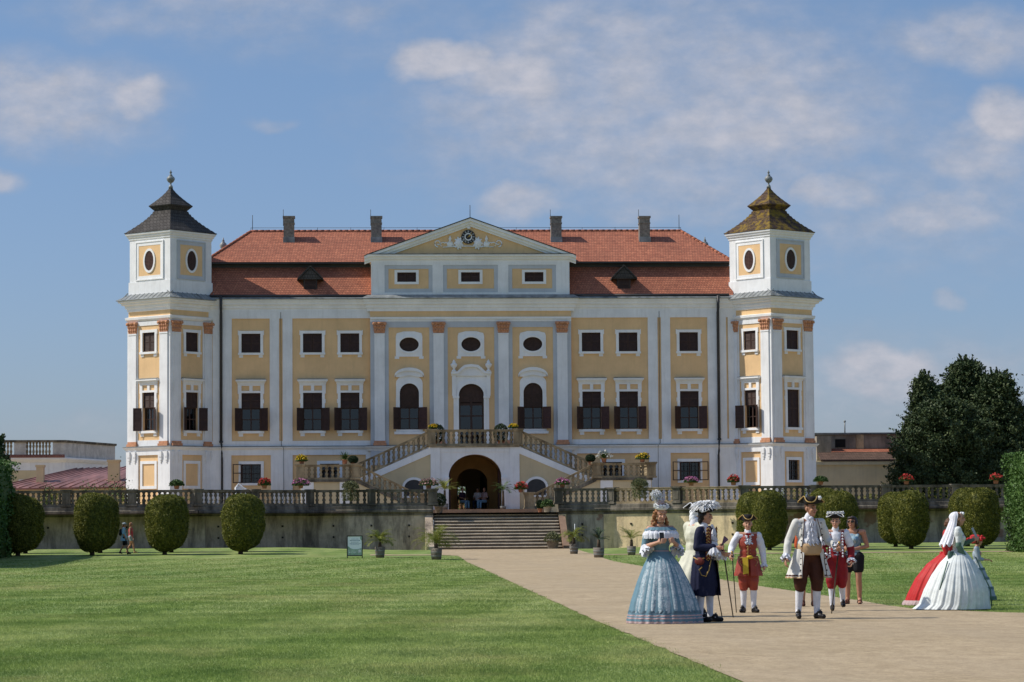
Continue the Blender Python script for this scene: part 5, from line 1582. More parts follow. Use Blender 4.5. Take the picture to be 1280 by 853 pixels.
def palm(loc, label, tubr=.22, tubh=.5, L=.9, nf=20, stem=.25, seed=1, leafm='palm', droop=.7, light=0):
    rg = np.random.default_rng(seed)
    root = thing('potted_palm', label, 'potted palm', loc, 'palms in wooden tubs')
    t = MB(); t.lathe([(tubr*.82, 0), (tubr*.95, tubh*.5), (tubr, tubh), (tubr*.9, tubh), (tubr*.85, tubh-.06)], loc, 16); tb = obj('tub', t, M['wood_tub'], root)
    t = MB()
    for z in (.14, tubh*.62): rr = tubr*(.84 + .15*z/tubh) + .012; t.lathe([(rr, z), (rr+.005, z+.015), (rr, z+.035)], loc, 16)
    obj('hoop', t, M['lead'], tb)
    c = np.array([loc[0], loc[1], loc[2] + tubh + stem])
    t = MB(); t.tube([(loc[0], loc[1], loc[2] + tubh - .08), c], [.09, .06], 8); obj('stem', t, M['bark'], root)
    V = []; Q = []
    def quad(a, b, c_, d): o_ = len(V); V.extend([a, b, c_, d]); Q.append([o_, o_+1, o_+2, o_+3])
    for k in range(nf):
        a = 2*PI*k/nf*2.4 + rg.random(); e0 = rg.uniform(.35, 1.45); LL = L*rg.uniform(.75, 1.1)
        pts = []; p = c.copy(); e = e0
        n = 14
        for i in range(n + 1):
            pts.append(p.copy()); p = p + np.array([math.cos(a)*math.cos(e), math.sin(a)*math.cos(e), math.sin(e)])*LL/n; e -= droop*1.6/n*(1 + i/n)
        side = np.array([-math.sin(a), math.cos(a), 0])
        for i in range(n):
            s = .008
            quad(pts[i]-side*s, pts[i]+side*s, pts[i+1]+side*s, pts[i+1]-side*s)
            if i < 2: continue
            ll = L*.32*math.sin(PI*(i+.5)/(n+1.5))**.6; d = pts[i+1]-pts[i]; d /= np.linalg.norm(d)
            for sg in (-1, 1):
                for hh in (0, .5):
                    b0 = pts[i] + (pts[i+1]-pts[i])*hh
                    tip = b0 + (side*sg*.75 + d*.75 + np.array([0, 0, .25 - .45*rg.random()]))*ll*.85
                    w_ = d*.014
                    quad(b0-w_, b0+w_, tip+w_*.3, tip-w_*.3)
    link_mesh('fronds', fast_mesh('fronds', np.array(V), np.array(Q), [M[leafm]]), root)
    return root
def gp(px, py, z=.12):
    x, y = G(px, py, z); return (x, y, ghv(x, y))
palm(gp(475, 697), 'potted palm just right of the information board', .23, .5, .85, 24, .22, 1)
palm(gp(545.5, 698), 'yellowish potted palm at the left foot of the garden steps', .25, .5, 1.25, 28, .2, 2)
palm(gp(717.5, 693), 'potted palm with a thin pole, second tub right of the garden steps', .22, .5, .85, 20, .3, 4)
palm(gp(748.5, 696), 'small stiff palm in a dark tub, third right of the garden steps', .25, .45, .62, 12, .35, 5, 'bay_leaf', .4)
palm(gp(789.5, 694), 'small palm in a grey tub behind the lady in blue', .21, .42, .85, 8, .3, 6, droop=.5)
x, y = UX(691, -21.9, 686), -21.9
potted((x, y, ghv(x, y) + .0), 'leafy', 'light green shrub in a round grey tub at the right foot of the garden steps', r=.5, h=.55, pot=.36, potm='wood_tub', leaf='grassy_leaf')
palm((UX(629, -7.4, 636), -7.4, PF), 'open fan palm standing at the right of the porch arch', .18, .15, .85, 13, .95, 7, 'pot_leaf', .6)
palm((UX(556, -7.4, 636), -7.4, PF), 'tall bright palm standing at the left of the porch arch', .22, .35, 1.0, 15, .8, 8, 'palm', .5)
x, y, z = gp(719.8, 690)
pl = MB(); pl.tube([(x, y+.6, z), (x, y+.6, z + 1.35)], .02, 6); pl.lathe([(.1, 0), (.1, .03), (.03, .05)], (x, y+.6, z), 10); tag(obj('support_pole', pl, M['paper_white']), 'thin white pole standing among the palm fronds right of the steps', 'pole')
# low border plants behind the balustrade
rg = np.random.default_rng(77); P_ = []
for (xa, xb) in ((-44, -16), (15, 41)):
    for x in np.arange(xa, xb, .62):
        n = 200; hh = rg.uniform(.75, 1.3); P_.append(np.array([x, -21.6, FL]) + rg.normal(size=(n, 3))*np.array([.13, .13, 0]) + np.stack([np.zeros(n), np.zeros(n), rg.random(n)*hh], 1))
v, q = leaves(np.concatenate(P_), .13, .5, rg=rg)
o = link_mesh('border_plants', fast_mesh('border_plants', v, q, [M['palm']])); tag(o, kind='stuff')
# shrubs behind the left balustrade
for px, w_, h_ in ((113, 1.0, 1.75), (147, 1.2, 1.9), (60, .6, 1.6), (7, .9, 1.7)):
    Y = -12; x = UX(px, Y); root = thing('shrub', {113: 'green shrub behind the left balustrade below the red metal roof', 147: 'wispy shrub behind the balustrade beside the left tower', 60: 'low shrub behind the balustrade below the white chimney', 7: 'shrub behind the balustrade next to the dark hedge'}[px], 'shrub', (x, Y, FL))
    n = 900; d = rg.normal(size=(n, 3)); P_ = np.array([x, Y, FL + h_*.6]) + d*np.array([w_*.35, w_*.35, h_*.22])
    v, q = leaves(P_, .12, .5, rg=rg); link_mesh('foliage', fast_mesh('foliage', v, q, [M['pot_leaf']]), root)
    t = MB(); t.tube([(x, Y, FL), (x, Y, FL + h_*.5)], .03, 5); obj('stem', t, M['bark'], root)

# ---- information board
x, y, z = gp(443.5, 697.5)
T = Matrix.Translation((x, y, z))
sg = thing('information_board', 'white and green information board standing on the lawn left of the steps', 'sign', (x, y, z))
mb = MB(T)
mb.box(-.36, -.32, -.03, .03, 0, 1.03); mb.box(.32, .36, -.03, .03, 0, 1.03); mb.box(-.32, .32, -.028, .028, .99, 1.03); mb.box(-.32, .32, -.028, .028, .10, .14)
for s in (-1, 1): mb.tube([(s*.34, .03, .98), (s*.34, .5, 0)], .015, 5)
obj('frame', mb, M['iron'], sg)
pn = MB(T)
M['sign_blue'] = simple('sign_pale_blue', (.86, .89, .93), .5, .03, 2, 0); M['sign_green'] = simple('sign_green', (.34, .46, .36), .5, .35, 6, 0, osp=True); M['sign_txt'] = simple('sign_text', (.22, .30, .40), .5, .05, 2, 0)
pn.box(-.32, .32, -.012, .012, .14, .99)
bd = obj('panel', pn, M['sign_blue'], sg)
pn = MB(T)
hill = [(-.32, .14), (.32, .14), (.32, .47), (.2, .43), (.05, .41), (-.12, .43), (-.22, .47), (-.27, .53), (-.32, .56)]
pn.prism(hill, -.018, -.013); pn.prism([(.32, .99), (.32, .80), (.27, .84), (.24, .92), (.26, .99)], -.018, -.013); obj('panel_landscape', pn, M['sign_green'], bd)
pn = MB(T); rgs = random.Random(4)
for zz, wd, hh in ((.86, .30, .02), (.79, .44, .035), (.72, .34, .02), (.66, .46, .02), (.61, .4, .015)):
    xx = -wd/2
    while xx < wd/2: ww = rgs.uniform(.02, .06); pn.box(xx, xx+ww, -.016, -.0125, zz, zz+hh); xx += ww + .014
obj('panel_text', pn, M['sign_txt'], bd)
pn = MB(T); pn.prism(oval_pts(.22, .33, .07, .07, 14), -.023, -.019)
for k in range(7): pn.box(-.26 + k*.07, -.22 + k*.07, -.023, -.019, .24 + .02*(k % 3), .30)
for k in range(9): pn.box(-.28 + k*.05, -.25 + k*.05, -.023, -.019, .36, .375)
obj('panel_emblem', pn, M['paper_white'], bd)
# white garden chair on the terrace
x, y = UX(302.5, -16, 606), -16
gc = thing('garden_chair', 'white curved garden chair showing above the left balustrade', 'chair', (x, y, FL))
mb = MB(); mb.box(x-.3, x+.3, y-.3, y+.3, FL+.62, FL+.66); obj('seat', mb, M['paper_white'], gc)
mb = MB(); mb.tube([(x-.3, y-.2, FL+.6), (x-.36, y, FL+1.5), (x-.2, y+.1, FL+1.72), (x+.05, y+.1, FL+1.5), (x+.3, y+.1, FL+1.38), (x+.34, y, FL+.62)], .06, 8)
mb.add([(x-.34, y+.05, FL+.66), (x+.33, y+.05, FL+.66), (x+.3, y+.1, FL+1.36), (x+.05, y+.1, FL+1.48), (x-.2, y+.1, FL+1.66), (x-.36, y+.03, FL+1.4)], [(0,1,2,3,4,5)]); obj('backrest', mb, M['paper_white'], gc)
for sx in (-1, 1):
    for sy in (-1, 1): mb = MB(); mb.tube([(x+sx*.26, y+sy*.26, FL), (x+sx*.26, y+sy*.26, FL+.62)], .025, 6); obj('leg', mb, M['paper_white'], gc)

# ---- standing grass blades on the lawn
def blades(n, ymin, ymax, h, wd, seed, pw=1.0):
    rg = np.random.default_rng(seed)
    y = ymin + (ymax - ymin) * rg.random(n*3)**pw
    D = y - CAM[1]
    aL = CAM[0] + D*math.tan(math.atan((-30-437)/F)); aR = CAM[0] + D*math.tan(math.atan((1310-437)/F))
    x = aL + (aR - aL)*rg.random(n*3)
    le = np.interp(y, [t[0] for t in LE], [t[1] for t in LE]); re = np.interp(y, [t[0] for t in RE], [t[1] for t in RE])
    ok = (x < le + np.abs(rg.normal(0, .09, n*3))*(rg.random(n*3) < .25) + .06*np.sin(y*1.7)*np.sin(y*.6+1)) | (x > re - np.abs(rg.normal(0, .09, n*3))*(rg.random(n*3) < .25) + .06*np.sin(y*1.9))
    ok &= ~((x > 4.0) & (y > -43.7) & (y < -40.9)) & ~((x < -2.4) & (x > -6.7) & (y > -39.1) & (y < -36.5))
    x, y = x[ok][:n], y[ok][:n]; n = len(x)
    # clumped heights
    hh = h * rg.uniform(.45, 1.1, n) * (.75 + .35*np.sin(x*2.3 + np.sin(y*1.1)*2)*np.sin(y*.9)*.6)
    z = ground_h(x, y)
    a = rg.random(n)*2*PI; lean = rg.normal(0, .45, (n, 2))
    w_ = wd*rg.uniform(.6, 1.4, n)
    p0 = np.stack([x - np.cos(a)*w_, y - np.sin(a)*w_, z - .005], 1); p1 = np.stack([x + np.cos(a)*w_, y + np.sin(a)*w_, z - .005], 1)
    p2 = np.stack([x + lean[:, 0]*hh, y + lean[:, 1]*hh, z + hh], 1)
    v = np.stack([p0, p1, p2], 1).reshape(-1, 3); q = np.arange(3*n).reshape(-1, 3)
    return v, q
parts = [blades(300000, -152, -128, .034, .006, 1), blades(190000, -128, -95, .038, .010, 2), blades(100000, -95, -45, .042, .018, 3)]
V, Q, Mi = merge([(v, q, 0) for v, q in parts])
o = link_mesh('grass_blades', fast_mesh('grass_blades', V, Q, [M['blade']])); tag(o, kind='stuff')

Pc = np.array([.2, 22, FL + 1.6]) + rng.normal(size=(1500, 3))*np.array([.7, .5, .75]); v, q = leaves(Pc, .16, .5)
link_mesh('foliage', fast_mesh('foliage', v, q, [M['hedge_leaf']]), ct)
t = MB(); t.tube([(.2, 22, FL), (.2, 22, FL + 1.2)], .06, 6); obj('stem', t, M['bark'], ct)
# ================================================================ PEOPLE
def cloth(name, col, rough=.8, var=.12, scale=12, bump=.35, spec=.2, fine=35):
    m = simple(name, col, rough, var, scale, bump, spec, 0, fine); return m
SK = simple('skin', (.50, .27, .18), .55, .10, 14, .05, .35)
SKB = simple('tanned_skin', (.42, .21, .13), .55, .10, 14, .05, .35)
EYE = simple('eye_dark', (.03, .02, .018), .3, .1, 5, 0, .5)
LIP = simple('lips', (.38, .11, .09), .5, .1, 5, 0, .3)
HB_ = simple('brown_hair', (.10, .045, .02), .6, .4, 30, .6, .4, 0, 90)
HAUB = simple('auburn_hair', (.26, .11, .04), .55, .4, 26, .6, .4, 0, 90)
HDK = simple('dark_hair', (.018, .012, .011), .5, .3, 30, .5, .4, 0, 90)
C = {}
for nm, col, rg_ in (('white_linen', (.68, .69, .74), .8), ('ivory_coat', (.62, .61, .57), .75), ('cream_silk', (.58, .57, .46), .6), ('black_felt', (.018, .016, .016), .85),
                ('navy_velvet', (.010, .013, .040), .7), ('maroon_silk', (.13, .025, .02), .55), ('gold_braid', (.42, .28, .09), .45), ('brown_velvet', (.065, .022, .013), .7),
                ('tan_sash', (.46, .31, .17), .55), ('rust_satin', (.30, .055, .035), .42), ('red_velvet', (.24, .012, .016), .6), ('yellow_sash', (.55, .38, .03), .6),
                ('blue_satin', (.125, .225, .285), .5), ('dark_blue_satin', (.09, .15, .19), .5), ('black_leather', (.016, .014, .014), .4), ('white_gown', (.64, .68, .67), .75),
                ('red_satin', (.46, .022, .022), .5), ('green_satin', (.09, .16, .125), .6), ('black_cotton', (.014, .014, .017), .85), ('blue_print', (.16, .27, .36), .8),
                ('orange_top', (.50, .09, .03), .8), ('navy_cotton', (.02, .03, .06), .85), ('sky_cotton', (.28, .48, .66), .8), ('coral_cotton', (.55, .07, .09), .8), ('grey_check', (.30, .36, .42), .85),
                ('pink_trim', (.45, .33, .33), .6), ('white_feather', (.80, .81, .82), .9), ('dark_plum', (.05, .03, .06), .8), ('coat_lining', (.50, .10, .05), .6)):
    C[nm] = cloth(nm, col, rg_)
def lace_mat():
    m, nt, b = new_mat('lace_on_blue'); vec = _pos(nt)
    vo = nt.nodes.new('ShaderNodeTexVoronoi'); vo.inputs['Scale'].default_value = 34; nt.links.new(vec, vo.inputs['Vector'])
    f = _noise(nt, vec, 12, 5, .7)
    a = _ramp(nt, vo.outputs['Distance'], [(.15, (.44, .50, .54)), (.5, (.17, .27, .33))])
    c = _mix(nt, _ramp(nt, f, [(.40, (0, 0, 0)), (.6, (.75, .75, .75))]), a, (.46, .52, .56))
    nt.links.new(c, b.inputs['Base Color']); b.inputs['Roughness'].default_value = .8; _bump(nt, b, vo.outputs['Distance'], .3, .01); return m
C['lace'] = lace_mat()
C['blue_print'] = leaf_mat('blue_print_cotton', (.05, .12, .22), (.17, .30, .40), (.50, .55, .50), 16)

DG = None
def remesh(mb, voxel, smooth=3, fac=.5):
    me = mesh_from('tmp', mb.v, mb.f, None, None, [])
    o = bpy.data.objects.new('tmp', me); COL.objects.link(o)
    r = o.modifiers.new('r', 'REMESH'); r.mode = 'VOXEL'; r.voxel_size = voxel; r.use_smooth_shade = True
    if smooth: s = o.modifiers.new('s', 'SMOOTH'); s.factor = fac; s.iterations = smooth
    bpy.context.view_layer.update()
    dg = bpy.context.evaluated_depsgraph_get()
    res = bpy.data.meshes.new_from_object(o.evaluated_get(dg))
    bpy.data.objects.remove(o); bpy.data.meshes.remove(me)
    return res

def cap(mb, p0, r0, p1, r1, n=12, e=True, flat=1.0):
    mb.tube([p0, p1], [r0, r1], n)
    if e: mb.ell(p0, r0, 0, n, 8); mb.ell(p1, r1, 0, n, 8)
def chain(mb, pts, n=12):
    for (a, ra), (b, rb) in zip(pts[:-1], pts[1:]): cap(mb, a, ra, b, rb, n)

BASE = dict(sL=(-.185,0,1.41), eL=(-.245,.02,1.13), wL=(-.26,-.05,.88), sR=(.185,0,1.41), eR=(.245,.02,1.13), wR=(.26,-.05,.88),
            hL=(-.09,0,.92), kL=(-.10,-.02,.50), aL=(-.105,.02,.085), hR=(.09,0,.92), kR=(.10,-.02,.50), aR=(.105,.02,.085),
            fL=(-.12,-.16,.0), fR=(.12,-.16,.0), head=(0,-.025,1.605), hyaw=0, hpitch=0, belly=0.0, fem=0)

class Person:
    def __init__(s, label, loc, facing, sc, J=None, skin=None, group=None, hair=None, lod=1.0, torso=1.0, wide=1.0):
        s.T = Matrix.Translation(loc) @ Matrix.Rotation(facing, 4, 'Z') @ Matrix.Diagonal((sc*wide, sc*wide, sc, 1))
        s.sc = sc; s.J = dict(BASE); s.J.update(J or {})
        s.root = thing('person', label, 'person', loc, group)
        s.lod = lod; s.skin = skin or SK; s.hair = hair or HB_; s.torso = torso
        h = Vector(s.J['head']); s.HM = Matrix.Translation(h) @ Matrix.Rotation(s.J['hyaw'], 4, 'Z') @ Matrix.Rotation(s.J['hpitch'], 4, 'X')
        s.body()
    def mb(s): return MB(s.T)
    def v(s, k): return Vector(s.J[k])
    def hand(s, mb, w, e, grip):
        w = Vector(w); d = (w - Vector(e)).normalized()
        side = Vector(grip.get('side', (0, -1, 0))); side = (side - d*side.dot(d)).normalized()      # thumb side
        nrm = d.cross(side).normalized() * grip.get('flip', 1)                                        # palm normal
        c = w + d*.05
        R = Matrix((side, nrm, d)).transposed()
        mb.ell(c, (.040, .017, .052), 0, 10, 7, R=R)
        cap(mb, w, .026, c, .024, 8)
        curl = grip.get('curl', .5)
        for k, (off, L, r) in enumerate(((.030, .078, .0095), (.011, .086, .010), (-.010, .080, .0095), (-.030, .062, .0085))):
            p = c + side*off + d*.040; dd = d.copy(); ang = curl*(.75 + .12*k)
            for q in range(3):
                M_ = Matrix.Rotation(ang, 3, side); dd = (M_ @ dd) if nrm.dot(M_ @ dd - dd) > 0 else (Matrix.Rotation(-ang, 3, side) @ dd)
                p2 = p + dd*L*(.42, .33, .25)[q]; cap(mb, p, r*(1 - .06*q), p2, r*(.94 - .06*q), 6); p = p2
        p = c + side*.030 - d*.015
        t1 = p + (side*.75 + d*.55 + nrm*.3).normalized()*.036; t2 = t1 + (d*.8 + nrm*.5*(1 + curl)).normalized()*.030
        cap(mb, p, .0125, t1, .011, 6); cap(mb, t1, .011, t2, .0095, 6)
        return c
    def body(s):
        J = s.J; mb = s.mb(); fem = J['fem']
        mb.ell((0, .01, .95), (.155 + .01*fem, .105, .12)); mb.ell((0, .0, 1.08), (.125 - .015*fem, .095, .13)); mb.ell((0, .0, 1.25), (.155 - .015*fem, .105, .17))
        cap(mb, s.v('sL'), .058, s.v('sR'), .058); mb.ell((0, .02, 1.38), (.14, .075, .09))
        if fem:
            for q in (-1, 1): mb.ell((q*.065, -.085, 1.27), (.06, .05, .06))
        hc = s.v('head'); cap(mb, (0, .02, 1.40), .06, hc + Vector((0, .02, -.08)), .052)
        H = s.HM
        def he(c, r): mb.add(*_ell(H, c, r))
        he((0, .012, .025), (.074, .092, .095)); he((0, -.022, -.035), (.060, .066, .075)); he((0, -.045, -.085), (.036, .034, .028))
        he((0, -.088, .040), (.048, .012, .012)); he((0, -.098, .000), (.0105, .016, .026)); he((0, -.104, -.020), (.016, .014, .011))
        he((-.036, -.072, -.02), (.022, .018, .02)); he((.036, -.072, -.02), (.022, .018, .02)); he((0, -.086, -.052), (.024, .012, .010))
        for q in (-1, 1): he((q*.077, .012, .0), (.012, .022, .032))
        for k in 'LR':
            S, E_, W_ = s.v('s'+k), s.v('e'+k), s.v('w'+k)
            chain(mb, [(S, .052), ((S+E_)/2, .046), (E_, .038)]); chain(mb, [(E_, .038), (E_*.65+W_*.35, .038), (W_, .026)])
            s.hand(mb, W_, E_, J.get('g'+k, {}))
            Hh, K, A = s.v('h'+k), s.v('k'+k), s.v('a'+k)
            chain(mb, [(Hh, .088), (Hh*.5+K*.5, .074), (K, .054)]); chain(mb, [(K, .054), (K*.68+A*.32 + Vector((0, .012, 0)), .054), (A, .036)])
            F_ = s.v('f'+k); cap(mb, A + Vector((0, .02, -.045)), .035, F_ + Vector((0, 0, .03)), .028)
            cap(mb, A, .038, (A + F_)/2 + Vector((0, 0, .035)), .032)
        me = remesh(mb, .0068*s.lod, 2)
        # face: dark eyes, lips and brows by position on the head
        for m_ in (s.skin, EYE, LIP, s.hair): me.materials.append(m_)
        Ti = (s.T @ H).inverted()
        n = len(me.polygons); cc = np.empty(n*3); me.polygons.foreach_get('center', cc); cc = cc.reshape(-1, 3)
        A4 = np.array(Ti); L = cc @ A4[:3, :3].T + A4[:3, 3]
        mi = np.zeros(n, np.int32)
        for q in (-1, 1):
            mi[(((L[:, 0]-q*.031)/.014)**2 + ((L[:, 2]-.012)/.0085)**2 < 1) & (L[:, 1] < -.05)] = 1
            mi[(((L[:, 0]-q*.031)/.020)**2 + ((L[:, 2]-.040)/.006)**2 < 1) & (L[:, 1] < -.05)] = 3
        mi[((L[:, 0]/.024)**2 + ((L[:, 2]+.054)/.008)**2 < 1) & (L[:, 1] < -.05)] = 2
        me.polygons.foreach_set('material_index', mi); me.polygons.foreach_set('use_smooth', np.ones(n, bool))
        link_mesh('body', me, s.root)
    def cloth(s, name, mb, mat, voxel=.010, cut=None, smooth=4, wr=0.0, wf=9.0):
        me = remesh(mb, voxel*s.lod, smooth)
        if not isinstance(mat, (list, tuple)): mat = [mat]
        for m_ in mat: me.materials.append(m_)
        n = len(me.vertices); co = np.empty(n*3); me.vertices.foreach_get('co', co); co = co.reshape(-1, 3)
        A4 = np.array(s.T.inverted())
        if wr:
            nr = np.empty(n*3); me.vertices.foreach_get('normal', nr); nr = nr.reshape(-1, 3); L = co @ A4[:3, :3].T + A4[:3, 3]
            d = np.sin(L[:, 2]*wf*5 + 3*np.sin(L[:, 0]*wf*1.5)+2*np.sin(L[:, 1]*wf)) * .5 + np.sin(L[:, 0]*wf*4 + L[:, 2]*wf*2.2)*.5
            co += nr * (d * wr)[:, None]; me.vertices.foreach_set('co', co.ravel()); me.update()
        if cut:
            bm = bmesh.new(); bm.from_mesh(me); Ti = s.T.inverted()
            kill = [f for f in bm.faces if cut(Ti @ f.calc_center_median())]
            bmesh.ops.delete(bm, geom=kill, context='FACES'); bm.to_mesh(me); bm.free()
        n = len(me.polygons); me.polygons.foreach_set('use_smooth', np.ones(n, bool))
        return link_mesh(name, me, s.root)
    def skirt(s, name, rings, mat, nf=18, amp=.04, a0=0, a1=2*PI, n=110, seed=0, scallop=0, parent=None, sharp=1.0, thick=0.0, ampz=True):
        """rings (cx, cy, z, rx, ry) top to bottom; angle 0 = +x, -90deg = front"""
        V = []; Fc = []; rs = random.Random(seed); ph = [rs.random()*6.28 for _ in range(4)]
        full = abs(a1 - a0 - 2*PI) < 1e-6
        rr = []
        m = 5
        for i in range(len(rings) - 1):
            for k in range(m):
                f = k/m; rr.append([rings[i][j]*(1-f) + rings[i+1][j]*f for j in range(5)])
        rr.append(list(rings[-1]))
        N = n if full else n + 1
        for i, (cx, cy, z, rx, ry) in enumerate(rr):
            t = i/(len(rr)-1); am = amp*(t**.6 if ampz else 1)
            for k in range(N):
                a = a0 + (a1-a0)*k/n
                w_ = math.sin(nf*a + ph[0] + 1.3*math.sin(a*2 + ph[1])) * .7 + .45*math.sin(nf*1.9*a + ph[2] + t*1.2) + .25*math.sin(nf*.43*a + ph[3])
                r = 1 + am*w_
                zz = z - (scallop*abs(math.sin(a*nf*.8)) if i == len(rr)-1 and scallop else 0)
                V.append(s.T @ Vector((cx + rx*r*math.cos(a), cy + ry*r*math.sin(a), zz)))
        for i in range(len(rr)-1):
            for k in range(n if full else n):
                k2 = (k+1) % N
                Fc.append((i*N+k, (i+1)*N+k, (i+1)*N+k2, i*N+k2))
        mb = MB(); mb.add(V, Fc, 0, True)
        return obj(name, mb, mat, parent or s.root)
    def ruffle(s, name, c, r, h, mat, nf=10, amp=.22, flare=1.25, tilt=None, layers=1, parent=None):
        mb = MB(); c = Vector(c); R = Matrix.Identity(3)
        if tilt is not None: R = Vector((0, 0, -1)).rotation_difference(Vector(tilt)).to_matrix()
        for l in range(layers):
            n = 48; V = []; Fc = []
            for i in range(4):
                t = i/3; rad2 = r*(1 + (flare-1)*t) * (1 + .06*l)
                for k in range(n):
                    a = 2*PI*k/n; q = rad2*(1 + amp*t*math.sin(nf*a + l*1.7))
                    V.append(s.T @ (c + R @ Vector((q*math.cos(a), q*math.sin(a), -h*t*(1 - .25*l) + .15*h*t*math.sin(nf*a*1.3)))))
            for i in range(3):
                for k in range(n): k2 = (k+1) % n; Fc.append((i*n+k, (i+1)*n+k, (i+1)*n+k2, i*n+k2))
            mb.add(V, Fc, 0, True)
        return obj(name, mb, mat, parent or s.root)
    def jabot(s, zt, zb, w, mat, y=-.14, n=6):
        mb = s.mb(); rs = random.Random(int(zt*1000+w*100))
        nl = 5
        for k in range(nl):
            t = k/(nl-1); z0 = zt - (zt-zb)*(t*.74); L = (zt-zb)*.34; ww = w*(.50 + .55*t**.7)
            m, q = 22, 5; V = []; Fc = []; ph = rs.random()*6
            for i in range(q+1):
                v = i/q; hw = ww*(.35 + .65*v**.8)*.5
                for a in range(m+1):
                    u = a/m*2-1
                    V.append((u*hw + .010*math.sin(v*7+ph), y - .012*k*.5 - .016*v - .022*v*math.sin(u*9+ph) - .014*v*math.sin(u*17+ph*2) + .05*u*u*(hw/.08)*.5, z0 - L*v*(1 - .22*u*u) - .010*v*math.sin(u*9+ph)))
            for i in range(q):
                for a in range(m): Fc.append((i*(m+1)+a, i*(m+1)+a+1, (i+1)*(m+1)+a+1, (i+1)*(m+1)+a))
            mb.add(V, Fc, 0, True)
        mb.ell((0, y + .03, zt), (.035, .022, .028), 0, 8, 5)
        return obj('jabot', mb, mat, s.root)
    def shoes(s, mat=None, buckle=True):
        for k in 'LR':
            mb = s.mb(); A = s.v('a'+k); F_ = s.v('f'+k); d = (F_ - Vector((A.x, A.y, 0))); d.z = 0; d.normalize()
            heel = A + Vector((0, 0, -.045)) - d*.02
            cap(mb, heel, .042, F_ + Vector((0, 0, .036)), .036); cap(mb, A*1.0 + Vector((0, 0, -.02)), .044, (A+F_)/2 + Vector((0, 0, .045)), .038)
            cap(mb, heel + Vector((0, 0, -.02)), .03, heel + Vector((0, 0, -.035)), .028)
            o = s.cloth('shoe', mb, mat or C['black_leather'], .008)
            if buckle:
                b = s.mb(); c = (A+F_)/2 + Vector((0, 0, .082)); b.box(c.x-.02, c.x+.02, c.y-.012, c.y+.012, c.z, c.z+.012); obj('buckle', b, M['lead'], o)
    def stockings(s, mat, top=.52):
        mb = s.mb()
        for k in 'LR':
            K, A = s.v('k'+k), s.v('a'+k)
            chain(mb, [(K + Vector((0, 0, 0)), .062), (K*.68+A*.32 + Vector((0, .012, 0)), .062), (A, .044)])
            F_ = s.v('f'+k); cap(mb, A, .043, (A+F_)/2 + Vector((0, 0, .03)), .036)
        s.cloth('stockings', mb, mat, .008)
    def breeches(s, mat, kz=.47, baggy=.03, low=None):
        mb = s.mb(); mb.ell((0, .01, .94), (.175+s.J['belly']*.4, .135+s.J['belly']*.4, .15)); mb.ell((0, 0, 1.04), (.15+s.J['belly'], .12+s.J['belly'], .1))
        for k in 'LR':
            H_, K = s.v('h'+k), s.v('k'+k)
            chain(mb, [(H_, .10+baggy*.5), (H_*.5+K*.5, .088+baggy), (K + Vector((0, 0, .05)), .078+baggy), (K + Vector((0, 0, -.03)), .072+baggy*.6)])
        o = s.cloth('breeches', mb, mat, .010, wr=.004)
        for k in 'LR': K = s.v('k'+k); b = s.mb(); b.lathe([(.072, 0), (.076, .015), (.072, .035)], K + Vector((0, 0, -.085)), 14); obj('knee_band', b, mat, o)
        return o
    def tricorn(s, brim, trim, feather=None, cockade=None, yaw=0.0, size=1.0, tilt=0):
        H = s.T @ s.HM @ Matrix.Translation((0, .0, .075)) @ Matrix.Rotation(yaw, 4, 'Z') @ Matrix.Rotation(tilt, 4, 'X')
        mb = MB(H); mb.lathe([(.098, -.005), (.098, .04), (.090, .085), (.06, .108), (.0, .113)], (0, .005, 0), 18, sy=1.12)
        n = 72; V = []; Fc = []; rim = []
        for k in range(n):
            a = 2*PI*k/n - PI/2
            fold = .5 + .5*math.cos(3*(a + PI/2))          # 1 at the three points, 0 mid side
            r0, r1 = .097, (.150 + .055*fold)*size
            r1_ = r0 + (r1 - r0)*(.30 + .70*fold)
            z1 = (.105 - .085*fold)*size
            for t in (0, .5, 1):
                r = r0 + (r1_-r0)*t; z = z1*(t**.8); V.append((r*math.cos(a), r*math.sin(a)*1.1 + .005, z))
            rim.append((r1_*math.cos(a), r1_*math.sin(a)*1.1 + .005, z1))
        for k in range(n):
            for t in range(2): k2 = (k+1) % n; Fc.append((k*3+t, k2*3+t, k2*3+t+1, k*3+t+1))
        mb.add(V, Fc, 0, True)
        hat = obj('hat', mb, brim, s.root)
        mb = MB(H); mb.tube(rim + rim[:2], .0075*size if not feather else .006, 6); obj('hat_braid', mb, trim, hat)
        if feather:
            rg = np.random.default_rng(3); V = []; Q = []
            mbf = MB(H)
            for k in range(int(900)):
                a = rg.random()*2*PI; fold = .5+.5*math.cos(3*(a+PI/2)); rr_ = (.15+.05*fold)*feather[0]
                base_ = np.array([rr_*math.cos(a)*.8, rr_*math.sin(a)*.9, .075 + .03*rg.random()])
                L = feather[1]*rg.uniform(.5, 1.1); e = rg.uniform(-.2, 1.2); b = a + rg.normal()*.5
                d = np.array([math.cos(b)*math.cos(e), math.sin(b)*math.cos(e), math.sin(e)])
                p1 = base_ + d*L*.6; p2 = base_ + d*L + np.array([0, 0, -L*.35]); sd = np.cross(d, rg.normal(size=3)); sd = sd/np.linalg.norm(sd)*.009
                o_ = len(V); V += [base_-sd, base_+sd, p1+sd, p1-sd, p2+sd*.3, p2-sd*.3]; Q += [[o_, o_+1, o_+2, o_+3], [o_+3, o_+2, o_+4, o_+5]]
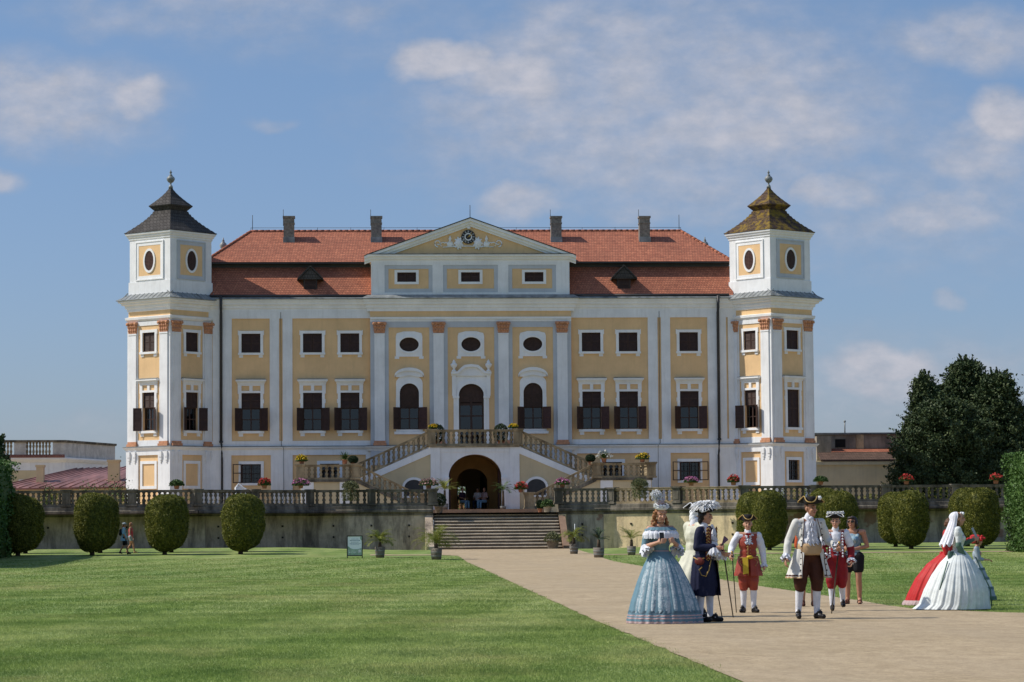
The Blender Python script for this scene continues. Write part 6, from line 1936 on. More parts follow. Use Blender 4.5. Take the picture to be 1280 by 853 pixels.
            if feather[2]:
                for k in range(1100):   # feathers lying over the crown
                    a = rg.random()*2*PI; r = .15*rg.random()**.5*feather[0]; base_ = np.array([r*math.cos(a), r*math.sin(a), .07 + .09*rg.random()])
                    b = rg.random()*6.28; e = rg.uniform(-.1, .7); L = feather[1]*.55; d = np.array([math.cos(b)*math.cos(e), math.sin(b)*math.cos(e), math.sin(e)]); sd = np.cross(d, rg.normal(size=3)); sd = sd/np.linalg.norm(sd)*.011
                    p1 = base_ + d*L*.6; p2 = base_ + d*L - np.array([0, 0, L*.3]); o_ = len(V); V += [base_-sd, base_+sd, p1+sd, p1-sd, p2+sd*.3, p2-sd*.3]; Q += [[o_, o_+1, o_+2, o_+3], [o_+3, o_+2, o_+4, o_+5]]
            V = np.array([tuple(H @ Vector(p)) for p in V]); link_mesh('hat_feathers', fast_mesh('hat_feathers', V, np.array(Q), [C['white_feather']]), hat)
        if cockade: mb = MB(H); mb.ell(cockade, .028, 0, 10, 7); [mb.ell((cockade[0]+.02*math.cos(q), cockade[1]-.005, cockade[2]+.02*math.sin(q)), .014, 0, 6, 4) for q in range(6)]; obj('cockade', mb, C['white_feather'], hat)
        return hat
    def hairdo(s, prims, mat=None, voxel=.009, wr=.004, wf=22, cut=None):
        mb = s.mb()
        for c, r in prims: mb.add(*_ell(s.HM, c, r))
        return s.cloth('hair', mb, mat or s.hair, voxel, cut, 1, wr, wf)

def _ell(H, c, r, n=12, m=8):
    vs = []; fs = []
    for i in range(m + 1):
        ph = PI*i/m
        for k in range(n):
            a = 2*PI*k/n; vs.append(tuple(H @ Vector((c[0] + r[0]*math.sin(ph)*math.cos(a), c[1] + r[1]*math.sin(ph)*math.sin(a), c[2] + r[2]*math.cos(ph)))))
    for i in range(m):
        for k in range(n): k2 = (k+1) % n; fs.append((i*n+k, (i+1)*n+k, (i+1)*n+k2, i*n+k2))
    return vs, fs

def arm_prims(p, mb, k, r0=.066, r1=.056, r2=.046, to=1.0, pad=0):
    S, E_, W_ = p.v('s'+k), p.v('e'+k), p.v('w'+k)
    chain(mb, [(S, r0), ((S+E_)/2, (r0+r1)/2 + pad), (E_, r1 + pad*.5)])
    if to > 0: q = E_ + (W_-E_)*to; chain(mb, [(E_, r1 + pad*.5), (q, r2)])
def torso_prims(mb, w=.175, d=.13, top=1.42, bot=.95, belly=0.0):
    mb.ell((0, 0, 1.26), (w, d, .2)); mb.ell((0, -belly*.5, 1.08), (w*.88 + belly*.6, d*.92 + belly, .17)); mb.ell((0, 0, bot), (w*.98 + belly*.3, d + belly*.6, .12)); cap(mb, (-.15, 0, top-.01), .066, (.15, 0, top-.01), .066)
def cane(label, top, bot, r=.011, knob=True):
    t, b = Vector(top), Vector(bot); root = thing('walking_cane', label, 'walking cane', tuple(b))
    mb = MB(); mb.tube([b, t], [r*.8, r], 8); obj('shaft', mb, C['black_leather'], root)
    mb = MB(); mb.ell(t, (r*1.9,)*3, 0, 8, 6); mb.tube([t - (t-b).normalized()*.05, t], r*1.3, 8); obj('handle', mb, M['gold'] if knob else C['black_leather'], root)
    return root
def gl(px, py, z=0.012):
    x, y = G(px, py, 0.0); return Vector((x, y, ghv(x, y) + z))

# ---------- man in the white coat
loc = gl(1012.5, 774.5); sc = 1.0
P = Person('tall man in a long white coat, brown breeches and gold-edged black tricorn', loc, rad(8), sc,
    dict(eL=(-.30,.04,1.14), wL=(-.37,-.06,.90), gL=dict(side=(0,-1,0), curl=.5, flip=-1), sR=(.19,0,1.41), eR=(.29,.0,1.13), wR=(.36,-.22,1.05), gR=dict(side=(-.2,0,1), curl=1.25, flip=1),
         sL=(-.19,0,1.41), kL=(-.15,-.03,.50), aL=(-.17,.02,.10), fL=(-.21,-.15,0), kR=(.10,-.05,.50), aR=(.10,-.02,.085), fR=(.15,-.19,0), hL=(-.10,0,.92), hR=(.08,0,.92), head=(.03,-.03,1.608), hyaw=rad(22), belly=.045), SKB)
mb = P.mb(); torso_prims(mb, .165, .125, 1.40, .97, .04); cap(mb, (0, .01, 1.40), .075, (.01, .0, 1.50), .066); P.cloth('shirt', mb, C['white_linen'], wr=.004)
P.jabot(1.47, 1.10, .17, C['white_linen'], -.155, 8)
mb = P.mb(); mb.lathe([(.178, 0), (.19, .03), (.192, .12), (.185, .17)], (0, -.02, .93), 32, sy=.93); obj('sash', mb, C['tan_sash'], P.root)
P.breeches(C['brown_velvet'], .45, .025); P.stockings(C['white_linen']); P.shoes()
mb = P.mb(); torso_prims(mb, .195, .15, 1.415, .98, .045)
for k in 'LR': arm_prims(P, mb, k, .066, .060, .056, .88)
def open_front(w0, w1, zt=1.5, zb=.9):
    return lambda c: c.y < -.02 and abs(c.x) < w0 + (w1-w0)*(zt - c.z)/(zt-zb) and c.z > .85 or c.z > 1.47 or c.z < .93
coat = P.cloth('coat', mb, C['ivory_coat'], .010, open_front(.085, .165), 4, .006, 7)
for (a0, a1, sd) in ((rad(-58), rad(92), 1), (rad(88), rad(238), 2)):
    P.skirt('coat_skirt', [(0, 0, 1.02, .212, .17), (0, .01, .90, .245, .205), (0, .02, .74, .295, .25), (0, .03, .60, .335, .29)], C['ivory_coat'], 9, .055, a0, a1, 60, sd, parent=coat)
    P.skirt('hem_braid', [(0, .03, .645, .327, .282), (0, .03, .625, .333, .288)], C['brown_velvet'], 9, .055, a0, a1, 60, sd, parent=coat, ampz=False)
    P.skirt('hem_braid', [(0, .03, .618, .335, .29), (0, .03, .595, .340, .295)], C['tan_sash'], 9, .055, a0, a1, 60, sd, parent=coat, ampz=False)
for s_ in (-1, 1):
    b = P.mb(); pts = [(s_*.095, -.125, 1.46), (s_*.125, -.155, 1.32), (s_*.15, -.185, 1.15), (s_*.17, -.195, 1.0), (s_*.165, -.215, .85), (s_*.185, -.265, .62)]
    b.tube(pts, .006, 5); obj('front_braid', b, C['brown_velvet'], coat)
    b = P.mb()
    for k in range(9):
        t = k/8*.92; z = 1.40 - t*.75; x = s_*(.135 + .06*t + .01); y = -.135 - .085*t
        b.ell((x, y - .006, z), .0115, 0, 8, 5)
    obj('coat_buttons', b, C['black_leather'], coat)['kind'] = 'stuff'
mb = P.mb(); cap(mb, (-.07, .03, 1.46), .03, (.07, .03, 1.46), .03); P.cloth('collar', mb, C['ivory_coat'], .01)
for k, tl in (('L', None), ('R', None)):
    E_, W_ = P.v('e'+k), P.v('w'+k); d = (W_-E_).normalized(); P.ruffle('cuff_ruffle', W_ - d*.05, .048, .09, C['white_linen'], 7, .25, 1.45, d, 2)
P.hairdo([((0, .03, .03), (.082, .085, .088))], HB_, cut=None)
P.tricorn(C['black_felt'], C['gold_braid'], cockade=(.13, -.06, .085), yaw=rad(-40), size=1.05)
hx = P.T @ (P.v('wR') + Vector((.02, -.05, -.0)))
bt = gl(1039.5, 768); cane('black cane held by the man in the white coat', hx + Vector((0, 0, .06)), bt)

# ---------- boy in the red waistcoat
loc = gl(936, 767); sc = .865
P = Person('boy in a rust red satin waistcoat, white sleeves and black tricorn', loc, rad(-4), sc,
    dict(eL=(-.30,-.02,1.18), wL=(-.33,-.20,1.05), gL=dict(side=(.2,0,1), curl=1.2, flip=-1), eR=(.27,.03,1.12), wR=(.285,-.03,.86), gR=dict(side=(0,-1,0), curl=.9, flip=1),
         kL=(-.09,-.03,.5), aL=(-.09,.03,.09), fL=(-.15,-.11,0), kR=(.09,-.05,.5), aR=(.09,-.03,.085), fR=(.15,-.19,0)))
mb = P.mb(); torso_prims(mb, .16, .12, 1.40, .98); cap(mb, (0, .01, 1.40), .072, (0, 0, 1.49), .062)
for k in 'LR': arm_prims(P, mb, k, .064, .060, .046, .95, .012)
P.cloth('shirt', mb, C['white_linen'], wr=.006, wf=8)
P.jabot(1.47, 1.26, .15, C['white_linen'], -.135, 5)
b = P.mb(); b.ell((-.025, -.185, 1.43), (.03, .012, .022)); b.ell((.025, -.185, 1.43), (.03, .012, .022)); b.ell((0, -.19, 1.39), (.014, .01, .04)); obj('red_bow', b, C['red_velvet'], P.root)
mb = P.mb(); torso_prims(mb, .182, .138, 1.405, .98)
w = P.cloth('waistcoat', mb, C['rust_satin'], .010, lambda c: (c.y < 0 and c.z > 1.24 and abs(c.x) < (c.z-1.24)*.38) or abs(c.x) > .205 or (c.z > 1.30 and abs(c.x) > .165) or c.z > 1.46 or c.z < .93, 4, .004)
for a0, a1, sd in ((rad(-82), rad(80), 3), (rad(100), rad(262), 4)):
    P.skirt('waistcoat_skirt', [(0, 0, 1.03, .183, .145), (0, 0, .88, .215, .18), (0, 0, .72, .25, .215), (0, 0, .67, .26, .22)], C['rust_satin'], 8, .05, a0, a1, 50, sd, parent=w)
b = P.mb(); b.tube([(-.012, -.155, 1.24), (-.012, -.165, 1.1), (-.014, -.2, .9), (-.02, -.23, .68)], .006, 5); b.tube([(-.19, -.10, 1.0), (-.1, -.17, 1.0), (.1, -.17, 1.0), (.19, -.10, 1.0)], .007, 5)
for s_ in (-1, 1):
    b.tube([(s_*.10, -.165, .98), (s_*.17, -.14, .93), (s_*.12, -.19, .85)], .006, 5)
    for k in range(4): b.ell((s_*.03, -.16, 1.20 - .06*k), .009, 0, 6, 4)
obj('gold_trim', b, C['gold_braid'], w)
b = P.mb(); b.add([(-.115, -.205, 1.0), (-.02, -.215, 1.01), (-.01, -.26, .72), (-.11, -.255, .70), (-.115, -.19, 1.0), (-.02, -.2, 1.01), (-.01, -.245, .72), (-.11, -.24, .70)], [(0,1,2,3),(7,6,5,4),(0,4,5,1),(1,5,6,2),(2,6,7,3),(3,7,4,0)])
b.ell((.02, -.19, 1.01), (.06, .03, .035)); obj('yellow_sash', b, C['yellow_sash'], P.root)
P.breeches(C['rust_satin'], .46, .02); P.stockings(C['white_linen']); P.shoes()
for k in 'LR': E_, W_ = P.v('e'+k), P.v('w'+k); d = (W_-E_).normalized(); P.ruffle('cuff_ruffle', W_ - d*.03, .042, .06, C['white_linen'], 7, .25, 1.4, d, 2)
P.hairdo([((0, .03, .03), (.082, .082, .088))], HDK)
P.tricorn(C['black_felt'], C['gold_braid'], yaw=rad(0), size=.95)
hx = P.T @ (P.v('wL') + Vector((.02, -.05, 0))); cane('thin black cane held by the boy in the red waistcoat', hx + Vector((0, 0, .05)), gl(920.5, 767), .009)

# ---------- boy in navy with the white feathered hat, seen in profile
loc = gl(881.5, 778.5); sc = .93
P = Person('person in a navy velvet coat and big white feathered hat', loc, rad(58), sc,
    dict(sL=(-.17,.0,1.40), eL=(-.22,.02,1.14), wL=(-.12,-.27,1.14), gL=dict(side=(0,0,1), curl=1.1, flip=1), eR=(.23,-.02,1.14), wR=(.10,-.25,1.06), gR=dict(side=(0,0,1), curl=1.1, flip=-1),
         aL=(-.10,.04,.085), fL=(-.12,-.14,0), aR=(.10,-.04,.085), fR=(.12,-.22,0), kL=(-.1,.0,.5), kR=(.1,-.05,.5), hyaw=rad(30)))
mb = P.mb(); torso_prims(mb, .16, .125, 1.40, .98); cap(mb, (0, .01, 1.40), .072, (0, 0, 1.49), .064); P.cloth('shirt', mb, C['white_linen'])
P.jabot(1.47, 1.02, .22, C['white_linen'], -.165, 7)
mb = P.mb(); torso_prims(mb, .195, .155, 1.415, .98)
for k in 'LR': arm_prims(P, mb, k, .068, .064, .058, .80, .004)
coat = P.cloth('coat', mb, C['navy_velvet'], .010, lambda c: (c.y < -.03 and abs(c.x) < .125 and c.z > .9) or c.z > 1.475 or c.z < .92, 4, .004, 7)
for a0, a1, sd in ((rad(-66), rad(88), 5), (rad(92), rad(246), 6)):
    P.skirt('coat_skirt', [(0, 0, 1.02, .20, .165), (0, .0, .86, .222, .195), (0, .0, .65, .235, .22), (0, .0, .40, .235, .235)], C['navy_velvet'], 9, .05, a0, a1, 60, sd, parent=coat)
for s_ in (-1, 1):
    b = P.mb(); b.prism([(-.045, 0), (.04, 0), (.05, .45), (-.02, .5)], -.008, .008, 0, Matrix.Translation((s_*.15, -.135, .96)) @ Matrix.Rotation(s_*rad(42), 4, 'Z')); obj('lapel', b, C['maroon_silk'], coat)
    b = P.mb()
    for k in range(10): z = 1.41 - k*.05; b.tube([(s_*.13, -.155, z), (s_*.155, -.145, z+.025), (s_*.18, -.115, z), (s_*.15, -.14, z-.02)], .010, 5)
    b.tube([(s_*.13, -.17, .95), (s_*.165, -.15, .80), (s_*.21, -.12, .70), (s_*.25, -.06, .72), (s_*.24, -.02, .80), (s_*.215, -.06, .84)], .010, 5)
    b.tube([(s_*.215, -.10, .98), (s_*.235, .0, .95), (s_*.225, .08, .99)], .010, 5)
    obj('gold_embroidery', b, C['gold_braid'], coat)
    b = P.mb(); b.ell((s_*.225, -.02, .93), (.02, .085, .06)); obj('pocket_flap', b, C['maroon_silk'], coat)
P.breeches(C['navy_velvet'], .44, .045); P.stockings(C['white_linen']); P.shoes()
for k in 'LR': E_, W_ = P.v('e'+k), P.v('w'+k); d = (W_-E_).normalized(); P.ruffle('cuff_ruffle', W_ - d*.05, .052, .12, C['white_linen'], 7, .3, 1.7, (0, 0, -1), 2)
P.hairdo([((0, .035, .03), (.083, .085, .09)), ((0, .08, -.04), (.05, .04, .07))], HDK)
P.tricorn(C['black_felt'], C['white_feather'], feather=(.78, .125, True), yaw=rad(20), size=.88, tilt=rad(-6))
hx = P.T @ Vector((-.02, -.34, 1.10)); cane('black cane slanting forward from the hand of the navy coated figure', hx + Vector((-.02, 0, .08)), gl(916.5, 773), .011, False)
fn = thing('folded_fan', 'half open dark lace fan held up by the navy coated figure', 'fan', tuple(P.T @ Vector((-.1, -.34, 1.15))))
b = MB(P.T @ Matrix.Translation((-.10, -.33, 1.17)) @ Matrix.Rotation(rad(-90), 4, 'Z'))
for k in range(9):
    a = rad(38 + k*4.2); b.prism([(-.006, 0), (.006, 0), (.009, .15), (-.009, .15)], -.002 + k*.003, .0 + k*.003, 0, Matrix.Rotation(PI/2 - a, 4, 'Y'))
obj('fan_leaf', b, C['dark_plum'], fn)

# ---------- man in the cream coat, mostly hidden behind
loc = gl(870, 772); loc.z = 0.012
P = Person('person in a long cream silk coat standing half hidden behind the navy coated figure', loc, rad(118), .97,
    dict(eR=(.22,-.08,1.15), wR=(.12,-.30,1.05), gR=dict(side=(0,0,1), curl=1.1, flip=-1), head=(.03,-.05,1.60), hyaw=rad(10)), lod=1.2)
mb = P.mb(); torso_prims(mb, .20, .155, 1.42, .98, .01)
for k in 'LR': arm_prims(P, mb, k, .080, .075, .062, .9, .01)
coat = P.cloth('coat', mb, C['cream_silk'], .011, lambda c: c.z < .92, 4, .004, 7)
P.skirt('coat_skirt', [(0, 0, 1.02, .205, .168), (0, .02, .86, .255, .225), (0, .05, .68, .315, .305), (0, .06, .50, .35, .34)], C['cream_silk'], 8, .06, rad(-60), rad(240), 80, 7, parent=coat)
mb = P.mb(); cap(mb, (0, .01, 1.42), .078, (0, 0, 1.50), .07); P.cloth('cravat', mb, C['white_linen'], .011)
P.breeches(C['tan_sash'], .45, .03); P.stockings(C['white_linen']); P.shoes()
P.hairdo([((0, .03, .03), (.085, .09, .09)), ((0, .09, -.06), (.06, .04, .09))], C['white_feather'])
P.tricorn(C['black_felt'], C['white_linen'], size=.95)
hx = P.T @ (P.v('wR') + Vector((0, -.05, 0))); cane('upright black cane of the cream coated figure', hx + Vector((0, 0, .04)), gl(902.5, 772), .010, False)

# ---------- lady in the blue crinoline
loc = gl(827, 780); sc = .955
P = Person('woman with auburn curls in a wide pale blue crinoline gown and white feathered headdress', loc, rad(6), sc,
    dict(fem=1, sL=(-.165,0,1.385), sR=(.165,0,1.385), eL=(-.255,.0,1.12), wL=(-.10,-.23,1.19), gL=dict(side=(0,0,1), curl=.9, flip=-1), eR=(.265,.0,1.12), wR=(.16,-.22,1.19), gR=dict(side=(0,0,1), curl=1.0, flip=1),
         head=(.0,-.03,1.60), hyaw=rad(8), hpitch=rad(10), fL=(-.1,-.1,0), fR=(.1,-.1,0)), hair=HAUB)
mb = P.mb(); mb.ell((0, 0, 1.22), (.160, .125, .15)); mb.ell((0, 0, 1.08), (.128, .10, .14)); mb.ell((0, 0, 1.0), (.14, .11, .1))
for q in (-1, 1): mb.ell((q*.065, -.085, 1.265), (.07, .055, .065))
for k in 'LR': S, E_ = P.v('s'+k), P.v('e'+k); chain(mb, [(S + (E_-S)*.15, .07), (S + (E_-S)*.6, .062), (E_, .05)])
bod = P.cloth('bodice', mb, C['blue_satin'], .010, lambda c: c.z > 1.37 and abs(c.x) < .22 or c.z > 1.40, 4, .003)
for (zz, r1_, h_) in ((1.385, .225, .12), (1.36, .232, .10)):
    P.skirt('shoulder_ruffle', [(0, 0, zz, r1_, .135), (0, -.01, zz-h_*.5, r1_+.035, .175), (0, -.01, zz-h_, r1_+.03, .18)], C['white_linen'], 22, .045, n=150, seed=9, scallop=.015, parent=bod)
P.skirt('shoulder_band', [(0, .0, 1.42, .195, .11), (0, -.005, 1.375, .24, .15)], C['blue_satin'], 14, .05, n=100, seed=10, parent=bod)
for k in 'LR':
    E_, W_ = P.v('e'+k), P.v('w'+k); d = (W_-E_).normalized(); P.ruffle('sleeve_ruffle', E_ + Vector((0, -.0, .02)), .055, .13, C['white_linen'], 8, .25, 1.7, (d + Vector((0, 0, -1.4))).normalized(), 2, bod)
R_ = [(0, 0, 1.06, .135, .11), (.0, 0, 1.0, .18, .16), (.015, 0, .86, .27, .25), (.03, 0, .62, .38, .36), (.045, 0, .32, .49, .46), (.055, 0, .06, .56, .52), (.055, 0, -.005, .56, .52)]
sk = P.skirt('gown_skirt', R_, C['blue_satin'], 15, .030, n=200, seed=12)
def sub(rg_, k=1.012): return [(a, b, c, d*k, e*k) for a, b, c, d, e in rg_]
P.skirt('lace_panel', sub([(0, 0, 1.02, .16, .14), (.015, 0, .86, .27, .25), (.03, 0, .62, .38, .36), (.045, 0, .32, .49, .46), (.05, 0, .20, .52, .485)]), C['lace'], 15, .030, rad(-158), rad(-30), 150, 12, scallop=.05, parent=sk)
for z0_, z1_, m_ in ((.13, .11, 'pink_trim'), (.09, .07, 'pink_trim'), (.035, .005, 'pink_trim'), (.19, .15, 'dark_blue_satin')):
    f = lambda z: .56 if z < .06 else .56 - (z-.06)*.27
    g_ = lambda z: .52 if z < .06 else .52 - (z-.06)*.23
    P.skirt('hem_band', sub([(.054, 0, z0_, f(z0_), g_(z0_)), (.055, 0, z1_, f(z1_), g_(z1_))], 1.008), C[m_], 15, .030, n=200, seed=12, parent=sk, ampz=False)
b = P.mb(); b.lathe([(.132, 0), (.137, .02), (.133, .045)], (0, 0, 1.03), 24, sy=.82); obj('waist_ribbon', b, C['pink_trim'], P.root)
cur = [((0, .03, .04), (.085, .09, .085))]
rs = random.Random(3)
for q in (-1, 1):
    for k in range(26): z = .04 - .30*rs.random(); cur.append(((q*(.070 + .035*rs.random() + (.02 if z < -.1 else 0)), .01 + .07*rs.random() - .02, z), (.022, .022, .026)))
for k in range(26): cur.append(((rs.uniform(-.08, .08), .08 + .03*rs.random(), .02 - .3*rs.random()), (.026, .024, .03)))
P.hairdo(cur, HAUB, .008, .004, 30)
H = P.T @ P.HM
b = MB(H); b.lathe([(.075, 0), (.10, .015), (.095, .045), (.06, .07), (.0, .075)], (0, .0, .085), 20, sy=1.05); ht = obj('headdress', b, C['white_feather'], P.root)
b = MB(H); b.lathe([(.055, 0), (.06, .06), (.04, .10), (0, .105)], (-.02, .01, .15), 14); b.tube([(-.07, -.03, .17), (0, -.06, .20), (.06, -.03, .16)], .012, 6); obj('headdress_ribbon', b, C['pink_trim'], ht)
rg = np.random.default_rng(5); V = []; Q = []
for k in range(900):
    t = rg.random(); c0 = np.array([-.03 - .10*t + .02*math.sin(t*3), .01, .16 + .17*math.sin(t*2.2)]); d = rg.normal(size=3); d /= np.linalg.norm(d); L = .05 + .025*rg.random()
    sd = np.cross(d, rg.normal(size=3)); sd = sd/np.linalg.norm(sd)*.008; o_ = len(V); p1 = c0 + d*L*.6; p2 = c0 + d*L - np.array([0, 0, .015]); V += [c0-sd, c0+sd, p1+sd, p1-sd, p2+sd*.3, p2-sd*.3]; Q += [[o_, o_+1, o_+2, o_+3], [o_+3, o_+2, o_+4, o_+5]]
for k in range(400):
    a = rg.random()*6.28; c0 = np.array([.085*math.cos(a), .09*math.sin(a), .10 + .05*rg.random()]); d = rg.normal(size=3); d[2] = abs(d[2])*.5; d /= np.linalg.norm(d); L = .04
    sd = np.cross(d, rg.normal(size=3)); sd = sd/np.linalg.norm(sd)*.008; o_ = len(V); p1 = c0 + d*L*.6; p2 = c0 + d*L; V += [c0-sd, c0+sd, p1+sd, p1-sd, p2+sd*.3, p2-sd*.3]; Q += [[o_, o_+1, o_+2, o_+3], [o_+3, o_+2, o_+4, o_+5]]
V = np.array([tuple(H @ Vector(p)) for p in V]); link_mesh('feathers', fast_mesh('feathers', V, np.array(Q), [C['white_feather']]), ht)
b = P.mb(); b.lathe([(.056, 0), (.059, .006), (.056, .014)], (0, -.012, 1.478), 20); obj('necklace', b, C['black_leather'], P.root)
ph = thing('mobile_phone', 'small dark phone held up by the woman in the blue gown', 'phone', tuple(P.T @ Vector((-.05, -.27, 1.22))))
b = MB(P.T @ Matrix.Translation((-.045, -.285, 1.275)) @ Matrix.Rotation(rad(-12), 4, 'X')); b.box(-.033, .033, -.005, .005, -.065, .065); obj('phone_body', b, M['iron'], ph)

# ---------- person in red behind the man
loc = gl(1046, 764.5); sc = .885
P = Person('person in red velvet and white-edged tricorn behind the man in the white coat', loc, rad(-6), sc,
    dict(eL=(-.25,.0,1.15), wL=(-.22,-.16,.98), eR=(.27,.02,1.13), wR=(.27,-.10,.90), gR=dict(side=(0,-1,0), curl=.8, flip=1), kL=(-.09,-.06,.5), aL=(-.08,-.03,.085), fL=(-.09,-.20,0),
         kR=(.10,-.02,.52), aR=(.12,.13,.16), fR=(.13,.0,.06), hyaw=rad(-10)), lod=1.1)
mb = P.mb(); torso_prims(mb, .165, .125, 1.40, .98); cap(mb, (0, .01, 1.40), .07, (0, 0, 1.49), .062)
for k in 'LR': arm_prims(P, mb, k, .068, .066, .05, .3, .012)
P.cloth('shirt', mb, C['white_linen'], .011, wr=.005)
mb = P.mb(); torso_prims(mb, .185, .145, 1.41, .96)
for k in 'LR': E_, W_ = P.v('e'+k), P.v('w'+k); chain(mb, [(E_ + (P.v('s'+k)-E_)*.25, .075), (E_, .072), (E_+(W_-E_)*.9, .062)])
w = P.cloth('coat', mb, C['red_velvet'], .011, lambda c: (c.y < 0 and c.z > 1.0 and abs(c.x) < .05 + (c.z-1.0)*.12) or (c.z > 1.28 and abs(c.x) > .15) or c.z > 1.46 or c.z < .86 and abs(c.x) < .2, 4, .004)
b = P.mb()
for s_ in (-1, 1):
    for k in range(9): b.ell((s_*.115, -.148, 1.40 - k*.052), (.018, .012, .020), 0, 8, 5)
obj('white_braid', b, C['white_linen'], w)['kind'] = 'stuff'
P.breeches(C['red_velvet'], .46, .03); P.stockings(C['white_linen']); P.shoes()
for k in 'LR': E_, W_ = P.v('e'+k), P.v('w'+k); d = (W_-E_).normalized(); P.ruffle('cuff_ruffle', W_ - d*.04, .06, .06, C['white_linen'], 7, .25, 1.3, d, 2)
P.hairdo([((0, .03, .02), (.085, .085, .09))], HDK)
P.tricorn(C['black_felt'], C['white_feather'], feather=(.84, .028, False), yaw=rad(60), size=.80)

# ---------- woman with sunglasses
loc = gl(1067, 756); sc = .885
P = Person('woman with sunglasses, dark bob, patterned blue tank top and black shorts', loc, rad(-22), sc,
    dict(fem=1, eL=(-.23,.03,1.14), wL=(-.10,-.22,1.10), gL=dict(side=(0,0,1), curl=.9, flip=-1), eR=(.25,.04,1.13), wR=(.06,-.20,1.08), gR=dict(side=(0,0,1), curl=.7, flip=1), fL=(-.14,-.14,0), fR=(.14,-.14,0), hyaw=rad(-5)), SKB, lod=1.1, hair=HDK, wide=1.13)
mb = P.mb(); mb.ell((0, 0, 1.24), (.155, .125, .17)); mb.ell((0, 0, 1.06), (.135, .11, .16)); mb.ell((0, .0, .95), (.17, .13, .10))
for q in (-1, 1): mb.ell((q*.065, -.09, 1.27), (.07, .055, .065)); cap(mb, (q*.11, -.06, 1.33), .025, (q*.105, .02, 1.455), .025); cap(mb, (q*.105, .02, 1.455), .025, (q*.11, .09, 1.3), .025)
P.cloth('tank_top', mb, C['blue_print'], .011, wr=.003)
mb = P.mb(); mb.ell((0, .01, .93), (.178, .14, .13))
for k in 'LR': H_, K = P.v('h'+k), P.v('k'+k); chain(mb, [(H_, .115), (H_*.45+K*.55, .100)])
P.cloth('shorts', mb, C['black_cotton'], .011)
P.hairdo([((0, .03, .035), (.092, .092, .09)), ((-.068, .025, -.03), (.036, .062, .085)), ((.068, .025, -.03), (.036, .062, .085)), ((0, .07, -.03), (.08, .05, .08)), ((0, -.05, .085), (.07, .04, .03))], HDK)
b = MB(P.T @ P.HM)
for q in (-1, 1): b.ell((q*.033, -.090, .012), (.028, .010, .020), 0, 12, 7); b.tube([(q*.058, -.085, .015), (q*.084, -.02, .018), (q*.084, .02, .01)], .004, 5)
b.tube([(-.02, -.098, .018), (.02, -.098, .018)], .004, 5); obj('sunglasses', b, C['black_leather'], P.root)
b = P.mb()
for k in 'LR':
    A, F_ = P.v('a'+k), P.v('f'+k); cap(b, A + Vector((0, .04, -.08)), .03, F_ + Vector((0, -.02, .004)), .034)
P.cloth('sandals', b, C['brown_velvet'], .011, lambda c: c.z > .028)
b = P.mb()
for k in 'LR':
    A, F_ = P.v('a'+k), P.v('f'+k)
    for f_ in (.3, .75): c = A.lerp(F_, f_); c.z = .02; b.tube([c + Vector((-.045, 0, 0)), c + Vector((-.03, 0, .05*(1.3-f_)+.02)), c + Vector((.03, 0, .05*(1.3-f_)+.02)), c + Vector((.045, 0, 0))], .008, 5)
    b.lathe([(.044, 0), (.044, .012)], A + Vector((0, 0, .0)), 12)
obj('sandal_straps', b, C['brown_velvet'], P.root)
st2 = P.mb(); st2.tube([(.10, -.10, 1.40), (.12, .0, 1.47), (.10, .12, 1.30), (.12, .14, 1.1)], .012, 6); obj('bag_strap', st2, C['black_leather'], P.root)

# ---------- hidden companion behind the man
loc = gl(1011, 759)
P = Person('bare-legged person in orange and navy hidden behind the man in the white coat', loc, rad(0), .90, dict(sL=(-.16,0,1.41), sR=(.16,0,1.41), eL=(-.20,.03,1.14), wL=(-.17,-.05,.9), eR=(.2,.03,1.14), wR=(.17,-.05,.9), aR=(.09,.03,.085), head=(.03,0,1.55)), SKB, lod=1.3)
mb = P.mb(); torso_prims(mb, .17, .13, 1.40, .95); [arm_prims(P, mb, k, .07, .06, .05, 0) for k in 'LR']; P.cloth('top', mb, C['orange_top'], .012)
mb = P.mb(); mb.ell((0, .01, .92), (.18, .14, .13)); [chain(mb, [(P.v('h'+k), .115), (P.v('h'+k)*.3+P.v('k'+k)*.7, .095)]) for k in 'LR']; P.cloth('shorts', mb, C['navy_cotton'], .012)
P.hairdo([((0, .03, .03), (.086, .09, .09))], HB_); P.shoes(C['brown_velvet'], False)

# ---------- veiled lady in the white gown
loc = gl(1199, 763); sc = .905
P = Person('woman in a full white gown and long white veil, standing in profile facing right', loc, rad(80), sc,
    dict(fem=1, eL=(-.21,.0,1.13), wL=(-.12,-.10,.95), gL=dict(side=(0,-1,0), curl=.6, flip=-1), eR=(.22,-.02,1.14), wR=(.10,-.24,1.22), gR=dict(side=(0,0,1), curl=.9, flip=-1), hpitch=rad(6)), lod=1.05, hair=HB_)
mb = P.mb(); mb.ell((0, 0, 1.25), (.162, .128, .17)); mb.ell((0, 0, 1.08), (.13, .10, .14)); mb.ell((0, 0, 1.0), (.15, .12, .1)); cap(mb, (-.14, 0, 1.40), .06, (.14, 0, 1.40), .06)
for q in (-1, 1): mb.ell((q*.065, -.085, 1.265), (.07, .055, .065))
for k in 'LR': S, E_ = P.v('s'+k), P.v('e'+k); mb.ell(S + (E_-S)*.22, (.078, .082, .085)); chain(mb, [(S, .066), (S + (E_-S)*.75, .052)])
bod = P.cloth('bodice', mb, C['white_gown'], .011, wr=.004)
mb = P.mb()
for k in 'LR': E_, W_ = P.v('e'+k), P.v('w'+k); S = P.v('s'+k); chain(mb, [(E_ + (S-E_)*.18, .05), (E_, .052), (W_, .04), (W_ + (W_-E_).normalized()*.05, .03)])
mb.ell((-.15, -.03, 1.02), (.03, .05, .06)); P.cloth('gloves', mb, C['green_satin'], .010, wr=.005)
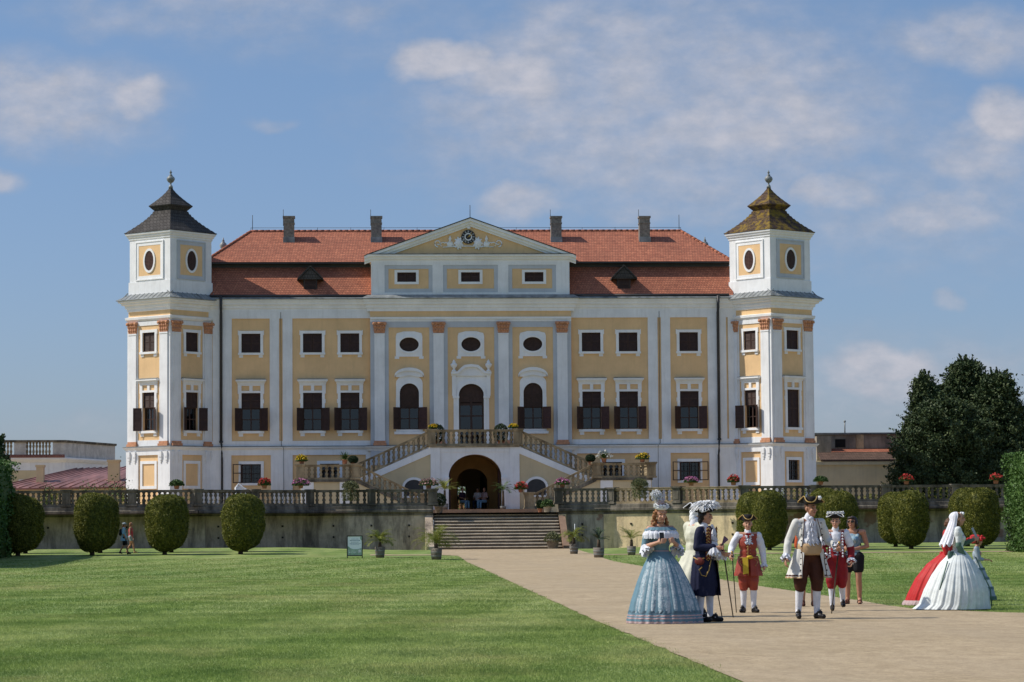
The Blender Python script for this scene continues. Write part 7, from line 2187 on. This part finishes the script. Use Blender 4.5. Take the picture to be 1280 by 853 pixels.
sk = P.skirt('gown_skirt', [(0, .0, 1.05, .135, .115), (0, .0, .99, .19, .17), (0, .015, .84, .33, .30), (0, .03, .62, .46, .44), (0, .045, .36, .55, .56), (0, .08, .10, .59, .62), (0, .13, .015, .60, .68)], C['white_gown'], 26, .028, n=260, seed=21)
mb = P.mb(); mb.tube([(-.12, -.30, .93), (-.2, -.40, .68), (-.16, -.545, .36), (-.1, -.57, .05)], .012, 6); obj('green_piping', mb, C['green_satin'], sk); mb = P.mb(); mb.tube([(-.30, .20, .86), (-.42, .28, .6), (-.45, .35, .36)], .012, 6); obj('green_piping', mb, C['green_satin'], sk)
mb = P.mb(); [mb.ell((-.14 + .03*math.cos(k), .10 + .05*math.sin(k*1.7), 1.02 - .018*k), (.04, .04, .016), 0, 10, 5) for k in range(7)]; mb.ell((-.19, .16, .96), (.03, .04, .09)); P.cloth('green_bow', mb, C['green_satin'], .009, smooth=1)
P.hairdo([((0, .03, .03), (.086, .09, .09)), ((0, .06, -.10), (.075, .05, .13)), ((-.05, .0, -.12), (.03, .03, .10))], simple('light_brown_hair', (.20, .12, .06), .6, .3, 26, .6, .4, 0, 90))
V = []; Fc = []; n = 40; m = 14
for i in range(m + 1):
    t = i/m
    for k in range(n + 1):
        a = rad(-22 + 224*k/n)            # open at the face
        if t < .3: q = t/.3; r = (.02 + .10*math.sin(q*PI/2)); c = Vector((0, .02 + .02*q, 1.735 - .10*(1 - math.cos(q*PI/2))))
        else: q = (t-.3)/.7; r = .12 + .10*q; c = Vector((0, .04 + .13*q**1.3, 1.635 - .50*q))
        w_ = 1 + .10*t*math.sin(k*1.25 + t*2)
        V.append(P.T @ (c + Vector((r*w_*math.cos(a), r*w_*math.sin(a)*(.95 if t < .3 else .7), -.03*math.sin(k*.9)*t))))
for i in range(m):
    for k in range(n): Fc.append((i*(n+1)+k, (i+1)*(n+1)+k, (i+1)*(n+1)+k+1, i*(n+1)+k+1))
b = MB(); b.add(V, Fc, 0, True); obj('veil', b, C['white_linen'], P.root)
b = MB(P.T @ P.HM)
for k in range(11): a = rad(-200 + 22*k + 90); b.ell((.075*math.cos(a), -.045 + .02*math.sin(a), .10 + .012*math.sin(k*2)), .022, 0, 7, 5)
obj('flower_wreath', b, C['white_feather'], P.root)
fh = thing('folded_fan', 'small pale folded fan held up by the veiled woman in white', 'fan', tuple(P.T @ Vector((.05, -.28, 1.28)))); b = MB(P.T @ Matrix.Translation((.08, -.31, 1.33)) @ Matrix.Rotation(rad(-24), 4, 'X')); b.box(-.012, .012, -.02, .02, -.09, .13); obj('fan_sticks', b, C['grey_check'], fh)

# ---------- lady in red behind her
loc = gl(1188, 757); sc = .87
P = Person('woman in a trailing bright red satin gown, mostly hidden behind the veiled woman', loc, rad(62), sc, dict(fem=1, hpitch=rad(10), head=(0,-.03,1.58)), lod=1.2, hair=HB_)
mb = P.mb(); mb.ell((0, 0, 1.24), (.162, .128, .17)); mb.ell((0, 0, 1.05), (.135, .105, .14)); [arm_prims(P, mb, k, .075, .065, .05, .5) for k in 'LR']; P.cloth('bodice', mb, C['red_satin'], .012)
sk = P.skirt('gown_skirt', [(0, 0, 1.04, .14, .12), (0, .03, .97, .20, .19), (0, .12, .80, .32, .33), (0, .22, .52, .42, .46), (0, .30, .22, .48, .54), (0, .34, .02, .50, .58)], C['red_satin'], 22, .03, n=200, seed=31)
P.skirt('hem_frill', [(0, .335, .09, .505, .585), (0, .345, .012, .53, .61)], C['pink_trim'], 30, .03, n=240, seed=32, parent=sk, scallop=.02)
mb = P.mb(); mb.ell((-.05, .14, 1.0), (.08, .05, .05)); mb.ell((.05, .15, .98), (.08, .05, .05)); P.cloth('bow', mb, C['red_satin'], .012)
P.hairdo([((0, .03, .03), (.086, .09, .09)), ((0, .09, -.02), (.05, .04, .05))], HB_)

# ---------- girl with red frilled bonnet
loc = gl(1222, 751); sc = .66
P = Person('small girl in a tiered green and white gown with a big red frilled bonnet', loc, rad(75), sc, dict(fem=1, eL=(-.2,-.05,1.12), wL=(-.12,-.28,1.1), head=(0,-.05,1.60)), lod=1.2, hair=HB_)
mb = P.mb(); mb.ell((0, 0, 1.24), (.162, .128, .17)); mb.ell((0, 0, 1.05), (.135, .105, .14)); [arm_prims(P, mb, k, .075, .065, .05, .5) for k in 'LR']; P.cloth('bodice', mb, C['grey_check'], .010)
rr_ = [(.17, .15), (.30, .28), (.42, .40), (.52, .50), (.60, .58)]
zz_ = [1.04, .80, .54, .28, .02]
for k in range(4): P.skirt('gown_tier', [(0, .06, zz_[k] + .02, rr_[k][0], rr_[k][1]), (0, .07, zz_[k+1] - .01, rr_[k+1][0], rr_[k+1][1])], C['grey_check'] if k % 2 else C['white_gown'], 18, .035, n=150, seed=40+k); P.skirt('tier_trim', [(0, .07, zz_[k+1] + .085, rr_[k+1][0]*.985, rr_[k+1][1]*.985), (0, .07, zz_[k+1] - .015, rr_[k+1][0]*1.01, rr_[k+1][1]*1.01)], C['dark_blue_satin'] if k < 3 else C['green_satin'], 18, .035, n=150, seed=40+k, ampz=False)
mb = P.mb(); rs = random.Random(8)
for k in range(70):
    a = rs.random()*6.28; e = rs.uniform(-.5, 1.5); r = .19; mb.ell((r*1.25*math.cos(a)*math.cos(e), -.0 + r*1.3*math.sin(a)*math.cos(e) if math.sin(a) > -.6 or e > .4 else .1, 1.63 + r*.75*math.sin(e)), (.045, .045, .035), 0, 7, 5)
P.cloth('bonnet', mb, C['red_satin'], .010, smooth=1, wr=.008, wf=14)
P.hairdo([((0, .03, .0), (.086, .09, .09))], HB_)

# ---------- strolling couple
def walker(label, px, py, z, sc, top, bot, hair, dress, cap_=False, pack=False, z_=.0):
    x, y = G(px, py, .10); loc = Vector((x, y, ghv(x, y) + .005))
    P = Person(label, loc, rad(85), sc, dict(fem=1, kL=(-.09,-.16,.52), aL=(-.09,-.22,.10), fL=(-.09,-.38,.01), kR=(.09,.02,.5), aR=(.09,.24,.14), fR=(.09,.13,.02), wL=(-.24,-.12,.9), wR=(.24,.1,.9)), SKB, lod=1.6, group='couple strolling in front of the clipped bushes')
    mb = P.mb(); torso_prims(mb, .17, .14, 1.41, .95); [arm_prims(P, mb, k, .07, .066, .05, 0) for k in ('LR' if dress > .5 else '')]
    t = P.cloth('tunic' if dress > .5 else 'top', mb, top, .014)
    if dress > .5: P.skirt('tunic_hem', [(0, 0, 1.0, .175, .15), (0, 0, .74, .21, .19)], top, 8, .04, parent=t)
    mb = P.mb(); mb.ell((0, .01, .92), (.17, .14, .13)); [chain(mb, [(P.v('h'+k), .11), (P.v('h'+k)*(.1 if dress > .5 else .5)+P.v('k'+k)*(.9 if dress > .5 else .5), .08)]) for k in 'LR']; P.cloth('trousers' if dress > .5 else 'shorts', mb, bot, .014)
    P.hairdo([((0, .03, .03), (.09, .095, .09)), ((0, .08, -.08), (.06, .045, .08))], hair, .014)
    P.shoes(C['black_leather'] if dress > .5 else C['tan_sash'], False)
    if cap_: b = MB(P.T @ P.HM); b.lathe([(.10, .03), (.10, .06), (.085, .11), (.0, .135)], (0, .01, 0), 14, sy=1.1); b.prism([(-.07, .035), (.07, .035), (.07, .045), (-.07, .045)], -.17, -.06); obj('cap', b, C['grey_check'], P.root)
    return P
P = walker('strolling woman in a pale blue tunic, grey cap and cropped black trousers', 155, 697.5, .1, .90, C['sky_cotton'], C['black_cotton'], HB_, 1, True)
bp = thing('backpack', 'black backpack on the back of the woman in the pale blue tunic', 'backpack', tuple(P.T @ Vector((0, .2, 1.05))))
mb = P.mb(); mb.ell((0, .19, 1.20), (.12, .08, .20)); mb.ell((0, .23, 1.12), (.09, .06, .11)); me = remesh(mb, .015, 2); me.materials.append(C['black_cotton']); link_mesh('bag', me, bp)
mb = P.mb(); [mb.tube([(q*.08, .14, 1.33), (q*.09, 0, 1.47), (q*.10, -.14, 1.35), (q*.09, -.13, 1.2), (q*.11, .1, 1.08)], .012, 5) for q in (-1, 1)]; obj('shoulder_strap', mb, C['black_cotton'], bp)
walker('strolling woman in a coral top and grey shorts', 163.5, 697, .1, .89, C['coral_cotton'], C['grey_check'], HAUB, 0)

# ---------- visitors seated inside the porch
def sitter(label, clabel, x, y, z, face, top, bot, hair):
    P = Person(label, (x, y, z), face, .98, dict(hL=(-.09,0,.50), hR=(.09,0,.50), kL=(-.12,-.42,.50), kR=(.12,-.42,.50), aL=(-.12,-.44,.09), aR=(.12,-.44,.09), fL=(-.13,-.6,0), fR=(.13,-.6,0), wL=(-.2,-.25,.62), wR=(.2,-.25,.62), eL=(-.23,0,.80), eR=(.23,0,.80), sL=(-.17,0,1.0), sR=(.17,0,1.0), head=(0,-.02,1.22)), lod=2.0) if False else None
# seated figures are built as their own small bodies
def seated(label, clabel, x, y, z, face, top, bot, hair):
    T = Matrix.Translation((x, y, z)) @ Matrix.Rotation(face, 4, 'Z')
    root = thing('person', label, 'person', (x, y, z), 'visitors seated inside the porch')
    mb = MB(T); mb.ell((0, 0, .55), (.16, .13, .13)); mb.ell((0, 0, .85), (.16, .11, .24)); cap(mb, (-.17, 0, 1.02), .055, (.17, 0, 1.02), .055); cap(mb, (0, 0, 1.02), .055, (0, -.01, 1.16), .05)
    mb.ell((0, -.01, 1.25), (.075, .092, .115)); mb.ell((0, -.10, 1.24), (.011, .018, .022))
    for q in (-1, 1):
        chain(mb, [((q*.17, 0, 1.02), .05), ((q*.24, .02, .78), .042), ((q*.15, -.26, .72), .03)]); cap(mb, (q*.15, -.26, .72), .03, (q*.13, -.34, .70), .025)
        for f_ in range(4): cap(mb, (q*.13 + (f_-1.5)*.02, -.33, .70), .011, (q*.12 + (f_-1.5)*.022, -.41, .68), .009, 6)
        chain(mb, [((q*.09, 0, .52), .09), ((q*.12, -.42, .52), .06), ((q*.12, -.44, .10), .04)]); cap(mb, (q*.12, -.42, .05), .04, (q*.12, -.60, .03), .03)
    me = remesh(mb, .014, 2); me.materials.append(SK); link_mesh('body', me, root)
    mb = MB(T); mb.ell((0, 0, .85), (.185, .135, .26)); mb.ell((0, 0, .6), (.18, .15, .12)); cap(mb, (-.17, 0, 1.02), .07, (.17, 0, 1.02), .07); [chain(mb, [((q*.17, 0, 1.02), .07), ((q*.24, .02, .80), .06)]) for q in (-1, 1)]
    me = remesh(mb, .016, 2); me.materials.append(top); link_mesh('shirt', me, root)
    mb = MB(T); mb.ell((0, 0, .53), (.19, .16, .12)); [chain(mb, [((q*.09, 0, .52), .105), ((q*.12, -.42, .52), .078), ((q*.12, -.44, .16), .06)]) for q in (-1, 1)]
    me = remesh(mb, .016, 2); me.materials.append(bot); link_mesh('trousers', me, root)
    mb = MB(T); mb.ell((0, .02, 1.29), (.085, .09, .10)); me = remesh(mb, .014, 1); me.materials.append(hair); link_mesh('hair', me, root)
    ch = thing('bistro_chair', clabel, 'chair', (x, y, z), 'chairs inside the porch')
    mb = MB(T); mb.box(-.2, .2, -.2, .2, .40, .43); obj('seat', mb, M['iron'], ch)
    mb = MB(T); mb.box(-.2, .2, .19, .22, .62, .85); mb.tube([(-.19, .2, .42), (-.19, .22, .85)], .015, 5); mb.tube([(.19, .2, .42), (.19, .22, .85)], .015, 5); obj('backrest', mb, M['iron'], ch)
    for sx in (-1, 1):
        for sy in (-1, 1): mb = MB(T); mb.tube([(sx*.18, sy*.18, 0), (sx*.18, sy*.18, .41)], .013, 5); obj('leg', mb, M['iron'], ch)
for (px, Y, fc, tp, bt_, hr, l1, l2) in ((578, -1.6, 40, 'dark_plum', 'sky_cotton', HB_, 'seated person in a dark top and pale jeans at the left inside the porch', 'dark bistro chair at the left inside the porch'),
                                (597, -1.0, -20, 'white_linen', 'navy_cotton', HDK, 'seated person in a white shirt in the middle of the porch', 'dark bistro chair in the middle of the porch'),
                                (605.5, -2.0, -50, 'pink_trim', 'sky_cotton', HB_, 'seated person in a dusty pink top at the right inside the porch', 'dark bistro chair at the right inside the porch')):
    seated(l1, l2, UX(px, Y, 630), Y, PF, rad(fc), C[tp], C[bt_], hr)
EXPO = 0.05
# ================================================================ WORLD, SUN, CAMERA
SUN_EL, SUN_BACK = rad(46), rad(3.5)
w = bpy.data.worlds.new('World'); scene.world = w; w.use_nodes = True
nt = w.node_tree; bg = nt.nodes['Background']
sky = nt.nodes.new('ShaderNodeTexSky'); sky.sky_type = 'NISHITA'; sky.sun_disc = False
sky.sun_elevation = SUN_EL; sky.sun_rotation = -PI/2 + SUN_BACK
sky.altitude = 200; sky.air_density = 1.0; sky.dust_density = .6; sky.ozone_density = 2.0
tc = nt.nodes.new('ShaderNodeTexCoord')
rot = nt.nodes.new('ShaderNodeVectorRotate'); rot.rotation_type = 'Z_AXIS'; rot.inputs['Angle'].default_value = YAW
nt.links.new(tc.outputs['Generated'], rot.inputs['Vector'])
sp = nt.nodes.new('ShaderNodeSeparateXYZ'); nt.links.new(rot.outputs[0], sp.inputs[0])
def mth(op, a, b=None, c=None):
    n = nt.nodes.new('ShaderNodeMath'); n.operation = op
    for i, v_ in enumerate((a, b, c)):
        if v_ is None: continue
        if isinstance(v_, bpy.types.NodeSocket): nt.links.new(v_, n.inputs[i])
        else: n.inputs[i].default_value = v_
    return n.outputs[0]
yc = mth('MAXIMUM', sp.outputs[1], .05)
u = mth('MULTIPLY', mth('DIVIDE', sp.outputs[0], yc), 35.0); vv_ = mth('MULTIPLY', mth('DIVIDE', sp.outputs[2], yc), 35.0)
cmb = nt.nodes.new('ShaderNodeCombineXYZ'); nt.links.new(u, cmb.inputs[0]); nt.links.new(vv_, cmb.inputs[1])
def nz(scale, detail, rough, off=0, sy=1.6):
    mp = nt.nodes.new('ShaderNodeMapping'); mp.inputs['Location'].default_value = (off, off*.7, 0); mp.inputs['Scale'].default_value = (1, sy, 1)
    nt.links.new(cmb.outputs[0], mp.inputs[0])
    n = nt.nodes.new('ShaderNodeTexNoise'); n.inputs['Scale'].default_value = scale; n.inputs['Detail'].default_value = detail; n.inputs['Roughness'].default_value = rough
    nt.links.new(mp.outputs[0], n.inputs[0]); return n.outputs['Fac']
warp = nt.nodes.new('ShaderNodeVectorMath'); warp.operation = 'ADD'
wn = nt.nodes.new('ShaderNodeTexNoise'); wn.inputs['Scale'].default_value = .9; wn.inputs['Detail'].default_value = 4; nt.links.new(cmb.outputs[0], wn.inputs[0])
wm = nt.nodes.new('ShaderNodeVectorMath'); wm.operation = 'MULTIPLY_ADD'; wm.inputs[1].default_value = (.9, .6, 0); wm.inputs[2].default_value = (-.45, -.3, 0)
nt.links.new(wn.outputs['Color'], wm.inputs[0]); nt.links.new(cmb.outputs[0], warp.inputs[0]); nt.links.new(wm.outputs[0], warp.inputs[1])
BL = [(830,130,310,135,.72),(1150,240,230,110,.52),(1150,490,240,80,.52),(600,30,500,60,.40),(1110,470,90,40,.8),(50,120,150,60,.75),(170,118,40,28,.8),(300,8,260,34,.55),(560,72,62,26,1),(640,92,70,34,.95),(740,50,150,60,.7),(700,125,120,60,.7),(760,190,150,45,.65),
      (960,150,130,45,.85),(1010,195,80,40,.6),(880,5,130,30,.55),(650,255,50,24,.75),(830,262,120,24,.55),(1045,245,60,26,.8),(1170,272,75,30,.75),(1235,195,80,50,.7),
      (1268,148,45,36,1.0),(1225,50,110,40,.7),(1110,452,62,26,.95),(1205,470,80,34,.6),(1100,520,90,40,.45),(1195,380,16,10,.6),(130,530,120,24,.4),(340,147,30,8,.55),(0,215,26,14,.7)]
tot = None
for (px, py, rx, ry, st_) in BL:
    mp = nt.nodes.new('ShaderNodeMapping'); mp.vector_type = 'TEXTURE'
    mp.inputs['Location'].default_value = ((px-640)/100, (661-py)/100, 0); mp.inputs['Scale'].default_value = (rx/100*1.95, ry/100*1.95, 1)
    nt.links.new(warp.outputs[0], mp.inputs[0])
    ln = nt.nodes.new('ShaderNodeVectorMath'); ln.operation = 'LENGTH'; nt.links.new(mp.outputs[0], ln.inputs[0])
    mr = nt.nodes.new('ShaderNodeMapRange'); mr.interpolation_type = 'SMOOTHSTEP'
    mr.inputs['From Min'].default_value = 1.0; mr.inputs['From Max'].default_value = .2; mr.inputs['To Max'].default_value = st_
    nt.links.new(ln.outputs[1], mr.inputs[0])
    tot = mr.outputs[0] if tot is None else mth('MAXIMUM', tot, mr.outputs[0])
# elsewhere in the sky: ordinary scattered cloud
gen = nt.nodes.new('ShaderNodeTexNoise'); gen.inputs['Scale'].default_value = 3; gen.inputs['Detail'].default_value = 8; nt.links.new(tc.outputs['Generated'], gen.inputs[0])
away = nt.nodes.new('ShaderNodeMapRange'); away.inputs['From Min'].default_value = .97; away.inputs['From Max'].default_value = .90; nt.links.new(sp.outputs[1], away.inputs[0])
g2 = nt.nodes.new('ShaderNodeMapRange'); g2.inputs['From Min'].default_value = .5; g2.inputs['From Max'].default_value = .7; nt.links.new(gen.outputs['Fac'], g2.inputs[0])
tot = mth('MAXIMUM', tot, mth('MULTIPLY', away.outputs[0], g2.outputs[0]))
n1 = nz(1.6, 9, .58)
dens = mth('MULTIPLY_ADD', n1, 1.5, -.75)
dens = mth('ADD', mth('MULTIPLY', tot, 1.0), mth('MULTIPLY', dens, mth('MULTIPLY_ADD', tot, .6, .12)))
cr = nt.nodes.new('ShaderNodeMapRange'); cr.interpolation_type = 'SMOOTHSTEP'; cr.inputs['From Min'].default_value = .15; cr.inputs['From Max'].default_value = 1.05; cr.inputs['To Max'].default_value = .9
nt.links.new(dens, cr.inputs[0])
mx = nt.nodes.new('ShaderNodeMix'); mx.data_type = 'RGBA'
cl = nt.nodes.new('ShaderNodeValToRGB'); n3 = nz(2.3, 6, .6, 4.0)
SKYMUL = (.55, .60, .665)
cl.color_ramp.elements[0].position = .35; cl.color_ramp.elements[0].color = (2.35, 2.55, 3.05, 1); cl.color_ramp.elements[1].position = .7; cl.color_ramp.elements[1].color = (3.65, 3.62, 3.98, 1)
nt.links.new(mth('ADD', mth('MULTIPLY', n3, .55), mth('MULTIPLY', dens, .35)), cl.inputs[0])
tint = nt.nodes.new('ShaderNodeMix'); tint.data_type = 'RGBA'; tint.blend_type = 'MULTIPLY'; tint.inputs[0].default_value = 1; tint.inputs[7].default_value = (*SKYMUL, 1)
el = nt.nodes.new('ShaderNodeValToRGB'); el.color_ramp.elements[0].position = 0; el.color_ramp.elements[0].color = (.38, .435, .64, 1); el.color_ramp.elements[1].position = .55; el.color_ramp.elements[1].color = (1, 1, 1, 1); e_ = el.color_ramp.elements.new(.25); e_.color = (*SKYMUL, 1)
nt.links.new(sp.outputs[2], el.inputs[0]); nt.links.new(el.outputs[0], tint.inputs[7])
nt.links.new(sky.outputs[0], tint.inputs[6])
nt.links.new(cr.outputs[0], mx.inputs[0]); nt.links.new(tint.outputs[2], mx.inputs[6]); nt.links.new(cl.outputs[0], mx.inputs[7])
nt.links.new(mx.outputs[2], bg.inputs['Color']); bg.inputs['Strength'].default_value = .15

sl = bpy.data.lights.new('sun', 'SUN'); sl.energy = 4.2; sl.angle = rad(.53); sl.color = (1, .93, .82)
so = bpy.data.objects.new('sun', sl); COL.objects.link(so)
dv = Vector((math.cos(SUN_BACK)*math.cos(SUN_EL), -math.sin(SUN_BACK)*math.cos(SUN_EL), -math.sin(SUN_EL)))
so.rotation_euler = dv.to_track_quat('-Z', 'Y').to_euler(); so.location = (-40, 0, 60)

cd = bpy.data.cameras.new('camera'); co = bpy.data.objects.new('camera', cd); COL.objects.link(co)
cd.sensor_width = 36; cd.lens = 36 * F / 1280; cd.clip_end = 8000; cd.clip_start = .5
R = Matrix((rgt, upv, -fwd)).transposed()
co.matrix_world = Matrix.Translation(CAM) @ R.to_4x4()
scene.camera = co
scene.view_settings.view_transform = 'Standard'; scene.view_settings.look = 'None'; scene.view_settings.exposure = EXPO
scene.view_settings.gamma = 1; scene.view_settings.use_curve_mapping = False
scene.render.resolution_x = 1024; scene.render.resolution_y = 682
